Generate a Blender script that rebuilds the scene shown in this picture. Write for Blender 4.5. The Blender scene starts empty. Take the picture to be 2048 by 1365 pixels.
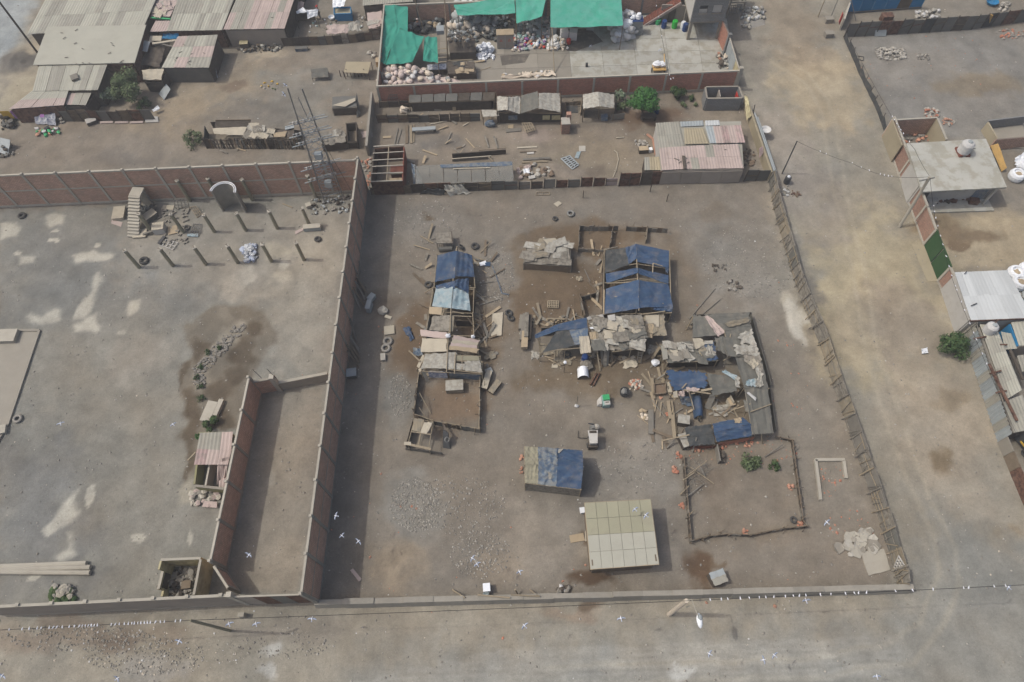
import bpy,math,random
import numpy as np
from mathutils import Vector,Matrix

# ---------------------------------------------------------------- camera, sky, sun, exposure
SC=bpy.context.scene
COL=SC.collection
CX,CY,FPX,CAMH=1024.0,682.5,1365.0,55.0      # principal point / focal length in photo pixels, drone height (m)
NADIR=(1050.0,1430.0)
_d=np.array([NADIR[0]-CX,-(NADIR[1]-CY),-FPX]);_d /= np.linalg.norm(_d)
_up=-_d
_fy=np.array([0,0,-1.0]);_fy=_fy-_up*(_fy @ _up);_fy /= np.linalg.norm(_fy)
_fx=np.cross(_fy,_up)
ROT=np.array([_fx,_fy,_up])                       # camera -> world

cam=bpy.data.cameras.new('camera')
cam.sensor_fit='HORIZONTAL';cam.sensor_width=36.0;cam.lens=36.0*FPX/2048.0
cam.clip_start=0.5;cam.clip_end=2000.0
cam_o=bpy.data.objects.new('camera',cam);COL.objects.link(cam_o)
cam_o.matrix_world=Matrix.Translation((0,0,CAMH)) @ Matrix(ROT.tolist()).to_4x4()
SC.camera=cam_o

SUN_EL,SHADOW_AZ=math.radians(58.0),math.radians(-4.0)
world=bpy.data.worlds.new('World');SC.world=world;world.use_nodes=True
nt=world.node_tree;nt.nodes.clear()
sky=nt.nodes.new('ShaderNodeTexSky');sky.sky_type='NISHITA';sky.sun_disc=False
sky.sun_elevation=SUN_EL;sky.sun_rotation=math.radians(-86.0)
sky.air_density=1.0;sky.dust_density=6.0;sky.ozone_density=1.0
bg=nt.nodes.new('ShaderNodeBackground');bg.inputs['Strength'].default_value=0.15
wo=nt.nodes.new('ShaderNodeOutputWorld')
nt.links.new(sky.outputs[0],bg.inputs[0]);nt.links.new(bg.outputs[0],wo.inputs[0])

sun=bpy.data.lights.new('sun','SUN');sun.energy=2.0;sun.angle=math.radians(1.0);sun.color=(1.0,0.968,0.885)
sun_o=bpy.data.objects.new('sun',sun);COL.objects.link(sun_o)
_ld=Vector((math.cos(SHADOW_AZ)*math.cos(SUN_EL),math.sin(SHADOW_AZ)*math.cos(SUN_EL),-math.sin(SUN_EL)))
sun_o.rotation_euler=_ld.to_track_quat('-Z','Y').to_euler();sun_o.location=(0,0,80)

SC.view_settings.view_transform='Standard';SC.view_settings.look='None'
SC.view_settings.exposure=0.0;SC.view_settings.gamma=1.0;SC.view_settings.use_curve_mapping=False
SC.render.engine='CYCLES'
SC.cycles.max_bounces=5;SC.cycles.diffuse_bounces=3;SC.cycles.transparent_max_bounces=10
SC.cycles.use_denoising=True

random.seed(7);RNG=np.random.default_rng(7)
R=random.uniform

# ---------------------------------------------------------------- survey: photo pixel at a known height -> place
def P(u,v,z=0.0):
    r=ROT @ np.array([u-CX,-(v-CY),-FPX])
    t=(z-CAMH)/r[2]
    return Vector((r[0]*t,r[1]*t,z))
def up(p,dz):return Vector((p[0],p[1],p[2]+dz))
def g0(p):return Vector((p[0],p[1],0.0))
def lerp(a,b,t):return a+(b-a)*t

# ---------------------------------------------------------------- colours
KL=1.29
def lin(c):
    c=c/255.0
    return c/12.92 if c <= 0.04045 else ((c+0.055)/1.055) ** 2.4
def C(rgb):return tuple(min(0.82,lin(x)/KL) for x in rgb)+(1.0,)

# ---------------------------------------------------------------- materials
MATS={}
def mat(name,rgb,var=0.16,sc=0.9,fine=14.0,rough=0.92,rnd=0.10,bump=0.25,spec=0.2,metal=0.0,dust=0.25,pattern=None,
        rgb2=None,sheer=0.0,stretch=None):
    m=bpy.data.materials.new(name);MATS[name]=m;m.use_nodes=True
    n=m.node_tree.nodes;l=m.node_tree.links;n.clear()
    out=n.new('ShaderNodeOutputMaterial');b=n.new('ShaderNodeBsdfPrincipled')
    b.inputs['Roughness'].default_value=rough;b.inputs['Metallic'].default_value=metal
    b.inputs['Specular IOR Level'].default_value=spec
    geo=n.new('ShaderNodeNewGeometry');inf=n.new('ShaderNodeObjectInfo')
    pos=geo.outputs['Position']
    def vm(op,a,bb=None):
        x=n.new('ShaderNodeVectorMath');x.operation=op
        for i,s in enumerate((a,bb)):
            if s is None:continue
            if hasattr(s,'is_output') or hasattr(s,'links'):l.new(s,x.inputs[i])
            else:x.inputs[i].default_value=s
        return x
    def ma(op,a,bb=None,cl=False):
        x=n.new('ShaderNodeMath');x.operation=op;x.use_clamp=cl
        for i,s in enumerate((a,bb)):
            if s is None:continue
            if isinstance(s,(int,float)):x.inputs[i].default_value=s
            else:l.new(s,x.inputs[i])
        return x.outputs[0]
    def noise(scale,detail=5.0,rough_=0.6,vec=None):
        x=n.new('ShaderNodeTexNoise');x.inputs['Scale'].default_value=scale;x.inputs['Detail'].default_value=detail
        x.inputs['Roughness'].default_value=rough_
        l.new(vec if vec is not None else pos,x.inputs['Vector']);return x.outputs['Fac']
    def mix(f,a,bb,mode='MIX'):
        x=n.new('ShaderNodeMix');x.data_type='RGBA';x.blend_type=mode
        for s,sock in ((f,x.inputs[0]),(a,x.inputs[6]),(bb,x.inputs[7])):
            if isinstance(s,(int,float)):sock.default_value=s
            elif isinstance(s,tuple):sock.default_value=s
            else:l.new(s,sock)
        return x.outputs[2]
    def ramp(f,lo,hi):
        x=n.new('ShaderNodeMapRange');x.inputs['From Min'].default_value=lo;x.inputs['From Max'].default_value=hi
        x.interpolation_type='SMOOTHSTEP';l.new(f,x.inputs['Value']);return x.outputs['Result']
    vec=pos
    if stretch is not None:vec=vm('MULTIPLY',pos,stretch).outputs[0]
    n1=noise(sc,5.0,0.62,vec);n2=noise(fine,3.0,0.7,vec)
    col=C(rgb)
    basec=col
    if rgb2 is not None:
        basec=mix(ramp(noise(sc*1.7,4.0,0.6,vec),0.44,0.60),col,C(rgb2))
    height=n2
    if pattern in ('brick','block'):
        nz=vm('CROSS_PRODUCT',geo.outputs['Normal'],(0,0,1)).outputs[0]
        dt=n.new('ShaderNodeVectorMath');dt.operation='DOT_PRODUCT';l.new(nz,dt.inputs[0]);l.new(pos,dt.inputs[1])
        sep=n.new('ShaderNodeSeparateXYZ');l.new(pos,sep.inputs[0])
        cmb=n.new('ShaderNodeCombineXYZ');l.new(dt.outputs['Value'],cmb.inputs[0]);l.new(sep.outputs[2],cmb.inputs[1])
        br=n.new('ShaderNodeTexBrick');l.new(cmb.outputs[0],br.inputs['Vector']);br.inputs['Scale'].default_value=1.0
        if pattern == 'brick':
            br.inputs['Brick Width'].default_value=0.25;br.inputs['Row Height'].default_value=0.11;br.inputs['Mortar Size'].default_value=0.012
            br.inputs['Color1'].default_value=C(rgb);br.inputs['Color2'].default_value=C(tuple(c*0.86 for c in rgb))
            br.inputs['Mortar'].default_value=C((128,116,106))
        else:
            br.inputs['Brick Width'].default_value=0.4;br.inputs['Row Height'].default_value=0.2;br.inputs['Mortar Size'].default_value=0.014
            br.inputs['Color1'].default_value=C(rgb);br.inputs['Color2'].default_value=C(tuple(c*0.93 for c in rgb))
            br.inputs['Mortar'].default_value=C(tuple(c*0.8 for c in rgb))
        basec=br.outputs['Color']
    if pattern == 'weave':
        w=n.new('ShaderNodeTexWave');w.inputs['Scale'].default_value=2.4;w.inputs['Distortion'].default_value=2.0;w.inputs['Detail'].default_value=2.0
        l.new(pos,w.inputs['Vector'])
        basec=mix(ma('MULTIPLY',w.outputs['Fac'],0.35),basec,C(tuple(c*0.72 for c in rgb)))
    if pattern == 'grain':
        v2=vm('MULTIPLY',pos,(9.0,1.2,1.2)).outputs[0]
        basec=mix(ma('MULTIPLY',noise(3.0,4.0,0.7,v2),0.55),basec,C(tuple(c*0.62 for c in rgb)))
    if dust > 0:
        basec=mix(ma('MULTIPLY',ramp(noise(sc*0.8+0.35,6.0,0.68),0.46,0.74),dust),basec,C((146,137,124)))
    f=ma('ADD',ma('MULTIPLY',ma('SUBTRACT',n1,0.5),2.4*var),1.0)
    f=ma('ADD',f,ma('MULTIPLY',ma('SUBTRACT',n2,0.5),1.0*var))
    f=ma('ADD',f,ma('MULTIPLY',ma('SUBTRACT',inf.outputs['Random'],0.5),2.0*rnd))
    fin=n.new('ShaderNodeVectorMath');fin.operation='SCALE'
    if isinstance(basec,tuple):fin.inputs[0].default_value=basec[:3]
    else:l.new(basec,fin.inputs[0])
    l.new(f,fin.inputs['Scale'])
    l.new(fin.outputs[0],b.inputs['Base Color'])
    if bump > 0:
        bp=n.new('ShaderNodeBump');bp.inputs['Strength'].default_value=bump;bp.inputs['Distance'].default_value=0.03
        l.new(height,bp.inputs['Height']);l.new(bp.outputs[0],b.inputs['Normal'])
    if sheer > 0:
        tr=n.new('ShaderNodeBsdfTransparent');ms=n.new('ShaderNodeMixShader');ms.inputs[0].default_value=sheer
        l.new(b.outputs[0],ms.inputs[1]);l.new(tr.outputs[0],ms.inputs[2]);l.new(ms.outputs[0],out.inputs[0])
    else:
        l.new(b.outputs[0],out.inputs[0])
    return m

# ---------------------------------------------------------------- objects
ORI={}
def _props(o,label,cat,group,kind):
    if label:o['label']=label
    if cat:o['category']=cat
    if group:o['group']=group
    if kind:o['kind']=kind
def T(name,label,cat,at,group=None,kind=None):
    o=bpy.data.objects.new(name,None);COL.objects.link(o);o.empty_display_size=0.2
    at=Vector(at);o.location=at;ORI[o]=at;_props(o,label,cat,group,kind);return o
class MB:
    def __init__(s):s.v=[];s.f=[]
    def add(s,vs,fs):
        k=len(s.v);s.v.extend([tuple(x) for x in vs]);s.f.extend([tuple(i+k for i in f) for f in fs]);return s
    def hexa(s,p8):
        return s.add(p8,[(0,3,2,1),(4,5,6,7),(0,1,5,4),(1,2,6,5),(2,3,7,6),(3,0,4,7)])
    def box(s,c,sx,sy,sz,rz=0.0):
        ca,sa=math.cos(rz),math.sin(rz);c=Vector(c);o=[]
        for z in (-.5,.5):
            for x,y in ((-.5,-.5),(.5,-.5),(.5,.5),(-.5,.5)):
                o.append(c+Vector((x*sx*ca-y*sy*sa,x*sx*sa+y*sy*ca,z*sz)))
        return s.hexa(o)
    def bar(s,p,q,w,h):
        p=Vector(p);q=Vector(q);a,b_=_frame(p,q);a=a*w/2;b_=b_*h/2
        return s.hexa([p-a-b_,p+a-b_,q+a-b_,q-a-b_,p-a+b_,p+a+b_,q+a+b_,q-a+b_])
    def tube(s,p,q,r0,r1=None,n=8,cap=True):
        p=Vector(p);q=Vector(q);r1=r0 if r1 is None else r1;a,b_=_frame(p,q);o=[]
        for c,r in ((p,r0),(q,r1)):
            for i in range(n):
                t=2*math.pi*i/n;o.append(c+a*(math.cos(t)*r)+b_*(math.sin(t)*r))
        fs=[(i,(i+1) % n,n+(i+1) % n,n+i) for i in range(n)]
        if cap:fs += [tuple(range(n-1,-1,-1)),tuple(range(n,2*n))]
        return s.add(o,fs)
    def path(s,pts,r,n=5):
        for a,b_ in zip(pts[:-1],pts[1:]):s.tube(a,b_,r,r,n)
        return s
    def prism(s,pts,t):                 # polygon (top face) with thickness t downwards
        n=len(pts);top=[Vector(p) for p in pts];bot=[up(p,-t) for p in top]
        return s.add(top+bot,[tuple(range(n)),tuple(range(2*n-1,n-1,-1))]+[(i,n+i,n+(i+1) % n,(i+1) % n) for i in range(n)])
    def blob(s,c,rx,ry,rz,rough=0.25,n=7,m=4,rot=0.0):
        c=Vector(c);o=[c+Vector((0,0,rz))];ca,sa=math.cos(rot),math.sin(rot)
        for j in range(1,m):
            ph=math.pi*j/m
            for i in range(n):
                th=2*math.pi*i/n+j*0.4;k=1+R(-rough,rough)
                x=math.sin(ph)*math.cos(th)*rx*k;y=math.sin(ph)*math.sin(th)*ry*k
                o.append(c+Vector((x*ca-y*sa,x*sa+y*ca,math.cos(ph)*rz*k)))
        o.append(c-Vector((0,0,rz)));fs=[(0,1+i,1+(i+1) % n) for i in range(n)]
        for j in range(m-2):
            a=1+j*n
            fs += [(a+i,a+n+i,a+n+(i+1) % n,a+(i+1) % n) for i in range(n)]
        a=1+(m-2)*n;fs += [(len(o)-1,a+(i+1) % n,a+i) for i in range(n)]
        return s.add(o,fs)
    def torus(s,c,Rr,r,axis=(0,0,1),n=16,m=6):
        c=Vector(c);ax=Vector(axis).normalized();a=ax.orthogonal().normalized();b_=ax.cross(a);o=[]
        for i in range(n):
            t=2*math.pi*i/n;d=a*math.cos(t)+b_*math.sin(t)
            for j in range(m):
                w=2*math.pi*j/m;o.append(c+d*(Rr+math.cos(w)*r)+ax*(math.sin(w)*r))
        return s.add(o,[(i*m+j,((i+1) % n)*m+j,((i+1) % n)*m+(j+1) % m,i*m+(j+1) % m) for i in range(n) for j in range(m)])
    def lathe(s,c,prof,n=14):
        c=Vector(c);o=[]
        for r,z in prof:
            for i in range(n):
                t=2*math.pi*i/n;o.append(c+Vector((math.cos(t)*r,math.sin(t)*r,z)))
        fs=[]
        for j in range(len(prof)-1):
            fs += [(j*n+i,j*n+(i+1) % n,(j+1)*n+(i+1) % n,(j+1)*n+i) for i in range(n)]
        fs += [tuple(range(n-1,-1,-1)),tuple(range((len(prof)-1)*n,len(prof)*n))]
        return s.add(o,fs)
    def grid(s,fn,nu,nv,t=0.02,nrm=None):
        """closed sheet: fn(a,b) -> Vector (a, b in 0..1), thickness t along nrm"""
        top=[fn(i/nu,j/nv) for j in range(nv+1) for i in range(nu+1)]
        if nrm is None:
            nn=(fn(1,0)-fn(0,0)).cross(fn(0,1)-fn(0,0))
            nrm=nn.normalized() if nn.length > 1e-9 else Vector((0,0,1))
            if nrm.z < 0:nrm=-nrm
        bot=[p-nrm*t for p in top];k=len(top);w=nu+1;fs=[]
        for j in range(nv):
            for i in range(nu):
                a=j*w+i;fs.append((a,a+1,a+w+1,a+w));fs.append((k+a,k+a+w,k+a+w+1,k+a+1))
        rim=[i for i in range(nu)]+[nu+j*w for j in range(nv)]+[nv*w+i for i in range(nu,0,-1)]+[j*w for j in range(nv,0,-1)]
        for i in range(len(rim)):
            a,b_=rim[i],rim[(i+1) % len(rim)];fs.append((b_,a,k+a,k+b_))
        return s.add(top+bot,fs)
def _frame(p,q):
    d=(Vector(q)-Vector(p));d=d.normalized() if d.length > 1e-9 else Vector((1,0,0))
    a=d.cross(Vector((0,0,1)))
    if a.length < 1e-4:a=Vector((1,0,0))
    a.normalize();return a,a.cross(d)
def obj(name,mb,m,parent=None,label=None,cat=None,group=None,kind=None,at=None,smooth=False):
    o_=ORI[parent] if parent is not None else Vector(at if at is not None else (0,0,0))
    me=bpy.data.meshes.new(name)
    me.from_pydata([(x-o_.x,y-o_.y,z-o_.z) for x,y,z in mb.v],[],mb.f)
    if smooth:me.polygons.foreach_set('use_smooth',[True]*len(me.polygons))
    me.materials.append(MATS[m]);ob=bpy.data.objects.new(name,me);COL.objects.link(ob)
    if parent is not None:ob.parent=parent
    else:ob.location=o_
    ORI[ob]=o_;_props(ob,label,cat,group,kind);return ob
UNIT={}
def _unit(shape,m):
    if (shape,m) in UNIT:return UNIT[(shape,m)]
    b=MB()
    if shape == 'bar':b.box((0.5,0,0),1,1,1)
    elif shape == 'pole':b.tube((0,0,0),(1,0,0),1.0,0.88,8)
    me=bpy.data.meshes.new(shape);me.from_pydata(b.v,[],b.f);me.materials.append(MATS[m]);UNIT[(shape,m)]=me;return me
def _place(name,me,p,q,w,h,parent,label,cat,group,kind=None,roll=0.0):
    p=Vector(p);q=Vector(q);d=q-p;a,b_=_frame(p,q)
    if roll:a,b_=a*math.cos(roll)+b_*math.sin(roll),b_*math.cos(roll)-a*math.sin(roll)
    M=Matrix(((d.x,a.x*w,b_.x*h,p.x),(d.y,a.y*w,b_.y*h,p.y),(d.z,a.z*w,b_.z*h,p.z),(0,0,0,1)))
    ob=bpy.data.objects.new(name,me);COL.objects.link(ob)
    if parent is not None:ob.parent=parent;M=Matrix.Translation(-ORI[parent]) @ M;ORI[ob]=ORI[parent]
    else:ORI[ob]=p
    ob.matrix_basis=M;_props(ob,label,cat,group,kind);return ob
def bar(name,p,q,w,h,m,parent=None,label=None,cat=None,group=None,roll=0.0):
    return _place(name,_unit('bar',m),p,q,w,h,parent,label,cat,group,None,roll)
def pole(name,p,q,r,m,parent=None,label=None,cat=None,group=None):
    return _place(name,_unit('pole',m),p,q,r,r,parent,label,cat,group)
def Q(c4):                                # four (u, v, z) -> four points
    return [P(*c) if len(c) == 3 else P(c[0],c[1]) for c in c4]
def bil(c4,a,b):
    return lerp(lerp(c4[0],c4[1],a),lerp(c4[3],c4[2],a),b)
def sheet(name,c4,m,parent=None,nu=6,nv=6,sag=0.0,wob=0.0,jag=0.0,t=0.02,fold=0.0,**kw):
    """pliant or rigid sheet over four corners a b c d (round), with sag, wobble and ragged rim"""
    ph=[R(0,6.3) for _ in range(6)];k1,k2=R(1.5,3.5),R(1.5,3.5)
    if fold:nu,nv=max(nu,22),max(nv,20)
    fl=[(R(-1,1),R(-1,1),R(0,1),R(.05,.16),R(-.6,1)) for _ in range(12)]
    ju=[[R(-1,1) for _ in range(nv+1)] for _ in range(2)];jv=[[R(-1,1) for _ in range(nu+1)] for _ in range(2)]
    def fn(a,b):
        i,j=int(round(a*nu)),int(round(b*nv));p=bil(c4,a,b)
        s=-sag*16*a*(1-a)*b*(1-b)
        w=wob*(math.sin(a*k1*6.28+ph[0]+b*2)*0.5+math.sin(b*k2*6.28+ph[1]+a*3)*0.5+math.sin((a+b)*9+ph[2])*0.35)
        if fold:
            for fa,fb,fc,fw,fh in fl:
                d=abs((a-fc)*fa+(b-.5)*fb)/(math.hypot(fa,fb)+1e-6);w += fold*fh*max(0,1-d/fw)
        q=Vector((p.x,p.y,p.z+s+w))
        if jag:
            if i == 0:q.x += ju[0][j]*jag
            if i == nu:q.x += ju[1][j]*jag
            if j == 0:q.y += jv[0][i]*jag
            if j == nv:q.y += jv[1][i]*jag
        return q
    return obj(name,MB().grid(fn,nu,nv,t),m,parent,**kw)
def corr(name,c4,m,parent=None,pitch=0.22,amp=0.022,t=0.012,wob=0.0,**kw):
    """corrugated sheet; the ridges run from a to d"""
    L=((c4[1]-c4[0]).length+(c4[2]-c4[3]).length)/2;n=max(4,int(2*L/pitch));ph=R(0,6)
    nn=(c4[1]-c4[0]).cross(c4[3]-c4[0]).normalized()
    if nn.z < 0:nn=-nn
    def fn(a,b):
        i=int(round(a*n));return bil(c4,a,b)+nn*(amp*(1 if i % 2 else -1)+wob*math.sin(ph+a*7+b*4))
    return obj(name,MB().grid(fn,n,2 if wob else 1,t,nn),m,parent,**kw)
def corr_roof(parent,c4,nu,nv,mats,pitch=0.22,lift=0.02,gap=0.0,name='roof_sheet',amp=0.016):
    """roof of separate corrugated sheets, lapped"""
    for j in range(nv):
        for i in range(nu):
            a0,a1=i/nu+gap,(i+1)/nu-gap;b0,b1=max(0,j/nv-0.012),min(1,(j+1)/nv+0.012)
            q=[bil(c4,a0,b0),bil(c4,a1,b0),bil(c4,a1,b1),bil(c4,a0,b1)]
            z=(0.014*(i % 2)+lift*(nv-j)+R(0,.008));corr(name,[up(x,z+R(-.006,.006)) for x in q],random.choice(mats),parent,pitch,amp)
def wallseg(mb,p,q,h,t,z0=-0.06):
    p=g0(p);q=g0(q);d=(q-p).normalized();s=Vector((-d.y,d.x,0))*t/2
    return mb.hexa([up(x,z0) for x in (p-s,p+s,q+s,q-s)]+[up(x,h) for x in (p-s,p+s,q+s,q-s)])
def wpart(name,p,q,h,t,m,parent=None,z0=-0.06,**kw):
    return obj(name,wallseg(MB(),p,q,h,t,z0),m,parent,**kw)
# ---------------------------------------------------------------- material library (surface colours)
mat('brick',(214,174,152),var=0.14,pattern='brick',dust=0.5,rnd=0.05)
mat('brick_red',(206,142,120),var=0.14,pattern='brick',dust=0.35,rnd=0.05)
mat('brick_street',(176,138,120),var=0.12,pattern='brick',dust=0.35,rnd=0.06)
mat('adobe',(150,146,136),var=0.2,sc=1.6,dust=0.4)
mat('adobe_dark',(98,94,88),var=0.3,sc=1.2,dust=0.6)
mat('concrete',(150,145,134),var=0.14,dust=0.3)
mat('column_grey',(146,142,122),var=0.14,dust=0.4)
mat('concrete_pale',(178,173,160),var=0.12,dust=0.3)
mat('concrete_cream',(168,158,134),var=0.14,dust=0.3)
mat('block',(138,140,140),var=0.12,pattern='block',dust=0.25,rnd=0.04)
mat('plaster_grey',(158,150,140),var=0.14,dust=0.35)
mat('plaster_white',(190,188,182),var=0.1,dust=0.3)
mat('plaster_yellow',(196,188,150),var=0.12,dust=0.2,rgb2=(170,160,128))
mat('render_olive',(142,140,104),var=0.12,dust=0.3)
mat('slab_roof',(176,176,168),var=0.12,sc=0.5,dust=0.35,rgb2=(160,158,146))
mat('panel_olive',(162,160,138),var=0.1,sc=0.5,dust=0.3,rnd=0.03)
mat('fibre_cement',(178,177,164),var=0.10,sc=0.4,dust=0.2,rnd=0.05)
mat('fibre_grey',(160,158,147),var=0.16,sc=0.8,dust=0.35,rnd=0.07)
mat('fibre_pink',(184,168,161),var=0.14,sc=0.7,dust=0.35,rnd=0.07)
mat('sheet_red',(180,156,152),var=0.16,sc=1.2,dust=0.4,rgb2=(160,146,140))
mat('sheet_white',(198,202,202),var=0.05,sc=0.3,dust=0.1,rough=0.6)
mat('zinc',(158,166,168),var=0.14,sc=0.8,dust=0.3,rough=0.6,spec=0.4)
mat('zinc_dark',(106,106,102),var=0.2,dust=0.3,rough=0.7)
mat('rust',(116,88,74),var=0.25,sc=1.8,dust=0.25,rgb2=(84,62,54))
mat('rust_red',(120,74,62),var=0.22,sc=1.8,dust=0.2)
mat('mat_cane',(158,148,128),var=0.2,sc=1.6,pattern='weave',dust=0.4,rgb2=(142,136,122))
mat('mat_grey',(150,145,134),var=0.24,sc=1.8,pattern='weave',dust=0.4,rgb2=(122,117,107))
mat('card',(176,160,134),var=0.16,sc=1.4,dust=0.4)
mat('card_pale',(184,176,158),var=0.14,sc=1.2,dust=0.35)
mat('sack',(176,174,164),var=0.16,sc=2.0,dust=0.4,rgb2=(158,154,144))
mat('sack_pink',(212,196,188),var=0.1,sc=2.5,dust=0.15,rnd=0.16)
mat('sack_cream',(212,200,182),var=0.1,sc=2.5,dust=0.15,rnd=0.14)
mat('sack_white',(208,208,206),var=0.08,sc=2.5,dust=0.1,rnd=0.14)
mat('sack_grey',(158,163,162),var=0.2,sc=2.5,dust=0.15,rnd=0.3)
mat('plastic_white',(236,240,244),var=0.05,dust=0.05,rough=0.5)
mat('wood',(128,115,98),var=0.24,sc=2.0,pattern='grain',dust=0.3,rnd=0.2)
mat('wood_pale',(168,155,132),var=0.18,sc=2.0,pattern='grain',dust=0.3,rnd=0.14)
mat('wood_dark',(94,87,79),var=0.3,sc=2.0,pattern='grain',dust=0.25,rnd=0.25)
mat('wood_grey',(142,138,129),var=0.2,sc=2.0,pattern='grain',dust=0.3,rnd=0.18)
mat('ply',(196,160,98),var=0.2,sc=1.6,dust=0.15)
mat('tarp_blue',(60,82,112),var=0.14,sc=0.8,dust=0.4,rough=0.75,rgb2=(66,88,114),rnd=0.08,stretch=(1.0,2.5,1.0))
mat('tarp_faded',(92,110,130),var=0.2,sc=1.6,dust=0.5,rough=0.75,rgb2=(132,138,140))
mat('tarp_sky',(164,178,182),var=0.12,sc=1.0,dust=0.3,rough=0.7,rgb2=(146,168,176))
mat('tarp_olive',(150,146,126),var=0.16,sc=1.4,dust=0.35)
mat('net_black',(72,75,76),var=0.25,sc=1.6,dust=0.3,rnd=0.06)
mat('net_grey',(108,108,102),var=0.22,sc=1.6,dust=0.45,rnd=0.06)
mat('net_green',(62,150,132),var=0.12,sc=1.0,dust=0.06,rnd=0.05,sheer=0.06,rgb2=(62,148,130))
mat('net_teal',(90,168,150),var=0.10,sc=0.8,dust=0.1,rnd=0.03,rgb2=(74,164,142))
mat('net_farm',(142,142,136),var=0.2,sc=1.2,dust=0.4,sheer=0.5)
mat('gate_green',(54,84,52),var=0.14,sc=2.0,dust=0.08)
mat('blue_paint',(44,124,172),var=0.2,sc=1.2,dust=0.15)
mat('blue_dark',(36,66,120),var=0.2,dust=0.15,rough=0.6)
mat('green_paint',(62,168,108),var=0.2,dust=0.15,rough=0.6)
mat('green_bright',(40,170,60),var=0.1,dust=0.05,rough=0.5)
mat('teal_paint',(140,168,164),var=0.2,dust=0.2,rough=0.6)
mat('orange',(184,140,118),var=0.2,sc=3,dust=0.3,rnd=0.15)
mat('red_plastic',(196,62,52),var=0.15,dust=0.1,rough=0.6)
mat('rubber',(74,74,73),var=0.2,dust=0.45,rough=0.9)
mat('steel',(136,136,132),var=0.2,dust=0.2,rough=0.6,metal=0.2)
mat('steel_dark',(72,74,76),var=0.2,dust=0.15,rough=0.6)
mat('wire',(52,52,52),var=0.1,dust=0.0)
mat('stone',(150,146,138),var=0.22,sc=3,dust=0.3,rnd=0.2)
mat('stone_pale',(176,172,162),var=0.16,sc=2,dust=0.3,rnd=0.12)
mat('rubble_brick',(176,120,98),var=0.25,sc=3,dust=0.4,rnd=0.2)
mat('soil',(126,110,94),var=0.25,sc=2,dust=0.3)
mat('skin',(150,108,86),var=0.05,dust=0.0)
mat('shirt',(150,150,152),var=0.1,dust=0.0)
mat('shirt_pink',(196,150,142),var=0.1,dust=0.0)
mat('jeans',(52,60,80),var=0.1,dust=0.0)
mat('leaf',(56,98,50),var=0.35,sc=1.8,dust=0.06,rnd=0.1,rough=0.6,rgb2=(70,118,54))
mat('leaf_dusty',(88,106,70),var=0.35,sc=1.8,dust=0.15,rnd=0.1,rough=0.75,rgb2=(104,116,84))
mat('leaf_dark',(54,80,44),var=0.35,sc=1.8,dust=0.1,rnd=0.1,rough=0.7,rgb2=(78,96,58))
mat('leaf_pale',(128,142,122),var=0.3,sc=2.2,dust=0.15,rgb2=(90,112,80),rough=0.75)
mat('bark',(104,90,76),var=0.25,sc=4,dust=0.3)
mat('bird_white',(228,230,236),var=0.04,dust=0.0,rough=0.7)
mat('bird_grey',(176,186,204),var=0.06,dust=0.0,rough=0.7)
mat('banner',(206,208,212),var=0.1,dust=0.1,rgb2=(150,156,176),sc=2.2)
mat('banner_yellow',(206,168,62),var=0.1,dust=0.1)
mat('banner_violet',(150,104,160),var=0.1,dust=0.1)

# ---------------------------------------------------------------- ground
def vnoise(x,y,cell,seed):
    g=np.random.default_rng(seed);n=256;t=g.random((n,n))
    xs,ys=x/cell,y/cell;xi,yi=np.floor(xs).astype(int),np.floor(ys).astype(int)
    fx,fy=xs-xi,ys-yi;fx=fx*fx*(3-2*fx);fy=fy*fy*(3-2*fy)
    a,b,c,d=t[xi % n,yi % n],t[(xi+1) % n,yi % n],t[xi % n,(yi+1) % n],t[(xi+1) % n,(yi+1) % n]
    return (a*(1-fx)+b*fx)*(1-fy)+(c*(1-fx)+d*fx)*fy
def fbm(x,y,cell,seed,o=4):
    s=0;w=1;tot=0
    for k in range(o):s=s+w*vnoise(x,y,cell/2 ** k,seed+k);tot += w;w *= 0.55
    return s/tot
STEP=0.2
gx=np.concatenate([[-700,-300,-140],np.arange(-80,80.01,STEP),[140,300,700]])
gy=np.concatenate([[-600,-250,-60],np.arange(-8,96.01,STEP),[150,320,800]])
GX,GY=np.meshgrid(gx,gy);NX,NY=len(gx),len(gy)
WX=GX+(fbm(GX,GY,2.2,11,5)-0.5)*2.6;WY=GY+(fbm(GX,GY,2.2,21,5)-0.5)*2.6
HF=fbm(GX,GY,1.3,31,4)
GC=np.zeros((NY,NX,3));GC[:]=(129,121,110)
GZ=(fbm(GX,GY,6.0,5)-0.5)*0.05+(fbm(GX,GY,0.9,6,3)-0.5)*0.035-0.02
def lay(mask,rgb,k=1.0):
    m=np.clip(mask*k,0,1)[...,None];GC[:]=GC*(1-m)+np.array(rgb,float)*m
def _win(x0,x1,y0,y1):
    return (slice(max(0,np.searchsorted(gy,y0)-1),np.searchsorted(gy,y1)+1),slice(max(0,np.searchsorted(gx,x0)-1),np.searchsorted(gx,x1)+1))
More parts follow.
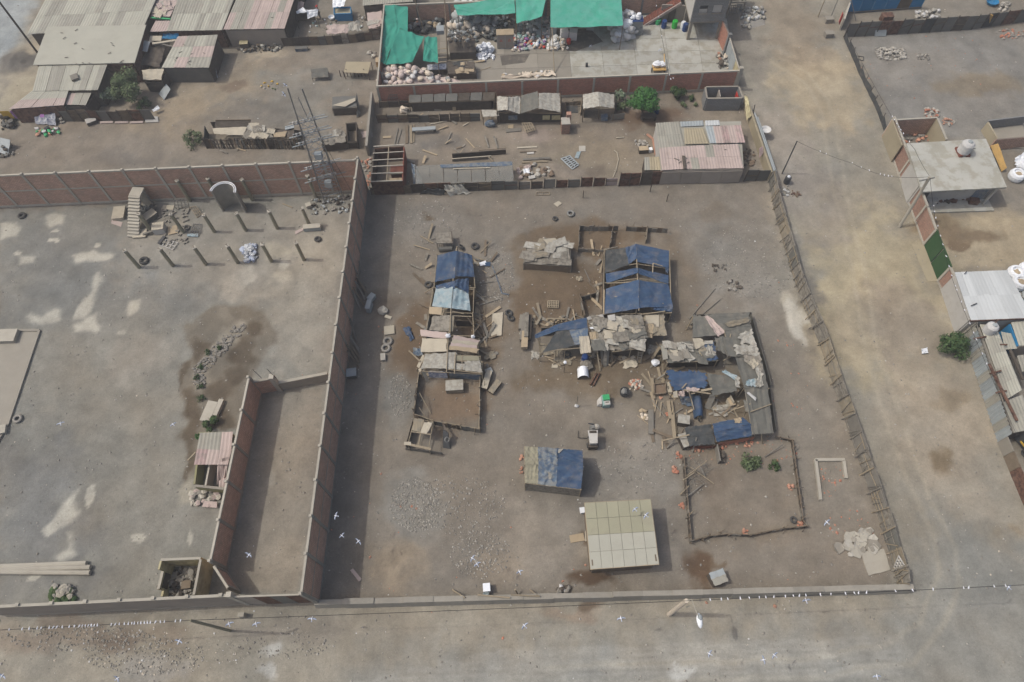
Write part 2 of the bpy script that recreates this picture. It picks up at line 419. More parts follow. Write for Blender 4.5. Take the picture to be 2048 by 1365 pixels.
def gpoly(px,rgb,soft=0.5,k=1.0,warp=1.0):
    pts=[P(*p) for p in px];e=soft*2+3;w_=_win(min(p.x for p in pts)-e,max(p.x for p in pts)+e,min(p.y for p in pts)-e,max(p.y for p in pts)+e)
    X=GX[w_]+(WX[w_]-GX[w_])*warp;Y=GY[w_]+(WY[w_]-GY[w_])*warp
    ins=np.zeros(X.shape,bool);dist=np.full(X.shape,1e9)
    for i in range(len(pts)):
        a,b=pts[i],pts[(i+1) % len(pts)]
        cond=((a.y > Y) != (b.y > Y));xi=(b.x-a.x)*(Y-a.y)/((b.y-a.y) if abs(b.y-a.y) > 1e-9 else 1e-9)+a.x
        ins ^= cond & (X < xi)
        dx,dy=b.x-a.x,b.y-a.y;L=dx*dx+dy*dy+1e-9
        t=np.clip(((X-a.x)*dx+(Y-a.y)*dy)/L,0,1)
        dist=np.minimum(dist,np.hypot(X-a.x-t*dx,Y-a.y-t*dy))
    sd=np.where(ins,dist,-dist);m=np.clip(sd/soft*0.5+0.5,0,1);m=np.clip(m+(HF[w_]-0.5)*5.0*m*(1-m),0,1);m=np.clip(m*m*(3-2*m)*k,0,1)[...,None];GC[w_]=GC[w_]*(1-m)+np.array(rgb,float)*m
def gblob(u,v,ru,rv,rgb,k=1.0,soft=0.6,warp=1.0):
    c=P(u,v);a=(P(u+ru,v)-c).length;b=(P(u,v-rv)-c).length
    s=_win(c.x-a*1.6-1,c.x+a*1.6+1,c.y-b*1.6-1,c.y+b*1.6+1)
    X=GX[s]+(WX[s]-GX[s])*warp-c.x;Y=GY[s]+(WY[s]-GY[s])*warp-c.y
    r=np.hypot(X/a,Y/b);m=np.clip((1+soft/2-r)/max(soft,1e-3),0,1);m=np.clip(m+(HF[s]-0.5)*6.5*m*(1-m),0,1)
    m=np.clip(m*m*(3-2*m)*k,0,1)[...,None];GC[s]=GC[s]*(1-m)+np.array(rgb,float)*m
def gline(px,w,rgb,k=1.0,warp=0.25):
    pts=[P(*p) for p in px];X=GX+(WX-GX)*warp;Y=GY+(WY-GY)*warp;dist=np.full(X.shape,1e9)
    for a,b in zip(pts[:-1],pts[1:]):
        dx,dy=b.x-a.x,b.y-a.y;L=dx*dx+dy*dy+1e-9;t=np.clip(((X-a.x)*dx+(Y-a.y)*dy)/L,0,1)
        dist=np.minimum(dist,np.hypot(X-a.x-t*dx,Y-a.y-t*dy))
    lay(np.clip(1.5-dist/w,0,1)*(0.45+0.55*fbm(GX,GY,2.0,77)),rgb,k)
# large zones
gpoly([(0,425),(737,385),(690,760),(640,1205),(0,1232)],(132,129,121),0.4,warp=0.3)
gpoly([(0,425),(420,410),(520,520),(400,660),(80,660),(0,660)],(120,119,115),6.0)
gpoly([(250,440),(720,400),(690,640),(560,600),(240,560)],(140,134,124),2.5)
gpoly([(560,520),(700,480),(660,740),(520,740)],(146,139,127),3.0)
gpoly([(90,700),(360,690),(380,1000),(200,1180),(20,1180)],(130,126,117),6.0)
gpoly([(0,900),(130,880),(180,1180),(0,1190)],(118,116,112),3.0)
gpoly([(518,790),(650,770),(598,1190),(455,1185)],(138,130,118),0.4,warp=0.2)
gpoly([(745,385),(1535,362),(1590,540),(1640,690),(1740,985),(1812,1170),(640,1205)],(125,117,107),0.4,warp=0.2)
gpoly([(1480,-60),(1690,-60),(1690,75),(1780,250),(1860,520),(1925,670),(2060,960),(2300,1400),(2300,1700),(-400,1700),(-400,1250),(0,1238),(640,1208),(1815,1180),(1640,690),(1590,540),(1535,362),(1475,150)],(144,137,124),0.5,warp=0.3)
gpoly([(1850,980),(2300,1250),(2300,1700),(500,1700),(700,1330),(1500,1260),(1800,1220)],(138,136,129),3.0)
gpoly([(1690,75),(2200,40),(2200,330),(1790,255)],(131,127,121),0.7,warp=0.4)
gpoly([(1850,430),(2200,420),(2200,540),(1890,540)],(160,146,122),1.0)
gpoly([(-300,-200),(110,-200),(60,60),(0,150),(-300,500)],(152,156,156),1.6)
gpoly([(60,60),(110,-60),(300,-200),(330,-100),(110,180),(0,300),(0,150)],(156,146,128),1.6)
gpoly([(750,385),(745,200),(1480,165),(1535,360)],(128,118,106),0.5,warp=0.3)
gpoly([(330,140),(740,90),(740,310),(0,345),(0,270)],(131,121,109),1.5)
gpoly([(330,165),(520,120),(560,180),(400,260),(300,240)],(146,132,112),3.5)
gpoly([(540,150),(700,150),(650,250),(520,240)],(126,123,116),4.0)
gpoly([(440,205),(620,190),(560,240),(430,250)],(118,112,104),3.0)
# tan sand on the side road
gblob(1730,560,150,150,(166,154,128),0.9,0.9);gblob(1690,640,95,110,(168,155,128),0.85,0.9);gblob(1640,170,90,80,(164,149,124),0.85,0.9)
gblob(1590,60,70,60,(140,128,112),0.8,1.0);gblob(1800,640,70,70,(138,126,112),0.7,0.9);gblob(1560,300,50,90,(150,141,130),0.8,0.9)
gblob(1640,400,60,80,(138,130,122),0.6,1.0);gblob(1880,850,90,130,(153,142,126),0.8,1.0);gblob(1895,932,20,24,(124,110,90),0.9,1.0)
gblob(1910,800,45,14,(132,120,102),0.8,1.0);gblob(1740,660,130,60,(140,130,117),0.35,1.0);gblob(2020,1060,22,16,(136,124,106),0.9,1.0)
gblob(1615,570,24,40,(112,102,92),0.7,1.0);gblob(1600,480,10,30,(166,160,148),0.8,0.9);gblob(1885,460,55,22,(130,112,88),0.7,1.0)
gblob(1950,470,60,12,(126,108,86),0.9,0.7);gblob(1920,492,22,10,(112,94,74),0.9,0.6);gblob(1960,170,90,22,(126,114,96),0.7,1.0)
for line,w,k in (([(1536,120),(1608,164),(1646,231),(1659,349),(1669,381),(1713,586),(1726,680),(1754,785),(1782,875),(1833,1003),(1869,1080),(1877,1143),(1844,1246),(1767,1292),(1600,1318),(1100,1335)],0.2,0.42),
                   ([(1560,115),(1613,143),(1659,205),(1674,256),(1685,349),(1700,420),(1733,548),(1749,680),(1792,811),(1828,908),(1859,1003),(1908,1090),(1915,1169),(1895,1246),(1831,1323),(1650,1352),(1000,1380)],0.2,0.42)):
    gline(line,w,(176,166,146),k)
for j,y in enumerate((1290,1302,1316,1330,1345,1358)):gline([(1000-60*j,y+14),(1500,y),(1800,y-14)],0.16,(168,166,160),0.5)
gblob(1375,1352,25,12,(186,186,182),0.8,1.0)
# street verge bottom left: darker soil, pale rubble dust
gblob(150,1270,190,26,(132,118,104),0.8,1.0);gblob(230,1290,50,22,(118,104,92),0.7,1.0);gblob(300,1335,60,30,(150,146,140),0.7,1.0)
gblob(545,1310,22,18,(176,174,168),0.9,0.9);gblob(530,1345,18,14,(176,174,168),0.8,0.9);gblob(560,1265,130,24,(136,128,117),0.8,1.0);gblob(1160,1235,60,14,(150,130,112),0.6,1.0)
# pale patches broken through in the left yard
PALE=(176,171,158)
for u,v,a,b in ((110,467,10,3),(108,485,10,3),(34,508,7,5),(194,490,5,4),(277,1079,14,9),(378,1076,5,12),(178,990,8,18),(70,1160,12,6)):
    gblob(u,v,a,b,PALE,0.95,0.3,0.5)
for pl in ([(92,432),(112,426),(128,434),(126,450),(98,456),(90,446)],[(0,446),(28,444),(42,456),(38,470),(0,478)],[(36,512),(58,508),(70,512),(68,522),(40,530)],[(158,975),(150,1000),(160,1020),(140,1045),(100,1070),(92,1060),(112,1040),(120,1015),(135,990)],[(150,1062),(147,1090),(150,1105),(120,1125),(105,1120),(125,1100),(138,1090),(140,1065)],[(146,508),(165,500),(195,502),(225,508),(222,516),(195,520),(150,526)],[(47,635),(60,625),(80,635),(108,620),(118,622),(120,640),(90,648),(60,648)],[(200,545),(208,560),(195,575),(190,600),(175,635),(150,640),(155,622),(170,600),(185,580),(188,555)],[(148,652),(186,632),(192,628),(200,650),(195,660),(150,662)],[(255,625),(262,600),(284,598),(275,620),(258,635)],[(450,590),(470,545),(500,530),(508,560),(480,580),(468,610)]):gpoly(pl,PALE,0.3,0.9,0.35)
gblob(474,568,26,34,(158,150,138),0.8,0.9);gblob(238,661,10,8,PALE,0.6,0.9);gblob(275,715,60,42,(146,140,130),0.8,1.0);gblob(560,560,26,14,(170,162,146),0.8,0.8);gblob(560,500,30,14,(160,152,136),0.8,0.9)
gblob(630,520,60,60,(156,149,136),0.6,1.0);gblob(556,540,10,9,PALE,0.8,0.6);gblob(550,950,12,13,(170,164,152),0.5,0.8)
# seepage: wet ground and pale salt trail
gpoly([(372,655),(400,630),(440,606),(490,602),(535,615),(557,645),(548,685),(505,745),(490,800),(470,850),(405,870),(388,948),(372,945),(360,880),(366,800),(358,745),(378,705)],(118,110,98),0.35)
for u,v,a,b in ((398,690,20,22),(487,700,30,24),(470,735,16,26),(450,780,26,30),(378,860,12,50),(385,800,16,40),(440,840,24,24),(376,930,9,20),(512,660,16,14),(372,745,8,30)):
    gblob(u,v,a,b,(88,76,63),0.75,0.8)
gline([(478,650),(440,680),(418,705),(400,740),(402,770)],0.5,(152,144,131),1.0,0.6);gblob(450,672,30,24,(148,140,126),0.7,0.8);gblob(455,625,22,20,(134,126,113),0.7,0.9)
gblob(374,985,14,30,(160,152,136),0.8,0.8)
# the plot in the middle
for u,v,a,b,c,k in ((1110,590,135,70,(108,92,75),.95),(1170,480,110,34,(108,92,75),.9),(825,690,45,75,(106,89,72),.95),(960,640,40,80,(108,93,76),.8),(1040,520,40,40,(112,97,80),.8),(900,420,60,16,(116,106,95),.7),
                         (905,800,62,54,(122,102,83),.85),(1220,745,150,48,(108,94,77),.9),(1460,800,90,60,(108,94,76),.85),(1360,560,30,90,(118,106,92),.7),(1480,980,110,100,(126,113,98),.7),(1410,950,40,30,(110,98,86),.7),
                         (1000,560,40,70,(128,123,116),.8),(870,450,70,50,(128,122,114),.7),(1510,520,120,90,(132,128,121),.8),(830,1010,60,60,(131,128,122),.9),(800,800,30,60,(124,120,113),.8),
                         (1280,950,90,60,(138,133,125),.8),(1090,1080,80,70,(140,132,121),.7),(800,1125,66,50,(146,133,116),.85),(1650,950,70,110,(132,125,115),.8),(1590,780,50,160,(131,124,114),.8),
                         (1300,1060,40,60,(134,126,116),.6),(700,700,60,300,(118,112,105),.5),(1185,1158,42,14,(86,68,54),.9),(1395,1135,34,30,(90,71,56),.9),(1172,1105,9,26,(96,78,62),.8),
                         (1440,1120,26,8,(100,84,68),.7),(1575,605,12,20,(176,168,152),.8),(1592,640,20,34,(182,177,166),.9),(1604,670,9,16,(182,177,166),.8),(1555,440,20,50,(140,130,116),.6),
                         (1430,420,30,20,(118,106,92),.6),(1230,820,140,40,(132,124,113),.6),(860,435,14,8,(104,88,70),.8),(1300,800,60,50,(122,112,98),.6),(765,610,30,24,(96,84,74),.6),(985,1130,60,40,(138,126,111),.6),(1190,1215,26,12,(98,82,68),.8)):
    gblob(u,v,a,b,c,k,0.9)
# farm yard and north-west yards
for u,v,a,b,c,k in ((1300,235,60,20,(112,92,76),.9),(1060,270,60,16,(138,126,114),.7),(1180,320,120,40,(140,128,110),.7),(900,290,40,14,(108,103,98),.7),(1120,345,60,14,(146,134,122),.7),(1180,345,22,10,(112,100,88),.7),
                         (1450,240,60,16,(138,127,112),.8),(1080,275,26,10,(150,136,128),.6),(36,122,34,22,(104,100,96),.9),(40,190,40,40,(160,150,128),.7),(250,320,60,16,(118,110,102),.7),(420,110,40,10,(120,108,96),.7),(535,105,40,9,(178,164,142),.6),(470,172,30,8,(120,102,86),.7),(1500,100,20,60,(130,122,112),.6)):
    gblob(u,v,a,b,c,k,0.9)
# coarse mottling everywhere, warm-cool
mot=(fbm(GX,GY,3.5,41)-0.5)[...,None];mo2=(fbm(GX,GY,1.0,51,3)-0.5)[...,None];wc=(fbm(GX,GY,5.0,61)-0.5)[...,None]
gray=GC.mean(-1,keepdims=True);GC=(gray+(GC-gray)*0.9)*1.03+np.array([0.0,1.0,0.0])
GC=GC*(1+0.17*mot+0.20*mo2)+wc*np.array([7.0,0.0,-7.0])
# relief: spoil heap, sand heap, drain rill
def mound(u,v,ru,rv,h):
    c=P(u,v);a=(P(u+ru,v)-c).length;b=(P(u,v-rv)-c).length
    r=np.hypot((WX-c.x)/a,(WY-c.y)/b);GZ[:] += h*np.clip(1-r,0,1) ** 1.3*(0.8+0.5*fbm(GX,GY,0.8,91,3))
mound(800,1125,62,48,0.35);mound(36,122,36,24,0.7);mound(1655,650,30,40,0.10);mound(1650,640,18,24,0.12);mound(1592,640,20,40,0.10);mound(1830,600,50,60,0.2);mound(1960,475,60,18,0.2);mound(1115,343,50,10,0.25)
gl=GC/255.0;gl=np.where(gl <= 0.04045,gl/12.92,((np.clip(gl,0,1)+0.055)/1.055) ** 2.4)/KL
me=bpy.data.meshes.new('ground')
nv=NX*NY;me.vertices.add(nv);me.vertices.foreach_set('co',np.stack([GX,GY,GZ],-1).astype(np.float32).ravel())
ii=np.arange(nv).reshape(NY,NX);qd=np.stack([ii[:-1,:-1],ii[:-1,1:],ii[1:,1:],ii[1:,:-1]],-1).reshape(-1,4)
me.loops.add(qd.size);me.loops.foreach_set('vertex_index',qd.ravel().astype(np.int32));me.polygons.add(len(qd))
me.polygons.foreach_set('loop_start',np.arange(0,qd.size,4).astype(np.int32));me.polygons.foreach_set('use_smooth',np.ones(len(qd),bool));me.update()
at=me.attributes.new('soil','FLOAT_COLOR','POINT');at.data.foreach_set('color',np.concatenate([np.clip(gl,0,0.8).reshape(-1,3),np.ones((nv,1))],1).astype(np.float32).ravel())
gm=bpy.data.materials.new('ground');MATS['ground']=gm;gm.use_nodes=True;n=gm.node_tree.nodes;l=gm.node_tree.links
b=n['Principled BSDF'];b.inputs['Roughness'].default_value=0.95;b.inputs['Specular IOR Level'].default_value=0.12
an=n.new('ShaderNodeAttribute');an.attribute_name='soil';geo=n.new('ShaderNodeNewGeometry')
def gnoise(s,d,r):
    x=n.new('ShaderNodeTexNoise');x.inputs['Scale'].default_value=s;x.inputs['Detail'].default_value=d;x.inputs['Roughness'].default_value=r;l.new(geo.outputs['Position'],x.inputs['Vector']);return x.outputs['Fac']
def gmath(op,a,c):
    x=n.new('ShaderNodeMath');x.operation=op
    for i,s in enumerate((a,c)):
        if isinstance(s,(int,float)):x.inputs[i].default_value=s
        else:l.new(s,x.inputs[i])
    return x.outputs[0]
f1,f2,f3=gnoise(0.8,8,0.75),gnoise(3.2,5,0.8),gnoise(9.0,3,0.8)
fac=gmath('ADD',gmath('ADD',gmath('MULTIPLY',gmath('SUBTRACT',f1,0.5),0.32),gmath('MULTIPLY',gmath('SUBTRACT',f2,0.5),0.55)),gmath('ADD',gmath('MULTIPLY',gmath('SUBTRACT',f3,0.5),0.60),1.0))
sc_=n.new('ShaderNodeVectorMath');sc_.operation='SCALE';l.new(an.outputs['Color'],sc_.inputs[0]);l.new(fac,sc_.inputs['Scale']);l.new(sc_.outputs[0],b.inputs['Base Color'])
bp=n.new('ShaderNodeBump');bp.inputs['Strength'].default_value=0.5;bp.inputs['Distance'].default_value=0.05
l.new(gmath('ADD',gmath('MULTIPLY',f2,0.7),gmath('MULTIPLY',f3,0.5)),bp.inputs['Height']);l.new(bp.outputs[0],b.inputs['Normal'])
me.materials.append(gm);go=bpy.data.objects.new('ground',me);COL.objects.link(go);go['kind']='structure'
# ================================================================ walled yard on the left
def brick_wall(label,p,q,h,nb,brick='brick',tiers=2,t=0.16,face=1,cap='concrete_pale',stub=True,plinth=0.25,col='concrete',capw=0.17,group=None):
    """confined-masonry wall: panels, pilasters, tie beam, coping"""
    p=g0(p);q=g0(q);th=T('brick_wall',label,'wall',p,group);d=(q-p)/nb;dn=d.normalized();s=Vector((-dn.y,dn.x,0))*face
    zt=[plinth+(h-0.16-plinth)*i/tiers for i in range(tiers+1)]
    wpart('plinth',p,q,plinth,t+0.05,col,th)
    for i in range(nb):
        a,b=p+d*i+dn*0.12,p+d*(i+1)-dn*0.12
        for k in range(tiers):
            wpart('brick_panel',a,b,zt[k+1]-(0.09 if k < tiers-1 else 0),t-0.03,brick,th,z0=zt[k]+(0.09 if k else 0))
    for k in range(1,tiers):wpart('tie_beam',p+dn*0.13,q-dn*0.13,zt[k]+0.09,t,col,th,z0=zt[k]-0.09)
    wpart('coping',p-dn*0.1,q+dn*0.1,h,capw,cap,th,z0=h-0.16)
    for i in range(nb+1):
        a=p+d*i
        wpart('pilaster',a-dn*0.12,a+dn*0.12,h-0.17,t+0.1,col,th)
        if stub:obj('pilaster_head',MB().box((a.x+s.x*0.04,a.y+s.y*0.04,h+0.09),0.2,0.2,0.14,math.atan2(dn.y,dn.x)),cap,th)
    return th
NWc=P(716,318,4.7);NWc=Vector((NWc.x,NWc.y,0));SWc=g0(P(601,1187,4.9))
brick_wall('long brown brick wall with slanting pilasters along the back of the left yard',Vector((-61.0,NWc.y-0.55,0)),NWc+Vector((-0.25,0.0,0)),4.6,14,face=-1,col='concrete_pale')
brick_wall('tall brick wall with pale coping shading the ground beside it, left of the sheds',NWc,SWc,4.8,15,tiers=2,col='adobe',face=-1)
WN,WS=g0(P(497,755,3.2)),g0(P(420,1122,3.2))
brick_wall('brick wall dividing the left yard from the narrow empty yard',WN,WS,3.2,5,tiers=1,col='adobe',face=-1)
WS2=g0(P(452,1185,2.4))
brick_wall('short lower brick wall stretch behind the roofless yellow room',WS+Vector((0.05,-0.3,0)),Vector((WS2.x,WS2.y+0.4,0)),2.4,1,tiers=1,col='adobe',stub=False)
# north end of the narrow yard: low adobe wall with a leaning concrete pier
th=T('yard_wall','low stained adobe wall with a concrete pier closing the narrow yard','wall',P(560,780))
a,b_=g0(P(500,757,3.0)),g0(P(655,748,1.2));m_=lerp(a,b_,0.27)
wpart('brick_panel',a,m_,2.2,0.16,'brick',th);wpart('adobe_panel',m_,b_,1.25,0.2,'adobe',th)
wpart('coping',a,m_,2.34,0.22,'concrete',th,z0=2.2);wpart('coping',m_+Vector((.12,0,0)),b_,1.37,0.26,'concrete_pale',th,z0=1.25)
obj('pier',MB().box((m_.x,m_.y,1.3),0.4,0.45,2.7),'concrete_pale',th)
for dx in (-0.9,0.3):bar('rebar',(m_.x+dx,m_.y,2.3),(m_.x+dx-0.5,m_.y+0.4,3.3),0.04,0.04,'wire',th)
# street wall of the yard and the gate of the narrow yard
s0,s1=g0(P(-60,1216,3.9)),g0(P(455,1191,3.9))
th=T('street_wall','plastered grey street wall with stubbed coping in front of the left yard','wall',s1)
wpart('plaster_face',s0,s1,3.8,0.18,'plaster_grey',th);wpart('coping',s0,s1,3.9,0.2,'concrete_pale',th,z0=3.8);wpart('plinth',s0,s1,0.3,0.26,'adobe',th)
for i in range(8):c=lerp(s0,s1,(i+0.4)/7.6);obj('pilaster_head',MB().box((c.x,c.y+0.05,3.97),0.26,0.22,0.14),'concrete_pale',th)
obj('corner_post',MB().box((s1.x+0.2,s1.y,2.1),0.36,0.36,4.4),'concrete_pale',th)
ge=g0(P(600,1189,3.9));gw=s1+Vector((0.45,-0.1,0))
th=T('sheet_gate','dark rusty sheet metal gate of the narrow yard','gate',lerp(gw,ge,0.5))
for i in range(4):
    a,b_=lerp(gw,ge,i/4),lerp(gw,ge,(i+1)/4-0.01);wpart('gate_panel',a,b_,3.7+R(-.05,.05),0.05,['plaster_grey','rust','zinc_dark','rust'][i],th,z0=0.05)
bar('gate_rail',up(gw,3.8),up(ge,3.8),0.12,0.1,'concrete_pale',th);bar('gate_rail',up(gw,0.5)+Vector((0,.06,0)),up(ge,0.5)+Vector((0,.06,0)),0.06,0.06,'steel_dark',th)
th=T('wing_wall','slanting end buttress of plastered brick at the foot of the tall wall','wall',ge)
mb=MB();a=SWc;b_=g0(P(640,1206));s=Vector((0.12,0.12,0))
mb.hexa([up(a-s,-.05),up(a+s,-.05),up(b_+s,-.05),up(b_-s,-.05),up(a-s,4.85),up(a+s,4.85),up(b_+s,1.0),up(b_-s,1.0)]);obj('buttress',mb,'plaster_grey',th)
bar('coping',up(a,4.9),up(b_,1.05),0.3,0.08,'concrete_pale',th)
# concrete stub columns
COLS=[((278,535),2.7,'with a tyre at its foot'),((346,532),2.7,'second in the front row'),((412,529),2.7,'third in the front row'),((476,526),2.7,'beside the shiny white bundle'),
        ((543,523),2.7,'second from the right end of the front row'),((608,520),2.7,'at the right end of the front row'),
        ((429,464),2.6,'right of the wire racks'),((492,461),2.6,'below the half round concrete shell'),((555,457),2.6,'second from right in the middle row'),((619,451),2.6,'above the grey cabinet'),
        ((303,462),2.6,'leaning over the broken furniture'),((367,465),2.8,'in the middle of the dumped furniture'),((380,402),3.0,'against the back wall behind the crates'),
        ((505,400),3.0,'against the back wall right of the concrete shell'),((632,395),3.2,'at the back wall beside the pylon'),((439,398),3.0,'half hidden behind the concrete shell')]
for (u,v),h,w in COLS:
    c=P(u,v);th=T('concrete_column','olive grey concrete stub column '+w,'column',c,'stub columns of the unfinished building')
    obj('shaft',MB().tube(up(c,-.1),up(c,h),0.19,0.17,8),'column_grey',th)
    obj('column_cap',MB().box(up(c,h+0.05),0.34,0.34,0.12,R(0,1)),'concrete_pale',th)
    for k in range(3):bar('rebar',up(c,h+.08)+Vector((R(-.1,.1),R(-.1,.1),0)),up(c,h+0.3)+Vector((R(-.15,.15),R(-.15,.15),0)),0.025,0.025,'rust',th)
# half-round concrete shell
c=P(469,425);th=T('concrete_shell','upright half round concrete shell with a bright white rim at the back wall','shell',c)
def halfshell(r0,r1,z0,z1,n=16):
    mb=MB();o=[]
    for i in range(n+1):
        t=math.pi*i/n-0.12
        for r in (r0,r1):
            for z in (z0,z1):o.append(c+Vector((math.cos(t)*r,math.sin(t)*r,z)))
    fs=[]
    for i in range(n):
        k=4*i;fs += [(k,k+4,k+5,k+1),(k+2,k+3,k+7,k+6),(k+1,k+5,k+7,k+3),(k,k+2,k+6,k+4)]
    fs += [(0,1,3,2),(4*n,4*n+2,4*n+3,4*n+1)];return mb.add(o,fs)
obj('shell_wall',halfshell(1.12,1.28,-0.1,3.1),'adobe',th,smooth=False);obj('shell_lip',halfshell(1.1,1.16,3.1,3.18),'plastic_white',th);obj('shell_rim',halfshell(1.25,1.33,3.1,3.2),'plastic_white',th)
# free-standing stair
c0,c1=P(268,476),P(285,432);th=T('concrete_stair','free standing flight of pale concrete steps leading nowhere','stairs',c0)
a=P(267,476);d=(g0(P(268,395,2.3))-a);L=d.length;d.normalize();s=Vector((d.y,-d.x,0))*0.6;ns=13
for i in range(ns):
    z=0.18*(i+1);p0=a+d*(0.27*i);p1=a+d*(0.27*(i+1.15))
    obj('step',MB().hexa([up(x,z-0.12) for x in (p0-s,p0+s,p1+s,p1-s)]+[up(x,z) for x in (p0-s,p0+s,p1+s,p1-s)]),'concrete_pale',th)
e=a+d*(0.27*ns);f_=e+d*1.1
obj('landing',MB().hexa([up(x,2.2) for x in (e-s,e+s,f_+s,f_-s)]+[up(x,2.36) for x in (e-s,e+s,f_+s,f_-s)]),'concrete_pale',th)
s2=s*0.86;mb=MB();mb.hexa([up(x,-.05) for x in (a-s2,a+s2)]+[up(x,1.9) for x in (e+s2,e-s2)]+[up(x,0.08) for x in (a-s2,a+s2)]+[up(x,2.26) for x in (e+s2,e-s2)])
mb.box(up(f_-d*.2,1.05),1.0,0.25,2.3,math.atan2(-d.x,d.y));obj('stringer',mb,'adobe',th)
# furniture and junk round the stair
def junkbox(name,label,cat,u,v,sx,sy,sz,rz,m,z=0.0,lid=None,group=None):
    c=P(u,v);th=T(name,label,cat,up(c,z),group);k=0.04
    mb=MB().box(up(c,z+sz/2),sx-k,sy-k,sz,rz);obj('body',mb,m,th)
    obj('top_board',MB().box(up(c,z+sz+0.02),sx,sy,0.05,rz),lid or m,th);return th
def rack(name,label,cat,c4,m,nb=4,nc=4,t=0.05,w=0.05,group=None,zoff=0.05):
    q=Q(c4);th=T(name,label,cat,g0(q[3]),group)
    for i in range(nb+1):bar('slat',up(lerp(q[0],q[1],i/nb),zoff),up(lerp(q[3],q[2],i/nb),zoff),w,t,m,th)
    for i in range(nc+1):bar('cross_bar',up(lerp(q[0],q[3],i/nc),zoff-t),up(lerp(q[1],q[2],i/nc),zoff-t),w,t,m,th)
    return th
junkbox('cabinet','cream cabinet lying on its side beside the stair','cabinet',302,437,0.9,1.5,0.55,-0.75,'zinc_dark',lid='card_pale')
junkbox('fridge','pale overturned fridge amid the dumped furniture','fridge',322,462,1.15,0.95,0.75,0.12,'plaster_white',lid='card_pale')
junkbox('mattress','flat cream mattress board lying left of the stair foot','mattress',281,469,1.3,1.05,0.14,0.05,'card_pale')
junkbox('crate','pale stacked boards left of the concrete stair','boards',240,429,1.2,1.6,0.3,0.1,'card_pale')
sheet('panel',Q([(224,440),(245,445),(242,454),(222,447)]),'fibre_pink',None,2,2,t=0.05,label='small pink sheet on the ground left of the stair',cat='panel')
rack('wire_rack','pale slatted rack lying right of the junk pile','rack',[(387,448,.05),(404,449,.05),(397,473,.05),(379,470,.05)],'steel',4,3)
rack('wire_rack','leaning slatted crate panel against the back wall','rack',[(347,398,1.2),(374,399,1.2),(379,416,.1),(351,417,.1)],'wood_grey',4,3)
rack('wire_rack','pale lattice rack right of the leaning crate panel','rack',[(380,415,.3),(392,413,.3),(404,429,.05),(394,436,.05)],'wood_pale',3,3)
rack('wire_rack','white slatted rack below the junk pile','rack',[(325,478,.05),(356,486,.05),(346,500,.05),(318,490,.05)],'plaster_white',4,2,w=0.07)
bar('beam',up(P(288,472),.2),up(P(322,463),.35),0.22,0.2,'wood_grey',None,'grey wooden beam lying across the dumped furniture','beam')
bar('beam',up(P(319,490),.12),up(P(331,475),.15),0.3,0.2,'steel_dark',None,'dark steel channel lying by the white rack','beam')
sheet('panel',Q([(335,455,.1),(354,450,.1),(356,466,.1),(336,470,.1)]),'card',None,3,3,wob=.05,t=.04,label='brown board under the middle stub column',cat='board')
sheet('panel',Q([(327,410,.05),(348,411,.05),(346,420,.05),(322,419,.05)]),'card_pale',None,3,3,t=.04,label='pale board on the ground behind the dumped furniture',cat='board')
sheet('plastic_sheet',Q([(374,468,.1),(396,468,.1),(395,474,.1),(374,473,.1)]),'tarp_sky',None,4,2,wob=.05,label='light blue plastic strip by the pale slatted rack',cat='plastic')
sheet('black_sack',Q([(282,412,.5),(312,408,.6),(308,430,.2),(283,436,.1)]),'net_black',None,6,6,wob=.15,t=.1,label='black bundle heaped right of the stair',cat='bundle')
mb=MB()
for i in range(70):
    c=P(R(318,378),R(412,488));mb.box(up(c,.06),R(.08,.5),R(.05,.25),R(.05,.2),R(0,3))
obj('scrap',mb,'wood_grey',None,'loose broken scrap scattered among the dumped furniture','scrap',None,'stuff',at=P(350,450))
def tyre(label,u,v,r=0.42,tilt=(0,0,1),z=0.13,m='rubber',group='old tyres'):
    c=P(u,v);th=T('tyre',label,'tyre',c,group);mb=MB().torus(up(c,z),r*0.72,r*0.28,tilt,18,7);o=obj('tread',mb,m,th,smooth=True)
    obj('rim',MB().torus(up(c,z+.02),r*0.46,r*0.06,tilt,18,5),'steel_dark',th);return th
tyre('old tyre leaning by the leftmost stub column',289,523,.48);tyre('old tyre lying below the grey cabinet',636,480,.36);tyre('dusty tyre lying near the left edge by the back wall',45,433,.42);tyre('small tyre in the dumped furniture',375,457,.34)
junkbox('cabinet','grey metal cabinet lying beside the right middle columns','cabinet',626,459,1.75,0.55,0.5,0.06,'zinc',lid='concrete_pale')
sheet('plank',Q([(590,463,.05),(606,456,.05),(608,460,.05),(591,469,.05)]),'fibre_pink',None,2,1,t=.05,label='short pinkish plank left of the grey cabinet',cat='plank')
junkbox('block','pale concrete block below the pylon','block',618,414,.55,.5,.35,.4,'concrete_pale')
bar('plank',up(P(565,408),.04),up(P(585,416),.04),.12,.05,'wood_pale',None,'thin pale plank on the ground left of the pylon','plank')
def heap(name,label,cat,c4,n,s0,s1,mats,z=0.0,hgt=0.3,kind=None,rough=.3,group=None):
    q=Q(c4);cc=sum(q,Vector())/4;th=T(name,label,cat,g0(cc),group,kind);bs={m:MB() for m in mats}
    for i in range(n):
        a,b_=R(0,1),R(0,1);p=bil(q,a,b_);e=max(0,1-(2*a-1) ** 2)*max(0,1-(2*b_-1) ** 2);r=R(s0,s1)
        bs[random.choice(mats)].blob(up(p,z+R(0,hgt)*e+r*.3),r,r*R(.6,1),r*R(.5,.8),rough,6,3,R(0,3))
    for m in mats:
        if bs[m].v:obj('lumps',bs[m],m,th,kind='stuff')
    return th
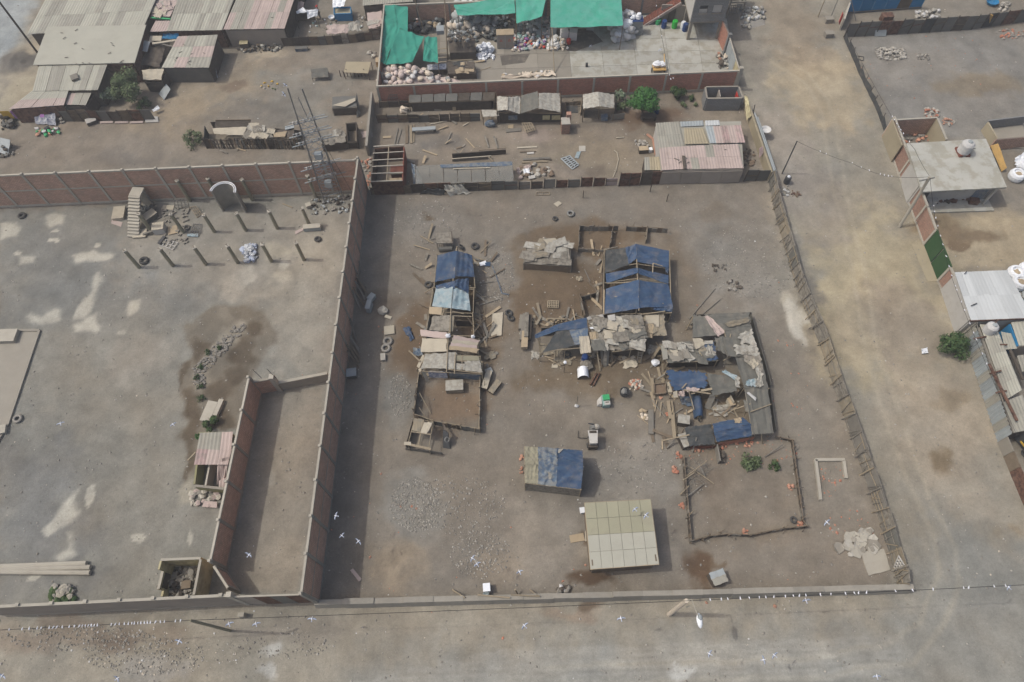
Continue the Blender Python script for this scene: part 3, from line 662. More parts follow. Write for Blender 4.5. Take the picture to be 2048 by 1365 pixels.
heap('plastic_bundle','shiny white plastic bundle lying by the front row of columns','plastic',[(487,494),(511,492),(513,520),(488,524)],60,.14,.4,['plastic_white','plastic_white','bird_grey'],hgt=.5,rough=.4)
# drain: concrete chute pieces, shrubs
junkbox('trough','pale concrete trough lying beside the drain shrubs','trough',421,826,.9,1.9,.35,-.22,'concrete_pale')
bar('slab',up(P(432,834),.2),up(P(446,802),.2),.42,.35,'concrete_pale',None,'narrow pale slab right of the concrete trough','slab')
mb=MB()
for i in range(240):
    t=R(0,1);u=480-82*min(1,t*1.25)+R(-12,12);v=655+110*t+R(-8,8);c=P(u,v);r=R(.06,.2);mb.blob(up(c,.02),r,r*.8,r*.6,.3,5,3)
obj('rubble',mb,'stone',None,'pale stones along the dry drain trail in the left yard','stones',None,'stuff',at=P(420,710))
# concrete slab floor with kerb at the far left
th=T('concrete_floor',None,None,P(40,760),kind='structure')
q=Q([(-80,662),(80,662),(17,850),(-80,1010)]);obj('floor_slab',MB().prism([up(x,.05) for x in q],.2),'concrete',th)
for a,b_ in ((q[0],q[1]),(q[1],q[2]),(q[2],q[3])):bar('kerb',up(a,.06),up(b_,.06),.22,.22,'concrete',th)
junkbox('plinth','pale square concrete plinth at the left edge on the slab floor','plinth',12,676,2.4,1.3,.45,0,'concrete_pale')
junkbox('block','small concrete block on the kerb at the left edge','block',5,862,.9,.8,.3,.2,'concrete_pale')
tyre('whitish worn tyre right of the slab kerb',37,839,.42,m='stone');
# roofless room on the street wall
th=T('roofless_room','roofless room with yellowish inner walls and rubble on its floor','room',P(350,1165))
a,b_,c_,d=g0(P(322,1120,2.3)),g0(P(402,1117,2.3)),g0(P(388,1190,2.3)),g0(P(310,1192,1.9))
wpart('back_wall',a,b_,2.3,.15,'plaster_yellow',th);wpart('side_wall',b_+Vector((0,-.09,0)),c_,2.3,.15,'plaster_yellow',th)
wpart('side_wall',a+Vector((0,-.09,0)),lerp(a,d,.28),2.3,.15,'plaster_yellow',th);wpart('side_wall',lerp(a,d,.281),lerp(a,d,.8),1.6,.16,'plaster_yellow',th);wpart('side_wall',lerp(a,d,.801),d+Vector((0,.1,0)),.9,.15,'plaster_yellow',th)
wpart('wall_top',a,b_,2.36,.18,'concrete_pale',th,z0=2.3);wpart('wall_top',b_+Vector((0,-.1,0)),c_,2.36,.18,'concrete_pale',th,z0=2.3);wpart('wall_top',lerp(a,d,.29),lerp(a,d,.79),1.67,.2,'concrete_pale',th,z0=1.6)
obj('window_hole',MB().box(up(lerp(a,d,.52)+Vector((.09,0,0)),.95),.06,1.1,.9,math.atan2((d-a).y,(d-a).x)+1.57),'wood_dark',th)
heap('rubble','dark rubble heap on the floor of the roofless room','rubble',[(345,1140),(392,1140),(385,1190),(325,1192)],90,.1,.35,['adobe','wood_dark','stone'],hgt=.3)
bar('beam',up(P(325,1178),1.0),up(P(370,1150),.3),.1,.08,'wood_grey',None,'grey pole leaning inside the roofless room','pole')
junkbox('box','dark open box standing in the roofless room','box',379,1172,.7,.6,.6,.1,'wood_dark',lid='wood')
# broken pink-roofed hut against the dividing wall
th=T('broken_hut','broken hut with faded pink sheet roof against the dividing brick wall','hut',P(425,950))
corr_roof(th,Q([(400,866,2.0),(466,864,2.1),(462,902,2.0),(394,898,1.95)]),3,1,['sheet_red','fibre_pink','fibre_grey'],.3);corr_roof(th,Q([(394,897,1.93),(464,898,1.98),(456,930,1.9),(388,930,1.85)]),3,1,['sheet_red','fibre_pink'],.3)
corr('fallen_sheet',Q([(434,918,2.0),(458,915,2.2),(452,955,.9),(434,970,.7)]),'fibre_pink',th,.3,wob=.1);corr('fallen_sheet',Q([(438,962,1.2),(452,955,1.3),(449,976,1.0),(437,975,1.0)]),'fibre_pink',th,.3)
a,b_=g0(P(390,972,1.2)),g0(P(448,978,1.2));wpart('front_wall',a,b_,1.2,.16,'render_olive',th);wpart('front_coping',a,b_,1.27,.2,'concrete',th,z0=1.2)
wpart('side_wall',g0(P(396,868,1.9))+Vector((0,0,0)),a+Vector((0,.1,0)),1.4,.15,'render_olive',th);wpart('side_wall',lerp(a,b_,.35)+Vector((0,2.2,0)),lerp(a,b_,.35)+Vector((0,.1,0)),1.2,.14,'concrete_pale',th)
wpart('back_wall',g0(P(398,866,1.8)),g0(P(462,866,1.8)),1.8,.15,'render_olive',th)
bar('rafter',P(376,921,1.2),P(392,904,1.9),.1,.08,'wood_pale',th)
heap('rubble','pale broken slabs piled below the broken pink hut','rubble',[(378,982),(440,984),(438,1014),(385,1012)],46,.12,.34,['fibre_pink','stone','concrete_pale'],hgt=.2)
sheet('panel',Q([(408,1002,.35),(434,1004,.35),(434,1016,.2),(404,1014,.2)]),'fibre_pink',None,3,2,wob=.03,t=.05,label='pinkish slab on the rubble below the broken hut',cat='slab')
# long concrete poles on the ground
for i,(a,b_,w) in enumerate((((-60,1136),(176,1128),'uppermost'),((-60,1142),(184,1136),'middle'),((-60,1145),(183,1147),'lowest'))):
    pole('concrete_pole',up(P(*b_),.2),up(P(*a),.2),.2,'concrete_pale',None,w+' of three long concrete poles lying side by side','pole','concrete poles on the ground')
heap('rubble','grey and green rubble piled against the street wall','rubble',[(102,1175),(150,1172),(154,1200),(102,1202)],42,.15,.4,['stone','concrete_pale','leaf_dark'],hgt=.4)
# ================================================================ plants
def foliage(parent,c,r,n,leaf,m,clumps=9,flat=.8,name='crown'):
    """crown of many leaf faces gathered in clumps"""
    mb=MB();cs=[]
    for i in range(clumps):
        th,ph,k=R(0,6.28),math.acos(R(-.4,1)),R(.3,.8)
        cs.append((c+Vector((math.cos(th)*math.sin(ph)*r*k,math.sin(th)*math.sin(ph)*r*k,math.cos(ph)*r*k*flat)),r*R(.28,.5)))
    for i in range(n):
        cc,cr=random.choice(cs);d=Vector((random.gauss(0,1),random.gauss(0,1),random.gauss(0,1))).normalized();p=cc+d*cr*R(.55,1.05)
        if p.z < 0.03:p.z=R(.03,.15)
        nr=(d+Vector((R(-.7,.7),R(-.7,.7),R(-.2,.9)))).normalized();a=nr.orthogonal().normalized();b_=nr.cross(a);s=leaf*R(.6,1.4)
        a,b_=a*math.cos(i)+b_*math.sin(i),b_*math.cos(i)-a*math.sin(i)
        mb.add([p-a*s,p+b_*s*.5,p+a*s,p-b_*s*.5],[(0,1,2,3)])
    obj(name,mb,m,parent)
def tree(name,label,cat,c,r,h,n,leaf,m,clumps=12,group=None,trunk=.12,flat=.8):
    th=T(name,label,cat,c,group);top=up(c,h)
    mb=MB().tube(up(c,-.1),up(c,h*.6),trunk,trunk*.7,7)
    for i in range(6):
        t=i*1.05+R(-.3,.3);mb.tube(up(c,h*R(.35,.6)),top+Vector((math.cos(t)*r*.6,math.sin(t)*r*.6,R(-.1,.3)*r)),trunk*.5,trunk*.2,5)
    obj('trunk',mb,'bark',th);foliage(th,top,r,n,leaf,m,clumps,flat);return th
def bush(label,u,v,r,n,leaf,m,name='bush',cat='bush',h=None,clumps=8,group=None):
    c=P(u,v);return tree(name,label,cat,c,r,h if h is not None else r*.75,n,leaf,m,clumps,group,.04 if r < 1 else .08)
bush('green shrub growing at the broken pink hut',424,850,.75,700,.1,'leaf_dark',h=.5)
bush('small green weed left of the broken pink hut',398,875,.3,160,.07,'leaf')
for i,(u,v,r,w) in enumerate(((404,800,.45,'nearest the concrete trough'),(401,775,.4,'above the one nearest the trough'),(396,757,.35,'at the bend of the drain trail'),(416,706,.35,'halfway up the drain trail'),(403,735,.3,'between the bend and the middle of the drain trail'),(440,698,.3,'in the upper part of the drain trail'))):
    bush('low drain weed '+w,u,v,r,220,.06,'leaf_dark','weed','weed',h=.15,group='weeds along the drain trail')
tree('tree','round bright green tree in the farm yard','tree',P(1282,236),1.75,2.0,7500,.13,'leaf',26,trunk=.14,flat=.85)
bush('leafy bush against the recycling yard wall',1352,198,.95,1100,.12,'leaf_dark',h=.9)
bush('pale leafy bush left of the one against the recycling yard wall',1306,196,.55,350,.1,'leaf_pale',h=.8)
bush('low dark plant in the garden strip',1382,200,.45,320,.08,'leaf_dark','plant','plant',h=.25)
bush('spreading green plant at the edge of the garden strip',1365,214,.55,300,.08,'leaf_dusty','plant','plant',h=.2)
bush('small plant right of the spreading one in the garden strip',1392,211,.3,160,.07,'leaf_dusty','plant','plant',h=.15)
bush('dark plant left in the garden strip',1353,198,.35,200,.08,'leaf_dark','plant','plant',h=.2)
bush('whitish flowering bush between the cloth roofed shed and the tree',1238,203,.9,700,.1,'leaf_pale',h=.8)
bush('dry bush under the flowering bush',1243,222,.7,420,.1,'leaf_dusty',h=.5)
tree('tree','dusty green tree beside the big pale roofs','tree',P(272,200),1.9,2.0,4200,.14,'leaf_dusty',20,flat=.9)
bush('pale flowering shrub left of the dusty green tree',230,205,1.2,1300,.12,'leaf_pale',h=1.0)
bush('low green shrub at the foot of the dusty tree',291,216,.9,700,.1,'leaf_dark',h=.5)
bush('dry yellowish shrub at the end of the dark stake fence',388,284,1.3,620,.12,'leaf_dusty',h=.5)
bush('olive green bush against the corrugated fence on the side road',1898,700,1.35,2600,.12,'leaf_dark',h=.9,clumps=16)
bush('leafy vine on the ground in the stick pen',1500,925,.95,700,.11,'leaf_dusty','vine','plant',h=.15,clumps=10)
bush('small dark plant right of the vine in the stick pen',1547,932,.55,300,.09,'leaf_dark','plant','plant',h=.25)
# ================================================================ the plot in the middle: walls and fences
a,b_=P(634,1208),P(1814,1178);n_=20;th=T('adobe_wall','low crumbling grey adobe wall along the street in front of the sheds','wall',lerp(a,b_,.5))
for i in range(n_):
    p,q=lerp(a,b_,i/n_),lerp(a,b_,(i+1)/n_);h0,h1=R(.75,.95)+.15*(i > 9),R(.75,.95)+.15*(i > 9);d=(q-p).normalized();s=Vector((-d.y,d.x,0))*R(.17,.21);mb=MB()
    def fn(aa,bb):return p
    mb.hexa([up(x,-.06) for x in (p-s*1.9,p+s*1.15,q+s*1.15,q-s*1.9)]+[up(p-s,h0),up(p+s,h0+R(-.05,.05)),up(q+s,h1),up(q-s,h1)]);obj('adobe_block_run',mb,'adobe',th)
# east fence: cane mats and slats on leaning posts
FE=[(1537,364),(1549,425),(1566,485),(1583,545),(1604,605),(1640,692),(1665,770),(1690,842),(1715,915),(1740,987),(1765,1065),(1790,1143),(1796,1172)]
th=T('mat_fence','long grey cane mat fence on leaning posts along the side road','fence',P(1640,692));PF=[P(*x) for x in FE]
pts=[]
for a,b_ in zip(PF[:-1],PF[1:]):
    k=max(2,int((b_-a).length/1.35))
    for i in range(k):pts.append(lerp(a,b_,i/k))
pts.append(PF[-1]);LEAN=Vector((.16,.03,0))
for i,(a,b_) in enumerate(zip(pts[:-1],pts[1:])):
    h=1.75+R(-.12,.12);c4=[up(a+LEAN,h),up(b_+LEAN,h+R(-.1,.1)),up(b_,.02),up(a,.02)]
    sheet('mat_panel',c4,random.choice(['mat_grey','mat_grey','wood_grey','mat_grey','net_grey','mat_cane']),th,3,3,wob=.03,t=.04)
    off=Vector((-.06,0,0))
    for zz in (.3,.7,1.1,1.5):
        if random.random() < .7:bar('slat',up(lerp(a,b_,R(-.1,.1))+off+LEAN*zz/1.75,zz+R(-.1,.1)),up(lerp(a,b_,R(.9,1.1))+off+LEAN*zz/1.75,zz+R(-.1,.1)),.03,R(.06,.11),random.choice(['wood_grey','wood_pale','mat_grey']),th)
    for k in range(random.choice((1,2,3))):
        c=lerp(a,b_,R(.1,.9));bar('upright_slat',up(c+off*1.4,.05),up(c+off*1.2+LEAN+Vector((0,R(-.5,.5),0)),R(1.2,1.9)),.04,R(.05,.1),random.choice(['wood_grey','wood_pale']),th)
    bar('post',up(lerp(a,b_,R(-.2,.2))+Vector((R(-.4,-.1),0,0)),-.05),up(a+LEAN*.9+Vector((-.05,R(-.2,.2),0)),1.75+R(-.3,.25)),R(.05,.1),.07,random.choice(['wood_pale','wood_grey','mat_grey']),th)
rack('slat_pallet','white pallet set into the corner end of the cane mat fence','pallet',[(1797,1112,1.5),(1808,1130,1.5),(1800,1150,.3),(1788,1134,.3)],'plaster_white',3,4,w=.09)
# north fence: patchwork of boards
def patch_fence(label,pts,h0,h1,mats,step=1.3,hf=None,t=.05,name='board_fence',posts=True,group=None,cat='fence'):
    th=T(name,label,cat,g0(pts[0]),group)
    for a,b_ in zip(pts[:-1],pts[1:]):
        k=max(1,int(round((b_-a).length/step)))
        for i in range(k):
            p,q=lerp(a,b_,i/k),lerp(a,b_,(i+1)/k-.012);h=R(h0,h1);wpart('panel',p,q,h,t*R(.7,1.3),random.choice(mats),th)
            if posts:bar('post',up(p+Vector((0,-.06,0)),-.05),up(p+Vector((R(-.08,.08),-.06,0)),h+R(.05,.3)),.08,.08,'wood_dark',th)
            if random.random() < .6:bar('rail',up(p+Vector((0,-.05,0)),h*R(.4,.8)),up(q+Vector((0,-.05,0)),h*R(.4,.8)),.03,.09,random.choice(['wood_dark','wood','rust']),th)
    return th
DK=['rust','wood_dark','zinc_dark','wood_dark','wood','rust']
patch_fence('dark patchwork board fence at the back left of the sheds plot',[P(744,389),P(905,383),P(1036,378)],1.0,1.35,DK)
patch_fence('low patchwork fence of grey and rusty boards in the middle of the back line',[P(1038,378),P(1236,370)],1.0,1.3,['wood_grey','rust','zinc_dark','wood_dark','fibre_pink','wood_grey'])
patch_fence('tall rust brown board fence left of the pink roofed house',[P(1237,372),P(1321,368)],1.75,1.9,['rust','rust','wood_dark'],1.1)
patch_fence('dark board fence right of the pink roofed house',[P(1487,362),P(1534,361)],1.5,1.6,['wood_dark','zinc_dark'],1.1)
# torn cloth hanging over the fence
sheet('torn_sheet',Q([(888,372,1.0),(922,370,1.1),(942,386,.1),(898,392,.1)]),'sack',None,9,6,wob=.18,jag=.2,t=.03,label='torn whitish sheet hanging off the back fence',cat='sheet')
sheet('dark_sheet',Q([(856,378,.8),(890,378,.8),(888,390,.05),(840,388,.05)]),'net_black',None,6,4,wob=.12,jag=.1,t=.05,label='dark tarpaulin heap left of the torn whitish sheet',cat='tarpaulin')

# ================================================================ shed building blocks
def frame(th,q,zs=None,r=.05,m='wood_pale',rails=True,inner=True):
    """posts under the four corners of a roof and rails between them"""
    for p in q:pole('post',(p.x,p.y,-.05),(p.x,p.y,p.z-.02),r,m,th)
    if rails:
        for i in range(4):pole('rail',up(q[i],-.1),up(q[(i+1) % 4],-.1),r*.8,m,th)
def curtain(th,p,q,z0,z1,m,name='side_wall',wob=.03,**kw):
    return sheet(name,[Vector((p.x,p.y,z1)),Vector((q.x,q.y,z1)),Vector((q.x,q.y,z0)),Vector((p.x,p.y,z0))],m,th,6,3,wob=wob,t=.03,**kw)
def patches(th,c4,n,mats,s0=.6,s1=1.4,z=.04,name='roof_patch',wob=.03,jag=.05,seed=0):
    q=Q(c4) if not isinstance(c4[0],Vector) else c4;U=(q[1]-q[0]).normalized();V=(q[3]-q[0]).normalized()
    for i in range(n):
        c=bil(q,R(.06,.94),R(.06,.94));w,h,r=R(s0,s1),R(s0,s1)*.8,R(-.4,.4);u=U*math.cos(r)+V*math.sin(r);v=V*math.cos(r)-U*math.sin(r);zz=z+.012*i
        sheet(name,[up(c-u*w/2-v*h/2,zz),up(c+u*w/2-v*h/2,zz+R(-.03,.03)),up(c+u*w/2+v*h/2,zz),up(c-u*w/2+v*h/2,zz+R(-.03,.03))],random.choice(mats),th,4,4,wob=wob,jag=jag,t=.02)

# ---- west row: blue tarp shed
th=T('tarp_shed','narrow pitched shed with dark blue tarpaulin at the head of the west row','shed',P(910,560))
E1,Rg=1.75,2.35
sheet('tarp',Q([(875,511,E1),(914,502,Rg),(910,556,Rg),(870,565,E1)]),'tarp_blue',th,10,10,sag=.08,wob=.04,t=.015,fold=.05)
sheet('tarp',Q([(914,502,Rg),(944,511,E1),(949,554,E1),(911,553,Rg)]),'tarp_blue',th,10,10,sag=.08,wob=.04,t=.015,fold=.05)
sheet('tarp',Q([(872,571,E1),(911,562,Rg),(909,577,Rg),(872,578,E1)]),'tarp_blue',th,8,4,wob=.04,t=.015,fold=.05)
sheet('tarp',Q([(911,560,Rg),(938,557,E1),(937,588,E1+.05),(910,572,Rg)]),'tarp_blue',th,8,6,wob=.05,t=.015,fold=.05)
frame(th,Q([(874,509,E1),(945,509,E1),(950,575,E1),(868,575,E1)]));pole('ridge_pole',P(914,493,Rg-.1),P(904,580,Rg-.12),.05,'wood_pale',th);pole('post',g0(P(914,494,Rg)),P(914,494,Rg+.1),.06,'wood_pale',th)
curtain(th,P(872,515,1.7),P(868,572,1.7),0,1.3,'mat_cane');curtain(th,P(946,512,1.7),P(951,572,1.7),0,1.5,'net_black')
th=T('tarp_shed','shed section with pale sky blue tarpaulin in the west row','shed',P(900,600))
sheet('tarp',Q([(872,575,E1),(906,574,Rg-.05),(902,617,Rg-.05),(864,613,E1)]),'tarp_sky',th,10,10,sag=.1,wob=.03,t=.015,fold=.05);sheet('tarp',Q([(907,574,Rg-.05),(937,586,E1),(941,622,E1),(903,617,Rg-.05)]),'tarp_sky',th,10,10,sag=.1,wob=.04,t=.015,fold=.05)
frame(th,Q([(866,575,E1),(948,578,E1),(946,626,E1),(858,622,E1)]));pole('ridge_pole',P(902,618,Rg-.05),P(900,668,Rg),.055,'wood_pale',th)
bar('prop',P(850,586,.1),P(868,574,1.7),.09,.06,'wood_pale',th);bar('prop',P(961,590,.1),P(940,572,1.7),.09,.06,'wood_pale',th);curtain(th,P(866,580,1.6),P(858,620,1.6),0,1.2,'card')
curtain(th,P(947,580,1.6),P(946,624,1.6),0,1.3,'wood_dark')
th=T('open_shed','open roofed shed bay with one grey mat in the middle of the west row','shed',P(900,648))
sheet('roof_mat',Q([(865,633,1.85),(903,631,2.25),(898,663,2.2),(859,661,1.8)]),'mat_grey',th,6,6,sag=.05,wob=.03,jag=.04);sheet('roof_mat',Q([(903,631,2.25),(909,631,2.2),(906,663,2.15),(898,663,2.2)]),'mat_cane',th,3,4,wob=.02)
sheet('loose_board',Q([(859,614,1.95),(884,615,2.0),(883,630,2.0),(858,628,1.95)]),'card',th,3,3,t=.05)
frame(th,Q([(857,624,1.7),(945,626,1.7),(948,672,1.7),(850,668,1.7)]))
for a,b_ in (((884,620,2.0),(899,616,2.2)),((903,623,2.2),(928,628,2.0)),((905,632,2.1),(943,634,1.8)),((884,632,2.0),(888,621,2.1))):bar('batten',P(*a),P(*b_),.09,.06,'wood_pale',th)
curtain(th,P(910,636,1.5),P(944,636,1.5),0,1.0,'wood_dark');curtain(th,P(945,630,1.6),P(948,670,1.6),0,1.3,'rust');curtain(th,P(857,626,1.6),P(850,666,1.6),0,1.1,'card_pale')
for a,b_ in (((936,637,1.9),(966,678,.1)),((948,664,1.2),(968,640,.1)),((950,672,1.0),(964,676,.3)),((958,640,.1),(968,672,.1)),((964,648,.1),(970,676,.1))):bar('leaning_board',P(*a),P(*b_),.13,.06,'wood',th)
th=T('board_roof_shed','shed with cream and pink board roofs in the west row','shed',P(900,690))
sheet('roof_board',Q([(840,660,1.75),(893,665,2.2),(892,677,2.2),(842,673,1.75)]),'fibre_pink',th,6,2,wob=.02,jag=.04);sheet('roof_board',Q([(844,677,1.75),(894,678,2.2),(893,703,2.15),(841,705,1.7)]),'card_pale',th,6,4,wob=.02,jag=.05)
for i in range(4):
    t0,t1=i/4,(i+1)/4+.02;q=Q([(907,671,2.2),(962,681,1.75),(952,705,1.7),(897,699,2.2)]);sheet('roof_board',[lerp(q[0],q[3],t0),lerp(q[1],q[2],t0)+Vector((R(-.3,.2),0,R(0,.05))),lerp(q[1],q[2],t1)+Vector((R(-.3,.1),0,0)),lerp(q[0],q[3],t1)],['fibre_pink','card_pale','fibre_pink','card'][i],th,6,2,wob=.02,jag=.06)
frame(th,Q([(846,672,1.6),(958,678,1.6),(956,706,1.6),(845,704,1.6)]));pole('ridge_pole',P(897,664,2.3),P(893,745,2.3),.05,'wood_pale',th);curtain(th,P(958,680,1.5),P(956,704,1.5),0,1.2,'wood_dark');curtain(th,P(846,674,1.5),P(845,704,1.5),0,1.2,'mat_cane')
bar('prop',P(818,702,.1),P(840,723,1.3),.14,.06,'wood_pale',th)
th=T('mat_roof_shed','shed with grey mat roof and torn cloth front at the foot of the west row','shed',P(905,730))
sheet('roof_mat',Q([(850,708,1.8),(896,706,2.25),(893,738,2.2),(842,737,1.75)]),'sack',th,8,6,wob=.05,jag=.06);sheet('roof_mat',Q([(896,705,2.26),(913,706,2.15),(908,738,2.15),(894,738,2.2)]),'sack',th,4,6,wob=.03,jag=.04)
sheet('roof_mat',Q([(912,711,2.05),(957,713,1.8),(959,722,1.8),(912,720,2.05)]),'tarp_olive',th,5,3,wob=.02,jag=.04);sheet('roof_mat',Q([(930,722,1.95),(960,722,1.8),(966,746,1.7),(930,741,1.9)]),'sack',th,5,5,wob=.03,jag=.06);sheet('roof_mat',Q([(911,727,2.05),(931,728,1.95),(930,740,1.9),(910,739,2.05)]),'sack',th,4,4,wob=.03,jag=.04)
frame(th,Q([(850,706,1.7),(960,712,1.7),(964,748,1.65),(842,742,1.65)]));pole('ridge_pole',P(911,705,2.15),P(909,748,2.15),.05,'wood_pale',th)
for a,b_ in (((912,722,2.0),(934,723,1.9)),((924,712,2.0),(924,740,1.95)),((893,739,2.2),(962,747,1.7))):bar('batten',P(*a),P(*b_),.07,.06,'wood_pale',th)
curtain(th,P(856,744,1.3),P(893,744,1.4),.2,1.4,'banner','torn_cloth',.1);curtain(th,P(897,744,1.3),P(960,748,1.3),.05,1.3,'tarp_faded','cloth_wall',.06);curtain(th,P(961,716,1.5),P(965,746,1.5),0,1.3,'wood_dark')
for a,b_ in (((836,735,.8),(848,711,1.6)),((846,742,1.5),(856,764,.1)),((838,742,1.3),(846,737,1.5))):bar('loose_board',P(*a),P(*b_),.3,.05,'card_pale',th)
obj('lamp_bundle',MB().blob(P(896,672,2.4),.25,.22,.22,.2,8,5),'plastic_white',None,'white plastic bundle tied on the ridge of the west row','bundle',at=P(896,672,2.2));obj('lamp_bundle',MB().blob(P(946,674,1.95),.2,.18,.24,.2,8,5),'plastic_white',None,'small white bundle on the right edge of the west row roof','bundle',at=P(946,674,1.8))
# pen at the foot of the west row
def pen_fence(label,px,h,mats,step=.42,name='pen_fence',lean=0.0,post='wood',group=None,closed=True):
    pts=[P(*x) for x in px];th=T(name,label,'fence',pts[0],group)
    for a,b_ in zip(pts[:-1],pts[1:]):
        k=max(1,int(round((b_-a).length/step)));d=(b_-a).normalized();s=Vector((-d.y,d.x,0))
        for i in range(k):
            p,q=lerp(a,b_,i/k),lerp(a,b_,(i+.94)/k);hh=h*R(.85,1.12);wpart('fence_board',p+s*R(-.02,.02),q+s*R(-.02,.02),hh,.035,random.choice(mats),th)
            if i % 3 == 0:bar('post',up(p,-.05),up(p+s*R(-.15,.15),h*R(1.1,1.4)),.07,.07,post,th)
            if random.random() < .3:bar('stick',up(p+s*R(-.4,.4),.03),up(lerp(p,q,R(-1,2))+s*R(-.4,.4),h*R(.9,1.6)),.04,.04,random.choice(['wood','wood_grey','wood_dark']),th)
        bar('rail',up(a,h*.95)+s*.05,up(b_,h*.95)+s*.05,.06,.05,post,th)
    return th
pen_fence('dark stake fence round the bare brown pen below the west row',[(839,750),(829,836),(868,850),(960,866),(962,758)],.85,['wood_dark','wood_dark','wood','zinc_dark','wood_grey'],post='wood_pale')
for a,b_ in (((839,786,1.0),(862,828,.1)),((838,815,1.0),(852,836,.3))):pole('stick',P(*b_),P(*a),.04,'wood_pale',None,'long thin pole leaning '+('upper' if a[1] < 800 else 'lower')+' across the left side of the brown pen','pole')
junkbox('crate','pale cloth covered crate inside the brown pen','crate',910,777,1.55,1.0,.65,.03,'mat_cane',lid='sack')
junkbox('trough','long pale wooden trough standing right of the brown pen','trough',974,764,.55,1.8,.5,-.28,'wood',lid='card_pale');junkbox('drawer','open pale wooden drawer box right of the long trough','box',990,777,.55,1.35,.4,-.62,'wood',lid='mat_cane');junkbox('crate','small grey box behind the long wooden trough','box',978,745,.6,.5,.3,.4,'zinc')
th=T('frame_hut','open pole frame hut with a few mats at the corner of the brown pen','hut',P(850,890));q=Q([(829,838,1.5),(866,843,1.5),(857,897,1.4),(815,890,1.4)]);frame(th,q,r=.05)
sheet('roof_mat',Q([(830,837,1.55),(848,839,1.55),(839,864,1.5),(823,861,1.5)]),'mat_cane',th,4,4,wob=.02,jag=.04);sheet('roof_mat',Q([(848,845,1.57),(866,845,1.57),(853,868,1.52),(841,866,1.52)]),'card_pale',th,4,4,wob=.02,jag=.04)
for t in (.5,):bar('beam',up(lerp(q[0],q[1],t),.03),up(lerp(q[3],q[2],t),.03),.1,.07,'wood_pale',th)
bar('beam',up(lerp(q[0],q[3],.5),.02),up(lerp(q[1],q[2],.5),.02),.08,.06,'wood_pale',th);bar('beam',P(808,887,1.5),P(862,899,1.5),.2,.08,'wood_pale',th);sheet('end_board',Q([(808,884,1.55),(822,884,1.55),(822,891,1.55),(808,890,1.55)]),'card_pale',th,2,2,t=.05)
curtain(th,P(812,900),P(886,909),.0,.55,'wood_grey','front_board');curtain(th,P(829,850),P(815,900),0,1.0,'wood_dark')
th=T('steel_plate','dark upright metal panel with a round hole beside the pole frame hut','panel',P(891,895));sheet('plate',[P(886,860,1.2),P(896,866,1.2),P(900,898,.05),P(886,896,.05)],'steel_dark',th,2,2,t=.08);obj('drum_ring',MB().torus(P(894,880,.9),.2,.06,(.6,-.3,.7),14,6),'steel',th)
bar('beam',P(884,842,.5),P(894,868,1.0),.14,.12,'wood_dark',None,'dark beam propped on the upright metal panel','beam')
# ---- cages and drums north of the west row
th=T('chicken_cage','grey cage of slats with a board top at the head of the west row','cage',P(888,497));q=Q([(872,467,.95),(903,465,.95),(905,486,.9),(874,487,.9)])
sheet('cage_top',q,'mat_grey',th,4,4,wob=.02,t=.05);frame(th,q,r=.035,m='wood_grey')
for i in range(9):a=lerp(q[3],q[2],i/8);bar('cage_bar',(a.x,a.y,.05),(a.x,a.y,.9),.05,.05,'wood_grey',th)
bar('side_plank',P(903,463,1.0),P(905,488,1.0),.1,.08,'green_paint' if False else 'wood_dark',th)
pole('drum',up(P(878,502),.25),up(P(905,500),.25),.25,'zinc_dark',None,'dark pipe drum lying below the slatted cage','drum')
tyre('tyre standing by the ridge post of the blue tarp shed',923,498,.34,(.5,.2,.6),.3);tyre('worn tyre lying right of the blue tarp shed with white litter',950,494,.42);tyre('pale small tyre left of the sky blue tarp',857,571,.4);tyre('round basin ring lying in front of the back fence',1141,429,.42,m='steel');tyre('tyre at the edge of the long wall shade beside the wooden lid',776,684,.48,m='stone');tyre('pale tyre below the other tyre at the edge of the long wall shade',772,698,.46,m='stone');tyre('half sunk tyre in front of the back fence',1110,439,.3);tyre('thin tyre pair leaning near the grey boards',1018,628,.4,(.3,.1,.9));tyre('second thin tyre leaning near the grey boards',1022,638,.38,(.3,.3,.9))
junkbox('lid','pale wooden lid lying above the pair of pale tyres','board',779,662,.95,.9,.12,.1,'card_pale');junkbox('block','pale stone block below the pair of pale tyres','block',767,717,.45,.7,.3,.1,'stone_pale');junkbox('stool','grey cabinet standing in the long wall shade','cabinet',740,618,.45,1.0,.8,-.15,'zinc');junkbox('block','grey box in the shade above the grey cabinet','box',744,598,.55,.75,.4,-.6,'zinc')
obj('sack',MB().blob(up(P(766,623),.15),.5,.45,.3,.15,9,5),'stone_pale',None,'rounded pale sack at the edge of the long wall shade','sack',at=P(766,623));bar('plank',up(P(770,633),.05),up(P(783,637),.05),.3,.06,'card_pale',None,'short pale plank below the rounded sack','plank');junkbox('block','dark chest against the foot of the tall wall','chest',705,750,.9,.8,.5,.1,'zinc_dark',lid='zinc')
for i,(u,v) in enumerate(((722,548),(729,590),(730,584),(731,600),(728,612),(722,622),(711,674),(714,682),(719,700),(720,707),(720,718),(719,726),(718,736),(732,580),(735,588))):
    c=P(u,v);bar('timber',up(c,.04),Vector((SWc.x+(NWc.x-SWc.x)*(c.y-SWc.y)/(NWc.y-SWc.y)+.25,c.y+R(.8,1.6),R(.9,1.9))),.13,.09,random.choice(['wood_dark','wood_grey','wood']),None,'grey timber leaning on the tall wall in its shade','timber','timbers leaning on the tall wall')
sheet('tarp_scrap',Q([(805,657,.15),(818,654,.15),(829,676,.15),(822,682,.1)]),'tarp_blue',None,6,6,sag=-.2,wob=.08,jag=.1,label='crumpled blue tarpaulin scrap left of the west row',cat='tarpaulin')
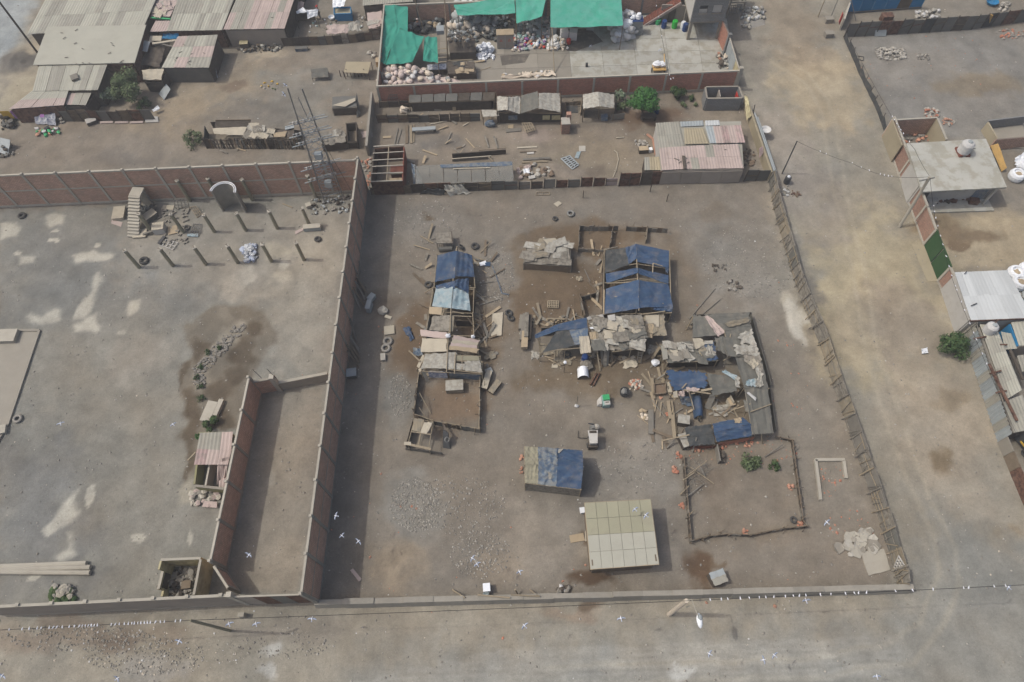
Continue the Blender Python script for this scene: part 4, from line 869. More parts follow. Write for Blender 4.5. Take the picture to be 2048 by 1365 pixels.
sheet('board',Q([(985,627,.1),(1006,625,.1),(1003,671,.1),(982,674,.1)]),'card_pale',None,4,5,wob=.03,t=.05,label='pale grey flat board lying between the shed rows',cat='board')
for i,(a,b_) in enumerate((((957,612),(1004,597)),((951,603),(977,592)),((962,568),(988,564)),((965,592),(972,582)))):bar('pole',up(P(*a),.05),up(P(*b_),.05),.08,.06,'wood_grey',None,['longest thin pole','second thin pole','uppermost thin pole','short pale stick'][i]+' lying right of the west row','pole')
sheet('sign_board',Q([(958,526,.1),(971,521,.15),(974,529,.1),(961,533,.1)]),'plastic_white',None,3,3,wob=.04,label='white bag lying right of the blue tarp shed',cat='bag');sheet('rag',Q([(971,524,.1),(981,524,.1),(980,533,.1),(968,532,.1)]),'tarp_blue',None,3,3,wob=.05,label='blue rag beside the white bag',cat='rag')
obj('hose',MB().path([up(P(*x),.05) for x in ((984,532),(992,552),(999,572),(1004,588),(1018,590))],.05,5),'tarp_faded',None,'faded blue hose curving right of the west row','hose',at=P(992,552))
# ---- low mat hut
th=T('mat_hut','low square hut roofed with layered grey mats between the rows','hut',P(1095,540));q=Q([(1054,485,1.25),(1138,482,1.25),(1143,532,1.1),(1047,526,1.1)]);frame(th,q,r=.04,m='wood_grey')
sheet('roof_base',[up(x,-.03) for x in q],'mat_grey',th,8,6,wob=.03,jag=.12);patches(th,q,16,['mat_grey','sack','mat_grey','card_pale','mat_cane'],.7,1.6)
sheet('roof_board',Q([(1086,479,1.4),(1110,476,1.4),(1120,487,1.36),(1096,490,1.36)]),'card_pale',th,2,2,t=.05)
for i in range(4):curtain(th,q[i],q[(i+1) % 4],0,1.0,'wood_dark' if i != 2 else 'wood','side_wall')
# ---- pens north of the big blue shed
PM=['wood_grey','wood_grey','zinc_dark','wood','mat_grey']
pen_fence('grey board pen left of the big blue shed',[(1157,501),(1158,462),(1236,462)],.75,PM,.5);pen_fence('short board fence closing the grey pen',[(1224,464),(1219,496)],.75,PM,.5);pen_fence('low board front of the grey pen',[(1156,503),(1208,507)],.5,PM,.5)
pen_fence('grey board fence behind the big blue shed',[(1252,462),(1334,466)],.7,PM,.5);pen_fence('short pale fence joining the big blue shed to the board fence',[(1292,463),(1290,488)],.7,['mat_cane','wood_pale'],.5)
pen_fence('dark board pen corner left of the big blue shed',[(1159,600),(1168,640)],.8,PM,.5);pen_fence('dark back board of the pen corner left of the big blue shed',[(1160,602),(1192,594)],.7,['wood_dark','zinc_dark'],.5)
# ---- big blue shed
th=T('tarp_shed','big pitched shed covered with torn blue tarpaulins','shed',P(1278,600));E2,R2=1.7,2.4
TP=[('net_black',[(1211,501,E2),(1251,495,2.1),(1258,530,2.15),(1210,547,E2)]),('tarp_blue',[(1250,496,2.12),(1272,488,R2),(1274,517,R2),(1257,529,2.15)]),('tarp_blue',[(1211,548,E2),(1276,536,R2),(1276,546,R2),(1213,567,E2)]),
      ('tarp_blue',[(1212,577,E2),(1278,560,R2),(1278,617,R2),(1209,629,E2)]),('tarp_blue',[(1272,488,R2),(1338,502,E2),(1337,537,E2),(1275,524,R2)]),('tarp_blue',[(1277,537,R2),(1337,551,E2),(1337,569,E2),(1277,547,R2)]),('tarp_blue',[(1279,561,R2),(1337,569,E2),(1346,614,E2),(1278,616,R2)])]
for i,(m,c) in enumerate(TP):sheet('tarp',Q(c),m,th,14,12,sag=.10,wob=.05 if i != 2 else .03,t=.015,fold=.05)
sheet('tarp',Q([(1330,535,1.75),(1338,537,1.7),(1336,548,1.55),(1331,543,1.6)]),'tarp_blue',th,3,3,wob=.03,t=.015,fold=.05);sheet('tarp',Q([(1310,611,1.95),(1346,614,1.7),(1344,624,1.65),(1306,620,1.95)]),'tarp_blue',th,6,3,wob=.04,t=.015,fold=.05)
q=Q([(1209,499,E2),(1339,500,E2),(1343,625,E2),(1207,628,E2)]);frame(th,q,r=.055);pole('ridge_pole',P(1272,486,R2-.13),P(1278,622,R2-.1),.06,'wood_pale',th)
for t in (.3,.52,.75):pole('rafter',up(lerp(q[0],q[3],t),-.18),up(lerp(Vector(P(1272,486,R2)),Vector(P(1278,622,R2)),t),-.22),.04,'wood_pale',th);pole('rafter',up(lerp(q[1],q[2],t),-.18),up(lerp(Vector(P(1272,486,R2)),Vector(P(1278,622,R2)),t),-.22),.04,'wood_pale',th);a=lerp(P(1272,486,R2),P(1278,622,R2),t);pole('post',g0(a),up(a,-.14),.055,'wood_pale',th)
for i in (0,1,3):curtain(th,q[i],q[(i+1) % 4],0,1.2,'wood_dark')
for a,b_ in (((1306,527,2.1),(1305,547,2.0)),((1307,527,2.1),(1328,534,1.8)),((1213,567,1.8),(1264,565,2.2)),((1273,617,2.3),(1271,634,1.2)),((1326,607,1.9),(1328,640,.1))):bar('batten',P(*a),P(*b_),.09,.07,'wood_pale',th)
bar('gutter_board',P(1208,580,1.6),P(1207,630,1.6),.12,.08,'card',th);bar('eave_pole',P(1280,630,1.7),P(1330,623,1.8),.08,.08,'wood_pale',th);curtain(th,P(1214,573),P(1246,572),.5,1.2,'mat_grey','inner_mat')
# ---- workshop row below it
th=T('workshop_shed','long workshop shed under patched mats, black net and blue strips','shed',P(1180,700));Z=2.0
for m,c in (('tarp_blue',[(1069,670,Z),(1116,648,Z+.15),(1118,661,Z+.12),(1071,677,Z-.05)]),('tarp_blue',[(1116,648,Z+.15),(1173,635,Z+.2),(1175,656,Z+.15),(1118,662,Z+.12)]),('net_black',[(1113,663,Z+.06),(1138,660,Z+.08),(1150,692,Z-.1),(1085,705,Z-.3)]),
             ('tarp_faded',[(1138,660,Z+.1),(1176,656,Z+.12),(1176,687,Z-.02),(1150,690,Z-.06)]),('card_pale',[(1158,673,Z+.12),(1178,672,Z+.12),(1183,705,Z),(1161,708,Z)]),('card',[(1178,665,Z+.1),(1191,664,Z+.1),(1195,693,Z),(1184,696,Z)]),
             ('plaster_white',[(1173,635,Z+.25),(1207,629,Z+.25),(1207,636,Z+.23),(1175,640,Z+.23)])):sheet('roof_sheet',Q(c),m,th,8,6,sag=.04,wob=.03,jag=.03,t=.02)
q=Q([(1176,641,Z+.08),(1286,636,Z+.08),(1287,698,Z-.1),(1190,700,Z-.1)]);sheet('roof_base',[up(x,-.05) for x in q],'mat_grey',th,8,8,wob=.04,jag=.1);patches(th,q,44,['mat_grey','sack','mat_grey','card_pale','mat_cane','sack','net_grey'],.6,1.5,z=.02,jag=.08,wob=.04)
sheet('roof_board',Q([(1215,631,Z+.3),(1230,629,Z+.3),(1231,641,Z+.28),(1217,642,Z+.28)]),'plaster_white',th,2,2,t=.05);sheet('roof_board',Q([(1179,655,Z+.25),(1194,653,Z+.25),(1193,658,Z+.24),(1181,658,Z+.24)]),'plastic_white',th,2,2)
frame(th,Q([(1080,672,1.9),(1284,636,2.0),(1287,704,1.8),(1080,706,1.7)]),r=.055,rails=False);pole('eave_pole',P(1098,702,1.7),P(1164,696,1.85),.05,'wood_pale',th);pole('eave_pole',P(1224,704,1.75),P(1286,697,1.8),.05,'wood_pale',th)
for u in (1112,1130,1262):a=P(u,700,1.7);pole('post',g0(a),a,.05,'wood_pale',th)
curtain(th,P(1082,672),P(1170,662),0,1.4,'net_black','back_wall');curtain(th,P(1190,712),P(1287,712),0,1.2,'wood_dark','front_wall');curtain(th,P(1289,668),P(1290,710),0,1.6,'wood_dark','end_wall')
for a,b_,w,m in (((1192,690,2.0),(1200,743,.05),.1,'wood_pale'),((1202,690,1.9),(1206,730,.05),.25,'wood_grey'),((1218,688,1.9),(1214,730,.05),.2,'wood_grey'),((1222,700,1.6),(1226,727,.05),.12,'wood'),((1211,700,1.7),(1210,733,.05),.3,'mat_grey'),((1075,672,1.9),(1082,712,.05),.12,'wood_pale'),((1111,700,1.7),(1107,730,.05),.1,'wood_pale')):bar('leaning_plank',P(*b_),P(*a),w,.05,m,th)
for s in (-1,1):bar('ladder_rail',P(1278+s*4,727,.05),P(1281+s*4,704,1.8),.06,.05,'wood_grey',th)
for i in range(5):bar('ladder_rung',lerp(P(1274,727,.05),P(1277,704,1.8),(i+.5)/5),lerp(P(1282,727,.05),P(1285,704,1.8),(i+.5)/5),.05,.04,'wood_grey',th)
th=T('platform','raised cane mat platform with an off-white board at the end of the workshop','platform',P(1310,672));q=Q([(1289,630,1.5),(1327,629,1.5),(1332,670,1.4),(1288,671,1.4)]);frame(th,q);sheet('deck_mat',q,'mat_cane',th,8,8,wob=.03,jag=.12,t=.06);sheet('deck_board',Q([(1291,631,1.57),(1318,630,1.57),(1318,654,1.55),(1291,654,1.55)]),'card_pale',th,2,2,t=.05);patches(th,Q([(1289,655,1.5),(1330,655,1.5),(1331,670,1.45),(1289,671,1.45)]),5,['card','mat_cane'],.6,1.2)
th=T('pallet_stack','stack of long grey boards and a box left of the workshop','boards',P(1048,690));
for i,(a,b_,m) in enumerate((((1043,682,.5),(1050,630,.5),'wood_grey'),((1052,676,.7),(1054,628,.7),'mat_grey'),((1041,660,.3),(1044,632,.3),'wood_grey'),((1058,680,.4),(1060,632,.4),'wood_dark'))):bar('long_board',P(*a),P(*b_),.36,.5,m,th)
sheet('box_top',Q([(1044,662,.8),(1057,660,.8),(1055,694,.75),(1042,695,.75)]),'card',th,3,3,t=.5)
rack('pallet','pale wooden pallet lying below the low mat hut','pallet',[(1096,602,.1),(1117,602,.1),(1117,616,.1),(1095,616,.1)],'wood_pale',6,3,w=.09);bar('plank',up(P(1072,655),.5),up(P(1082,634),.1),.22,.05,'mat_cane',None,'tan plank leaning left of the blue strip','plank');bar('plank',up(P(1095,642),.4),up(P(1129,643),.4),.16,.05,'wood_pale',None,'pale plank lying behind the blue strip','plank')
heap('firewood','split firewood heap behind the blue strip','firewood',[(1092,640),(1128,636),(1126,645),(1090,652)],30,.1,.22,['wood_pale','card'],hgt=.4)
# ---- things in front of the workshop
def drum(label,u,v,r,h,m,group=None,lid=None):
    c=P(u,v);th=T('drum',label,'drum',c,group);obj('barrel',MB().lathe(c,[(r*.9,-.03),(r,.05),(r,h*.33),(r*1.05,h*.35),(r,h*.37),(r,h*.66),(r*1.05,h*.68),(r,h*.7),(r,h*.97),(r*.93,h)]),m,th,smooth=False);obj('lid',MB().lathe(up(c,h),[(r*.88,-.01),(r*.88,.03),(r*.8,.04)]),lid or m,th);return th
drum('blue plastic barrel under the pale board of the workshop',1169,722,.3,.9,'blue_dark');
c=P(1173,733);th=T('umbrella_stone','grey boulder like bundle right of the blue barrel','bundle',c);obj('bundle',MB().blob(up(c,.3),.6,.55,.4,.2,9,5),'mat_grey',th)
c=P(1166,752);th=T('water_trough','white half barrel shelter open at the front','shelter',c);mb=MB();nn=10
def halfbar(a,b):t=math.pi*a;return c+Vector((-math.cos(t)*.5,-.35+b*.95,.05+math.sin(t)*.75))
obj('hood',mb.grid(halfbar,12,2,.05,Vector((0,0,1))),'plastic_white',th);obj('back_board',MB().box(up(c,.35)+Vector((0,.55,0)),.9,.05,.7),'plaster_white',th);bar('leg',up(c,-.05)+Vector((-.5,-.35,0)),up(c,.3)+Vector((-.5,-.35,0)),.06,.06,'wood',th);bar('leg',up(c,-.05)+Vector((.5,-.35,0)),up(c,.3)+Vector((.5,-.35,0)),.06,.06,'wood',th)
c=P(1128,745);th=T('lamp_post','thin post with a round white lamp before the black net roof','lamp',c);pole('post',c,up(c,1.9),.03,'wood_dark',th);obj('globe',MB().blob(up(c,1.95),.16,.16,.16,.02,10,7),'plastic_white',th,smooth=True)
sheet('doormat',Q([(1104,728,.03),(1116,728,.03),(1115,736,.03),(1103,736,.03)]),'card_pale',None,2,2,t=.03,label='small pale mat on the ground before the workshop',cat='mat')
for i,w in enumerate(('left','right')):bar('rail',up(P(1180+6*i,771+2*i),.12),up(P(1193+6*i,748),.12),.12,.2,'rust',None,w+' one of two dark rusty rails on the ground','rail','rusty rails')
tyre('tyre lying inside the front of the workshop',1134,711,.4)
c=P(1210,806);th=T('water_pump','green and pale teal pump cart standing in the yard','cart',c);obj('body',MB().box(up(c,.32),.62,1.0,.55,.05),'teal_paint',th);obj('tank',MB().box(up(c,.68)+Vector((.05,.2,0)),.56,.5,.2,.05),'green_paint',th);obj('front_panel',MB().box(up(c,.64)+Vector((.1,-.3,0)),.5,.34,.1,.05),'plaster_white',th);obj('hatch',MB().box(up(c,.7)+Vector((.1,-.25,0)),.3,.08,.04,.05),'wood_dark',th);obj('side_hopper',MB().hexa([c+Vector(v) for v in ((-.75,-.35,.1),(-.35,-.4,.1),(-.35,.45,.1),(-.7,.2,.1),(-.6,-.3,.55),(-.35,-.35,.6),(-.35,.4,.6),(-.55,.25,.55))]),'plaster_white',th)
for s in (-1,1):obj('wheel',MB().torus(c+Vector((s*.36,-.25,.16)),.12,.05,(1,0,0),12,5),'rubber',th)
bar('handle',up(c,.45)+Vector((.1,.5,0)),up(c,.7)+Vector((.25,.9,0)),.04,.04,'steel_dark',th)
c=P(1248,788);th=T('basket','grey wire basket bin standing beside the brick pile','basket',c);obj('bin',MB().lathe(c,[(.35,-.02),(.42,.6),(.38,.6),(.32,.08)]),'steel_dark',th);obj('contents',MB().blob(up(c,.45),.33,.33,.22,.3,8,4),'steel',th)
heap('brick_pile','pile of pale pinkish bricks in the yard','bricks',[(1258,762),(1282,760),(1286,778),(1260,782)],60,.1,.18,['rubble_brick','sack_cream','stone_pale'],hgt=.35)
heap('brick_pile','few loose cream bricks left of the narrow bench','bricks',[(1282,821),(1292,821),(1297,840),(1282,842)],9,.15,.25,['sack_cream','card'],hgt=.15)
c=P(1301,845);th=T('bench','narrow weathered grey plank bench lying in the yard','bench',c);bar('plank',up(P(1301,870),.2),up(P(1301,822),.2),.45,.1,'wood_grey',th)
for v in (828,862):bar('leg',up(P(1297,v),-.05),up(P(1297,v),.2),.08,.08,'wood',th);bar('leg',up(P(1305,v),-.05),up(P(1305,v),.2),.08,.08,'wood',th)
th=T('sand_box','square wooden frame box holding earth','box',P(1320,780));q=Q([(1309,768,.45),(1331,766,.45),(1332,786,.45),(1309,788,.45)])
for i in range(4):wpart('side_board',q[i],q[(i+1) % 4],.45,.08,'wood',th)
obj('earth',MB().prism([up(x,-.2) for x in q],.22),'soil',th);bar('plank',up(P(1303,758),.15),up(P(1307,799),.15),.3,.08,'wood_pale',None,'pale plank lying left of the square earth box','plank');sheet('board',Q([(1335,765,.3),(1344,760,.4),(1345,785,.2),(1333,785,.1)]),'card_pale',None,3,3,wob=.03,t=.04,label='pale board right of the square earth box',cat='board')
# small carts by the two-tone shed
c=P(1184,886);th=T('mortar_mixer','pale concrete mixer cart casting a square shadow','mixer',c);obj('hopper',MB().hexa([c+Vector(v) for v in ((-.3,-.45,.7),(.3,-.45,.7),(.33,.5,.7),(-.33,.5,.7),(-.33,-.55,1.35),(.3,-.55,1.35),(.42,.6,1.35),(-.42,.6,1.35))]),'plaster_white',th);obj('hopper_mouth',MB().box(up(c,1.37)+Vector((0,.45,0)),.6,.2,.04),'wood_dark',th)
obj('engine_box',MB().box(up(c,.35)+Vector((0,-.35,0)),.75,.6,.7),'wood_dark',th)
for x in (-.3,.3):
    for y in (-.4,.45):bar('leg',c+Vector((x,y,-.05)),c+Vector((x,y,.75)),.06,.06,'steel_dark',th)
for s in (-1,1):obj('wheel',MB().torus(c+Vector((s*.42,-.3,.22)),.17,.06,(1,0,0),12,5),'rubber',th)
bar('draw_bar',up(c,.5)+Vector((0,.5,0)),up(c,.5)+Vector((0,1.1,0)),.08,.08,'steel',th)
c=P(1184,862);th=T('engine','small grey engine on a stand behind the mixer cart','engine',c);obj('block',MB().box(up(c,.55),.45,.45,.45,.2).box(up(c,.85),.3,.28,.2,.2),'steel',th);obj('drum_head',MB().blob(up(c,.8)+Vector((.35,.05,0)),.25,.25,.22,.05,9,5),'stone_pale',th);
for x in (-.2,.2):bar('leg',c+Vector((x,0,-.05)),c+Vector((x*.8,0,.4)),.06,.06,'steel_dark',th)
obj('flywheel',MB().torus(up(c,.7)+Vector((-.1,.35,0)),.24,.04,(.2,1,.3),14,5),'steel_dark',th);obj('hook_rod',MB().path([P(1157,862,.1),P(1156,876,.1),P(1175,877,.1)],.025),'wire',None,'bent iron rod on the ground left of the mixer cart','rod',at=P(1157,870))
c=P(1153,813);th=T('stake','short iron stake with a white cap standing in the open yard','stake',c);pole('rod',c,up(c,2.0)+Vector((.0,.1,0)),.03,'wood_grey',th);obj('base_stone',MB().blob(up(c,.1),.2,.16,.14,.2),'sack_white',th)
# ---- two-tone tarp shed
th=T('tarp_shed','low pitched shed half olive half blue tarpaulin standing alone','shed',P(1107,985));EZ,RZ=2.0,2.75
BK,RD,FR=[(1049,893),(1165,901)],[(1050,929),(1167,934)],[(1050,966),(1162,979)]
for s0_,s1_,m in ((0,.23,'tarp_olive'),(.23,.56,'tarp_faded'),(.55,1,'tarp_blue')):
    def pt(row,z,s):return lerp(P(*row[0],z),P(*row[1],z),s)
    dz=.03 if m == 'tarp_faded' else 0
    sheet('tarp',[up(pt(BK,EZ,s0_),dz),up(pt(BK,EZ,s1_),dz),up(pt(RD,RZ,s1_),dz),up(pt(RD,RZ,s0_),dz)],m,th,8,6,wob=.03,sag=.03,jag=.03,t=.015,fold=.05);sheet('tarp',[up(pt(RD,RZ,s0_),dz),up(pt(RD,RZ,s1_),dz),up(pt(FR,EZ,s1_),dz),up(pt(FR,EZ,s0_),dz)],m,th,8,6,wob=.03,sag=.03,jag=.03,t=.015,fold=.05)
q=[P(*BK[0],EZ),P(*BK[1],EZ),P(*FR[1],EZ),P(*FR[0],EZ)];frame(th,q)
for i in range(4):curtain(th,lerp(q[i],q[(i+1) % 4],.01),lerp(q[i],q[(i+1) % 4],.99),0,1.95,['mat_grey','tarp_blue','mat_grey','mat_grey'][i])
for i,y in ((0,0),(1,1)):pole('ridge_post',g0(P(*RD[y],RZ)),P(*RD[y],RZ),.06,'wood_pale',th)
sheet('patch',Q([(1091,962,2.1),(1104,962,2.1),(1102,974,1.95),(1091,972,1.95)]),'sack',th,3,3,wob=.03);sheet('patch',Q([(1096,945,2.55),(1104,944,2.55),(1103,958,2.3),(1097,958,2.3)]),'sack',th,3,3,wob=.03);sheet('patch',Q([(1117,899,2.15),(1127,898,2.15),(1118,907,2.3),(1116,905,2.28)]),'sack',th,2,2)
for i,(u,v) in enumerate(((1043,916),(1041,938),(1043,945))):heap('bricks',['orange brick pieces at the upper left','few crumbs of brick at the middle left','small brick bits at the lower left'][i]+' of the two-tone shed','bricks',[(u-4,v-4),(u+4,v-4),(u+4,v+4),(u-4,v+4)],(8,4,4)[i],.07,.16,['orange'],hgt=.1)
# ---- house with panel roof
th=T('panel_house','square hut with a cream roof of large fibre panels by the street wall','hut',P(1245,1145));q=Q([(1169,1006,2.55),(1301,999,2.55),(1318,1129,2.25),(1181,1139,2.25)])
for i in range(6):
    for j in range(4):
        g=.0025;c4=[bil(q,i/6+g,j/4+g),bil(q,(i+1)/6-g,j/4+g),bil(q,(i+1)/6-g,(j+1)/4-g),bil(q,i/6+g,(j+1)/4-g)];sheet('roof_panel',[up(x,R(0,.012)) for x in c4],'fibre_cement' if j > 1 else 'panel_olive',th,2,2,t=.05)
inn=[lerp(x,sum(q,Vector())/4,.07) for x in q]
for i in range(4):wpart('wall',lerp(inn[i],inn[(i+1) % 4],.015),lerp(inn[i],inn[(i+1) % 4],.985),2.15 if i == 2 else 2.3,.1,'wood',th)
obj('deck',MB().prism([up(x,-.055) for x in q],.06),'fibre_grey',th)
for i in range(4):bar('fascia',up(q[i],-.06),up(q[(i+1) % 4],-.06),.05,.13,'card' if i in (2,3) else 'wood_pale',th)
bar('door',up(P(1140,1079),.03),up(P(1168,1074),.03),.6,.06,'card',None,'plank path leading to the cream panel hut','plank');junkbox('box','white box by the upper left corner of the cream panel hut','box',1164,1023,.4,.45,.35,.1,'plastic_white');sheet('doorstep',Q([(1170,1062,.1),(1176,1062,.1),(1177,1082,.1),(1170,1083,.1)]),'card_pale',None,2,2,t=.1,label='pale doorstep at the left wall of the cream panel hut',cat='step')
th=T('dog_house','small kennel with a grey sheet roof by the street wall','kennel',P(1437,1168));q=Q([(1417,1147,.95),(1446,1137,.95),(1457,1163,.85),(1430,1173,.85)]);sheet('roof_board',[q[0],q[1],lerp(q[1],q[2],.5),lerp(q[0],q[3],.5)],'zinc',th,5,3,wob=.015,jag=.04,t=.03);sheet('roof_board',[up(lerp(q[0],q[3],.46),.03),up(lerp(q[1],q[2],.46),.03),q[2],q[3]],'fibre_grey',th,5,3,wob=.015,jag=.03,t=.03)
inn=[lerp(x,sum(q,Vector())/4,.1) for x in q]
for i in range(4):wpart('side_wall',inn[i],inn[(i+1) % 4],.82,.05,'wood_dark',th)
# ---- L-shaped foundation, broken slab, loose slabs
th=T('foundation','low three sided concrete footing with brick bits inside','foundation',P(1660,925))
for a,b_ in (((1640,1001),(1630,921)),((1629,921),(1688,921)),((1686,923),(1691,958))):wpart('footing',P(*a),P(*b_),.22,.24,'concrete_pale',th)
sheet('concrete_pad',Q([(1722,1104,.08),(1768,1098,.08),(1781,1140,.08),(1737,1151,.08)]),'concrete_pale',None,4,4,wob=.01,jag=.05,t=.12,label='thin square concrete pad in the fence corner',cat='slab')
th=T('broken_slab','heap of broken pale concrete slabs beside the square pad','rubble',P(1710,1085))
for i in range(34):
    u,v=R(1676,1748),R(1062,1110)
    if (v < 1075 and u < 1695):continue
    c=P(u,v);k=random.choice((5,6,7));r=R(.2,.55);pts_=[up(c,R(.05,.2))+Vector((math.cos(6.28*j/k)*r*R(.7,1.1),math.sin(6.28*j/k)*r*R(.7,1.1),R(-.03,.05))) for j in range(k)];obj('slab_piece',MB().prism(pts_,.12),random.choice(['stone_pale','concrete_pale','concrete']),th)
# ---- stick pen
pen_fence('crooked stick fence round the big pen on the right',[(1364,916),(1379,1086),(1417,1076),(1453,1072),(1497,1074),(1563,1061),(1610,1056),(1603,1043),(1592,962),(1582,884),(1548,876)],.55,['wood_dark','wood','wood_grey','wood_dark'],.32,post='wood')
for i,(a,b_) in enumerate((((1370,955,.3),(1414,922,.9)),((1380,934,.2),(1428,968,.1)),((1398,928,.8),(1411,955,.1)),((1365,962,.5),(1388,946,.8)),((1372,995,.4),(1408,968,.1)),((1375,1035,.2),(1388,1020,.8)),((1530,914,.1),(1565,890,.5)),((1360,990,.1),(1378,972,.6)))):pole('branch',P(*a),P(*b_),.05,random.choice(['wood_pale','wood_grey']),None,'bare dry branch lying against the inside of the stick pen','branch','dry branches in the stick pen')
mb=MB()
for i in range(50):c=P(R(1368,1416),R(925,975));d=R(0,3.1);mb.tube(up(c,R(.03,.3)),up(c+Vector((math.cos(d)*R(.4,1.2),math.sin(d)*R(.4,1.2),0)),R(.05,.4)),.015,.008,4)
obj('twigs',mb,'wood_grey',None,'tangle of dry twigs in the upper left of the stick pen','twigs',None,'stuff',at=P(1390,950))
for i,(u,v,w) in enumerate(((1357,911,'outside the upper left corner'),(1348,940,'outside the left side'),(1362,1012,'outside the lower left side'),(1583,975,'along the right side'),(1600,1049,'at the lower right corner'),(1490,1066,'along the lower edge'))):heap('bricks','orange broken bricks '+w+' of the stick pen','bricks',[(u-6,v-6),(u+6,v-6),(u+6,v+6),(u-6,v+6)],9,.08,.2,['orange','rubble_brick'],hgt=.1)
tyre('small dark tyre in the lower right of the stick pen',1586,1041,.3)
wpart('partition',P(1430,895),P(1436,928),.8,.1,'wood_grey',None,label='grey board partition at the head of the stick pen',cat='board',at=P(1433,912));heap('brushwood','dark brushwood beside the board partition','brushwood',[(1438,905),(1450,903),(1452,922),(1438,928)],14,.1,.25,['wood_dark'],hgt=.4)

# weathered boards, sticks and rags lying about the sheds
for zone,n_,lb,gp in (((845,870,480,760),26,'weathered loose board lying left of the west row','loose boards left of the west row'),((950,985,500,760),34,'weathered loose board lying right of the west row','loose boards right of the west row'),((1060,1200,640,660),20,'loose board behind the workshop','loose boards behind the workshop'),((1075,1300,712,735),26,'loose board in front of the workshop','loose boards before the workshop'),((1180,1210,500,620),20,'loose stick along the left of the big blue shed','sticks left of the big blue shed'),((1340,1480,780,840),30,'loose board in the cluster yard','loose boards of the cluster yard'),((1300,1345,690,900),26,'loose board left of the cluster','loose boards left of the cluster'),((400,600,285,312),14,'loose stick before the long stake pen','sticks before the stake pen'),((760,1000,235,330),22,'loose board in the farm yard left part','loose boards of the farm yard'),((900,960,100,160),20,'loose slat among the dark racks','slats among the dark racks')):
    for i in range(n_):
        c=P(R(zone[0],zone[1]),R(zone[2],zone[3]));a=R(0,3.14);L=R(.5,1.9);d=Vector((math.cos(a)*L,math.sin(a)*L,R(0,.35)));bar('board',up(c,.05),up(c,.06)+d,R(.05,.28),.04,random.choice(['wood_pale','wood','wood_grey','card','mat_grey']),None,lb,'board',gp)
for i in range(16):c=P(*random.choice(((850,690),(955,740),(968,600),(1100,700),(1290,720),(1350,790),(1420,815),(1180,560),(1060,640))))+Vector((R(-1.5,1.5),R(-1.5,1.5),0));w=R(.3,.7);sheet('rag',[up(c+Vector((-w,w,0)),.12),up(c+Vector((w,w,0)),.1),up(c+Vector((w,-w*.7,0)),.1),up(c+Vector((-w,-w*.7,0)),.12)],random.choice(['sack','card_pale','tarp_faded','mat_cane']),None,5,5,wob=.07,jag=.12,label='crumpled rag on the ground among the sheds',cat='rag',group='rags among the sheds')
# ================================================================ shelter cluster on the right of the plot
th=T('patched_hut','hut roofed with white and grey scraps and a ragged blue corner','hut',P(1378,730));q=Q([(1319,690,1.8),(1426,682,1.85),(1435,721,1.6),(1335,725,1.6)]);frame(th,q,r=.05)
sheet('roof_base',[up(x,-.04) for x in q],'net_grey',th,10,5,wob=.04,jag=.1);patches(th,q,20,['mat_grey','sack','net_grey','card_pale','concrete','mat_cane'],.5,1.2,jag=.06)
sheet('roof_scrap',Q([(1386,676,2.0),(1406,678,2.0),(1409,690,1.95),(1392,698,1.95)]),'card_pale',th,4,4,wob=.03,jag=.06);sheet('tarp',Q([(1407,688,1.92),(1428,686,1.95),(1436,720,1.7),(1413,722,1.7)]),'tarp_blue',th,8,8,wob=.05,jag=.1);sheet('roof_scrap',Q([(1412,692,2.02),(1426,690,2.02),(1431,712,1.85),(1412,713,1.85)]),'sack',th,6,6,wob=.05,jag=.15);sheet('roof_scrap',Q([(1408,682,2.0),(1426,681,2.0),(1426,688,1.98),(1409,689,1.98)]),'sack',th,4,3,wob=.03)
sheet('roof_board',Q([(1322,692,1.95),(1333,690,1.95),(1336,718,1.8),(1326,720,1.8)]),'fibre_grey',th,2,3,t=.04);sheet('roof_board',Q([(1346,701,1.95),(1354,700,1.95),(1357,716,1.85),(1347,718,1.85)]),'card_pale',th,2,2,t=.04)
curtain(th,P(1336,735),P(1434,732),0,1.2,'wood_dark','front_wall');curtain(th,P(1321,705),P(1334,734),0,1.3,'wood_dark');curtain(th,q[0],q[1],0,1.5,'mat_grey','back_wall')
for a,b_,w in (((1304,718,.1),(1319,695,1.6),.25),((1321,725,.1),(1325,706,1.4),.15),((1326,748,.05),(1325,728,.9),.14),((1394,738,.05),(1391,721,1.3),.08)):bar('prop',P(*a),P(*b_),w,.06,'wood_pale',th)
obj('sack',MB().blob(up(P(1309,728),.2),.38,.33,.3,.2,9,5),'plastic_white',None,'white sack at the left corner of the patched hut','sack',at=P(1309,728))
th=T('net_shelter','sprawling shelter roofed with grey net and pale rags on the right','shelter',P(1470,700));Z=1.8
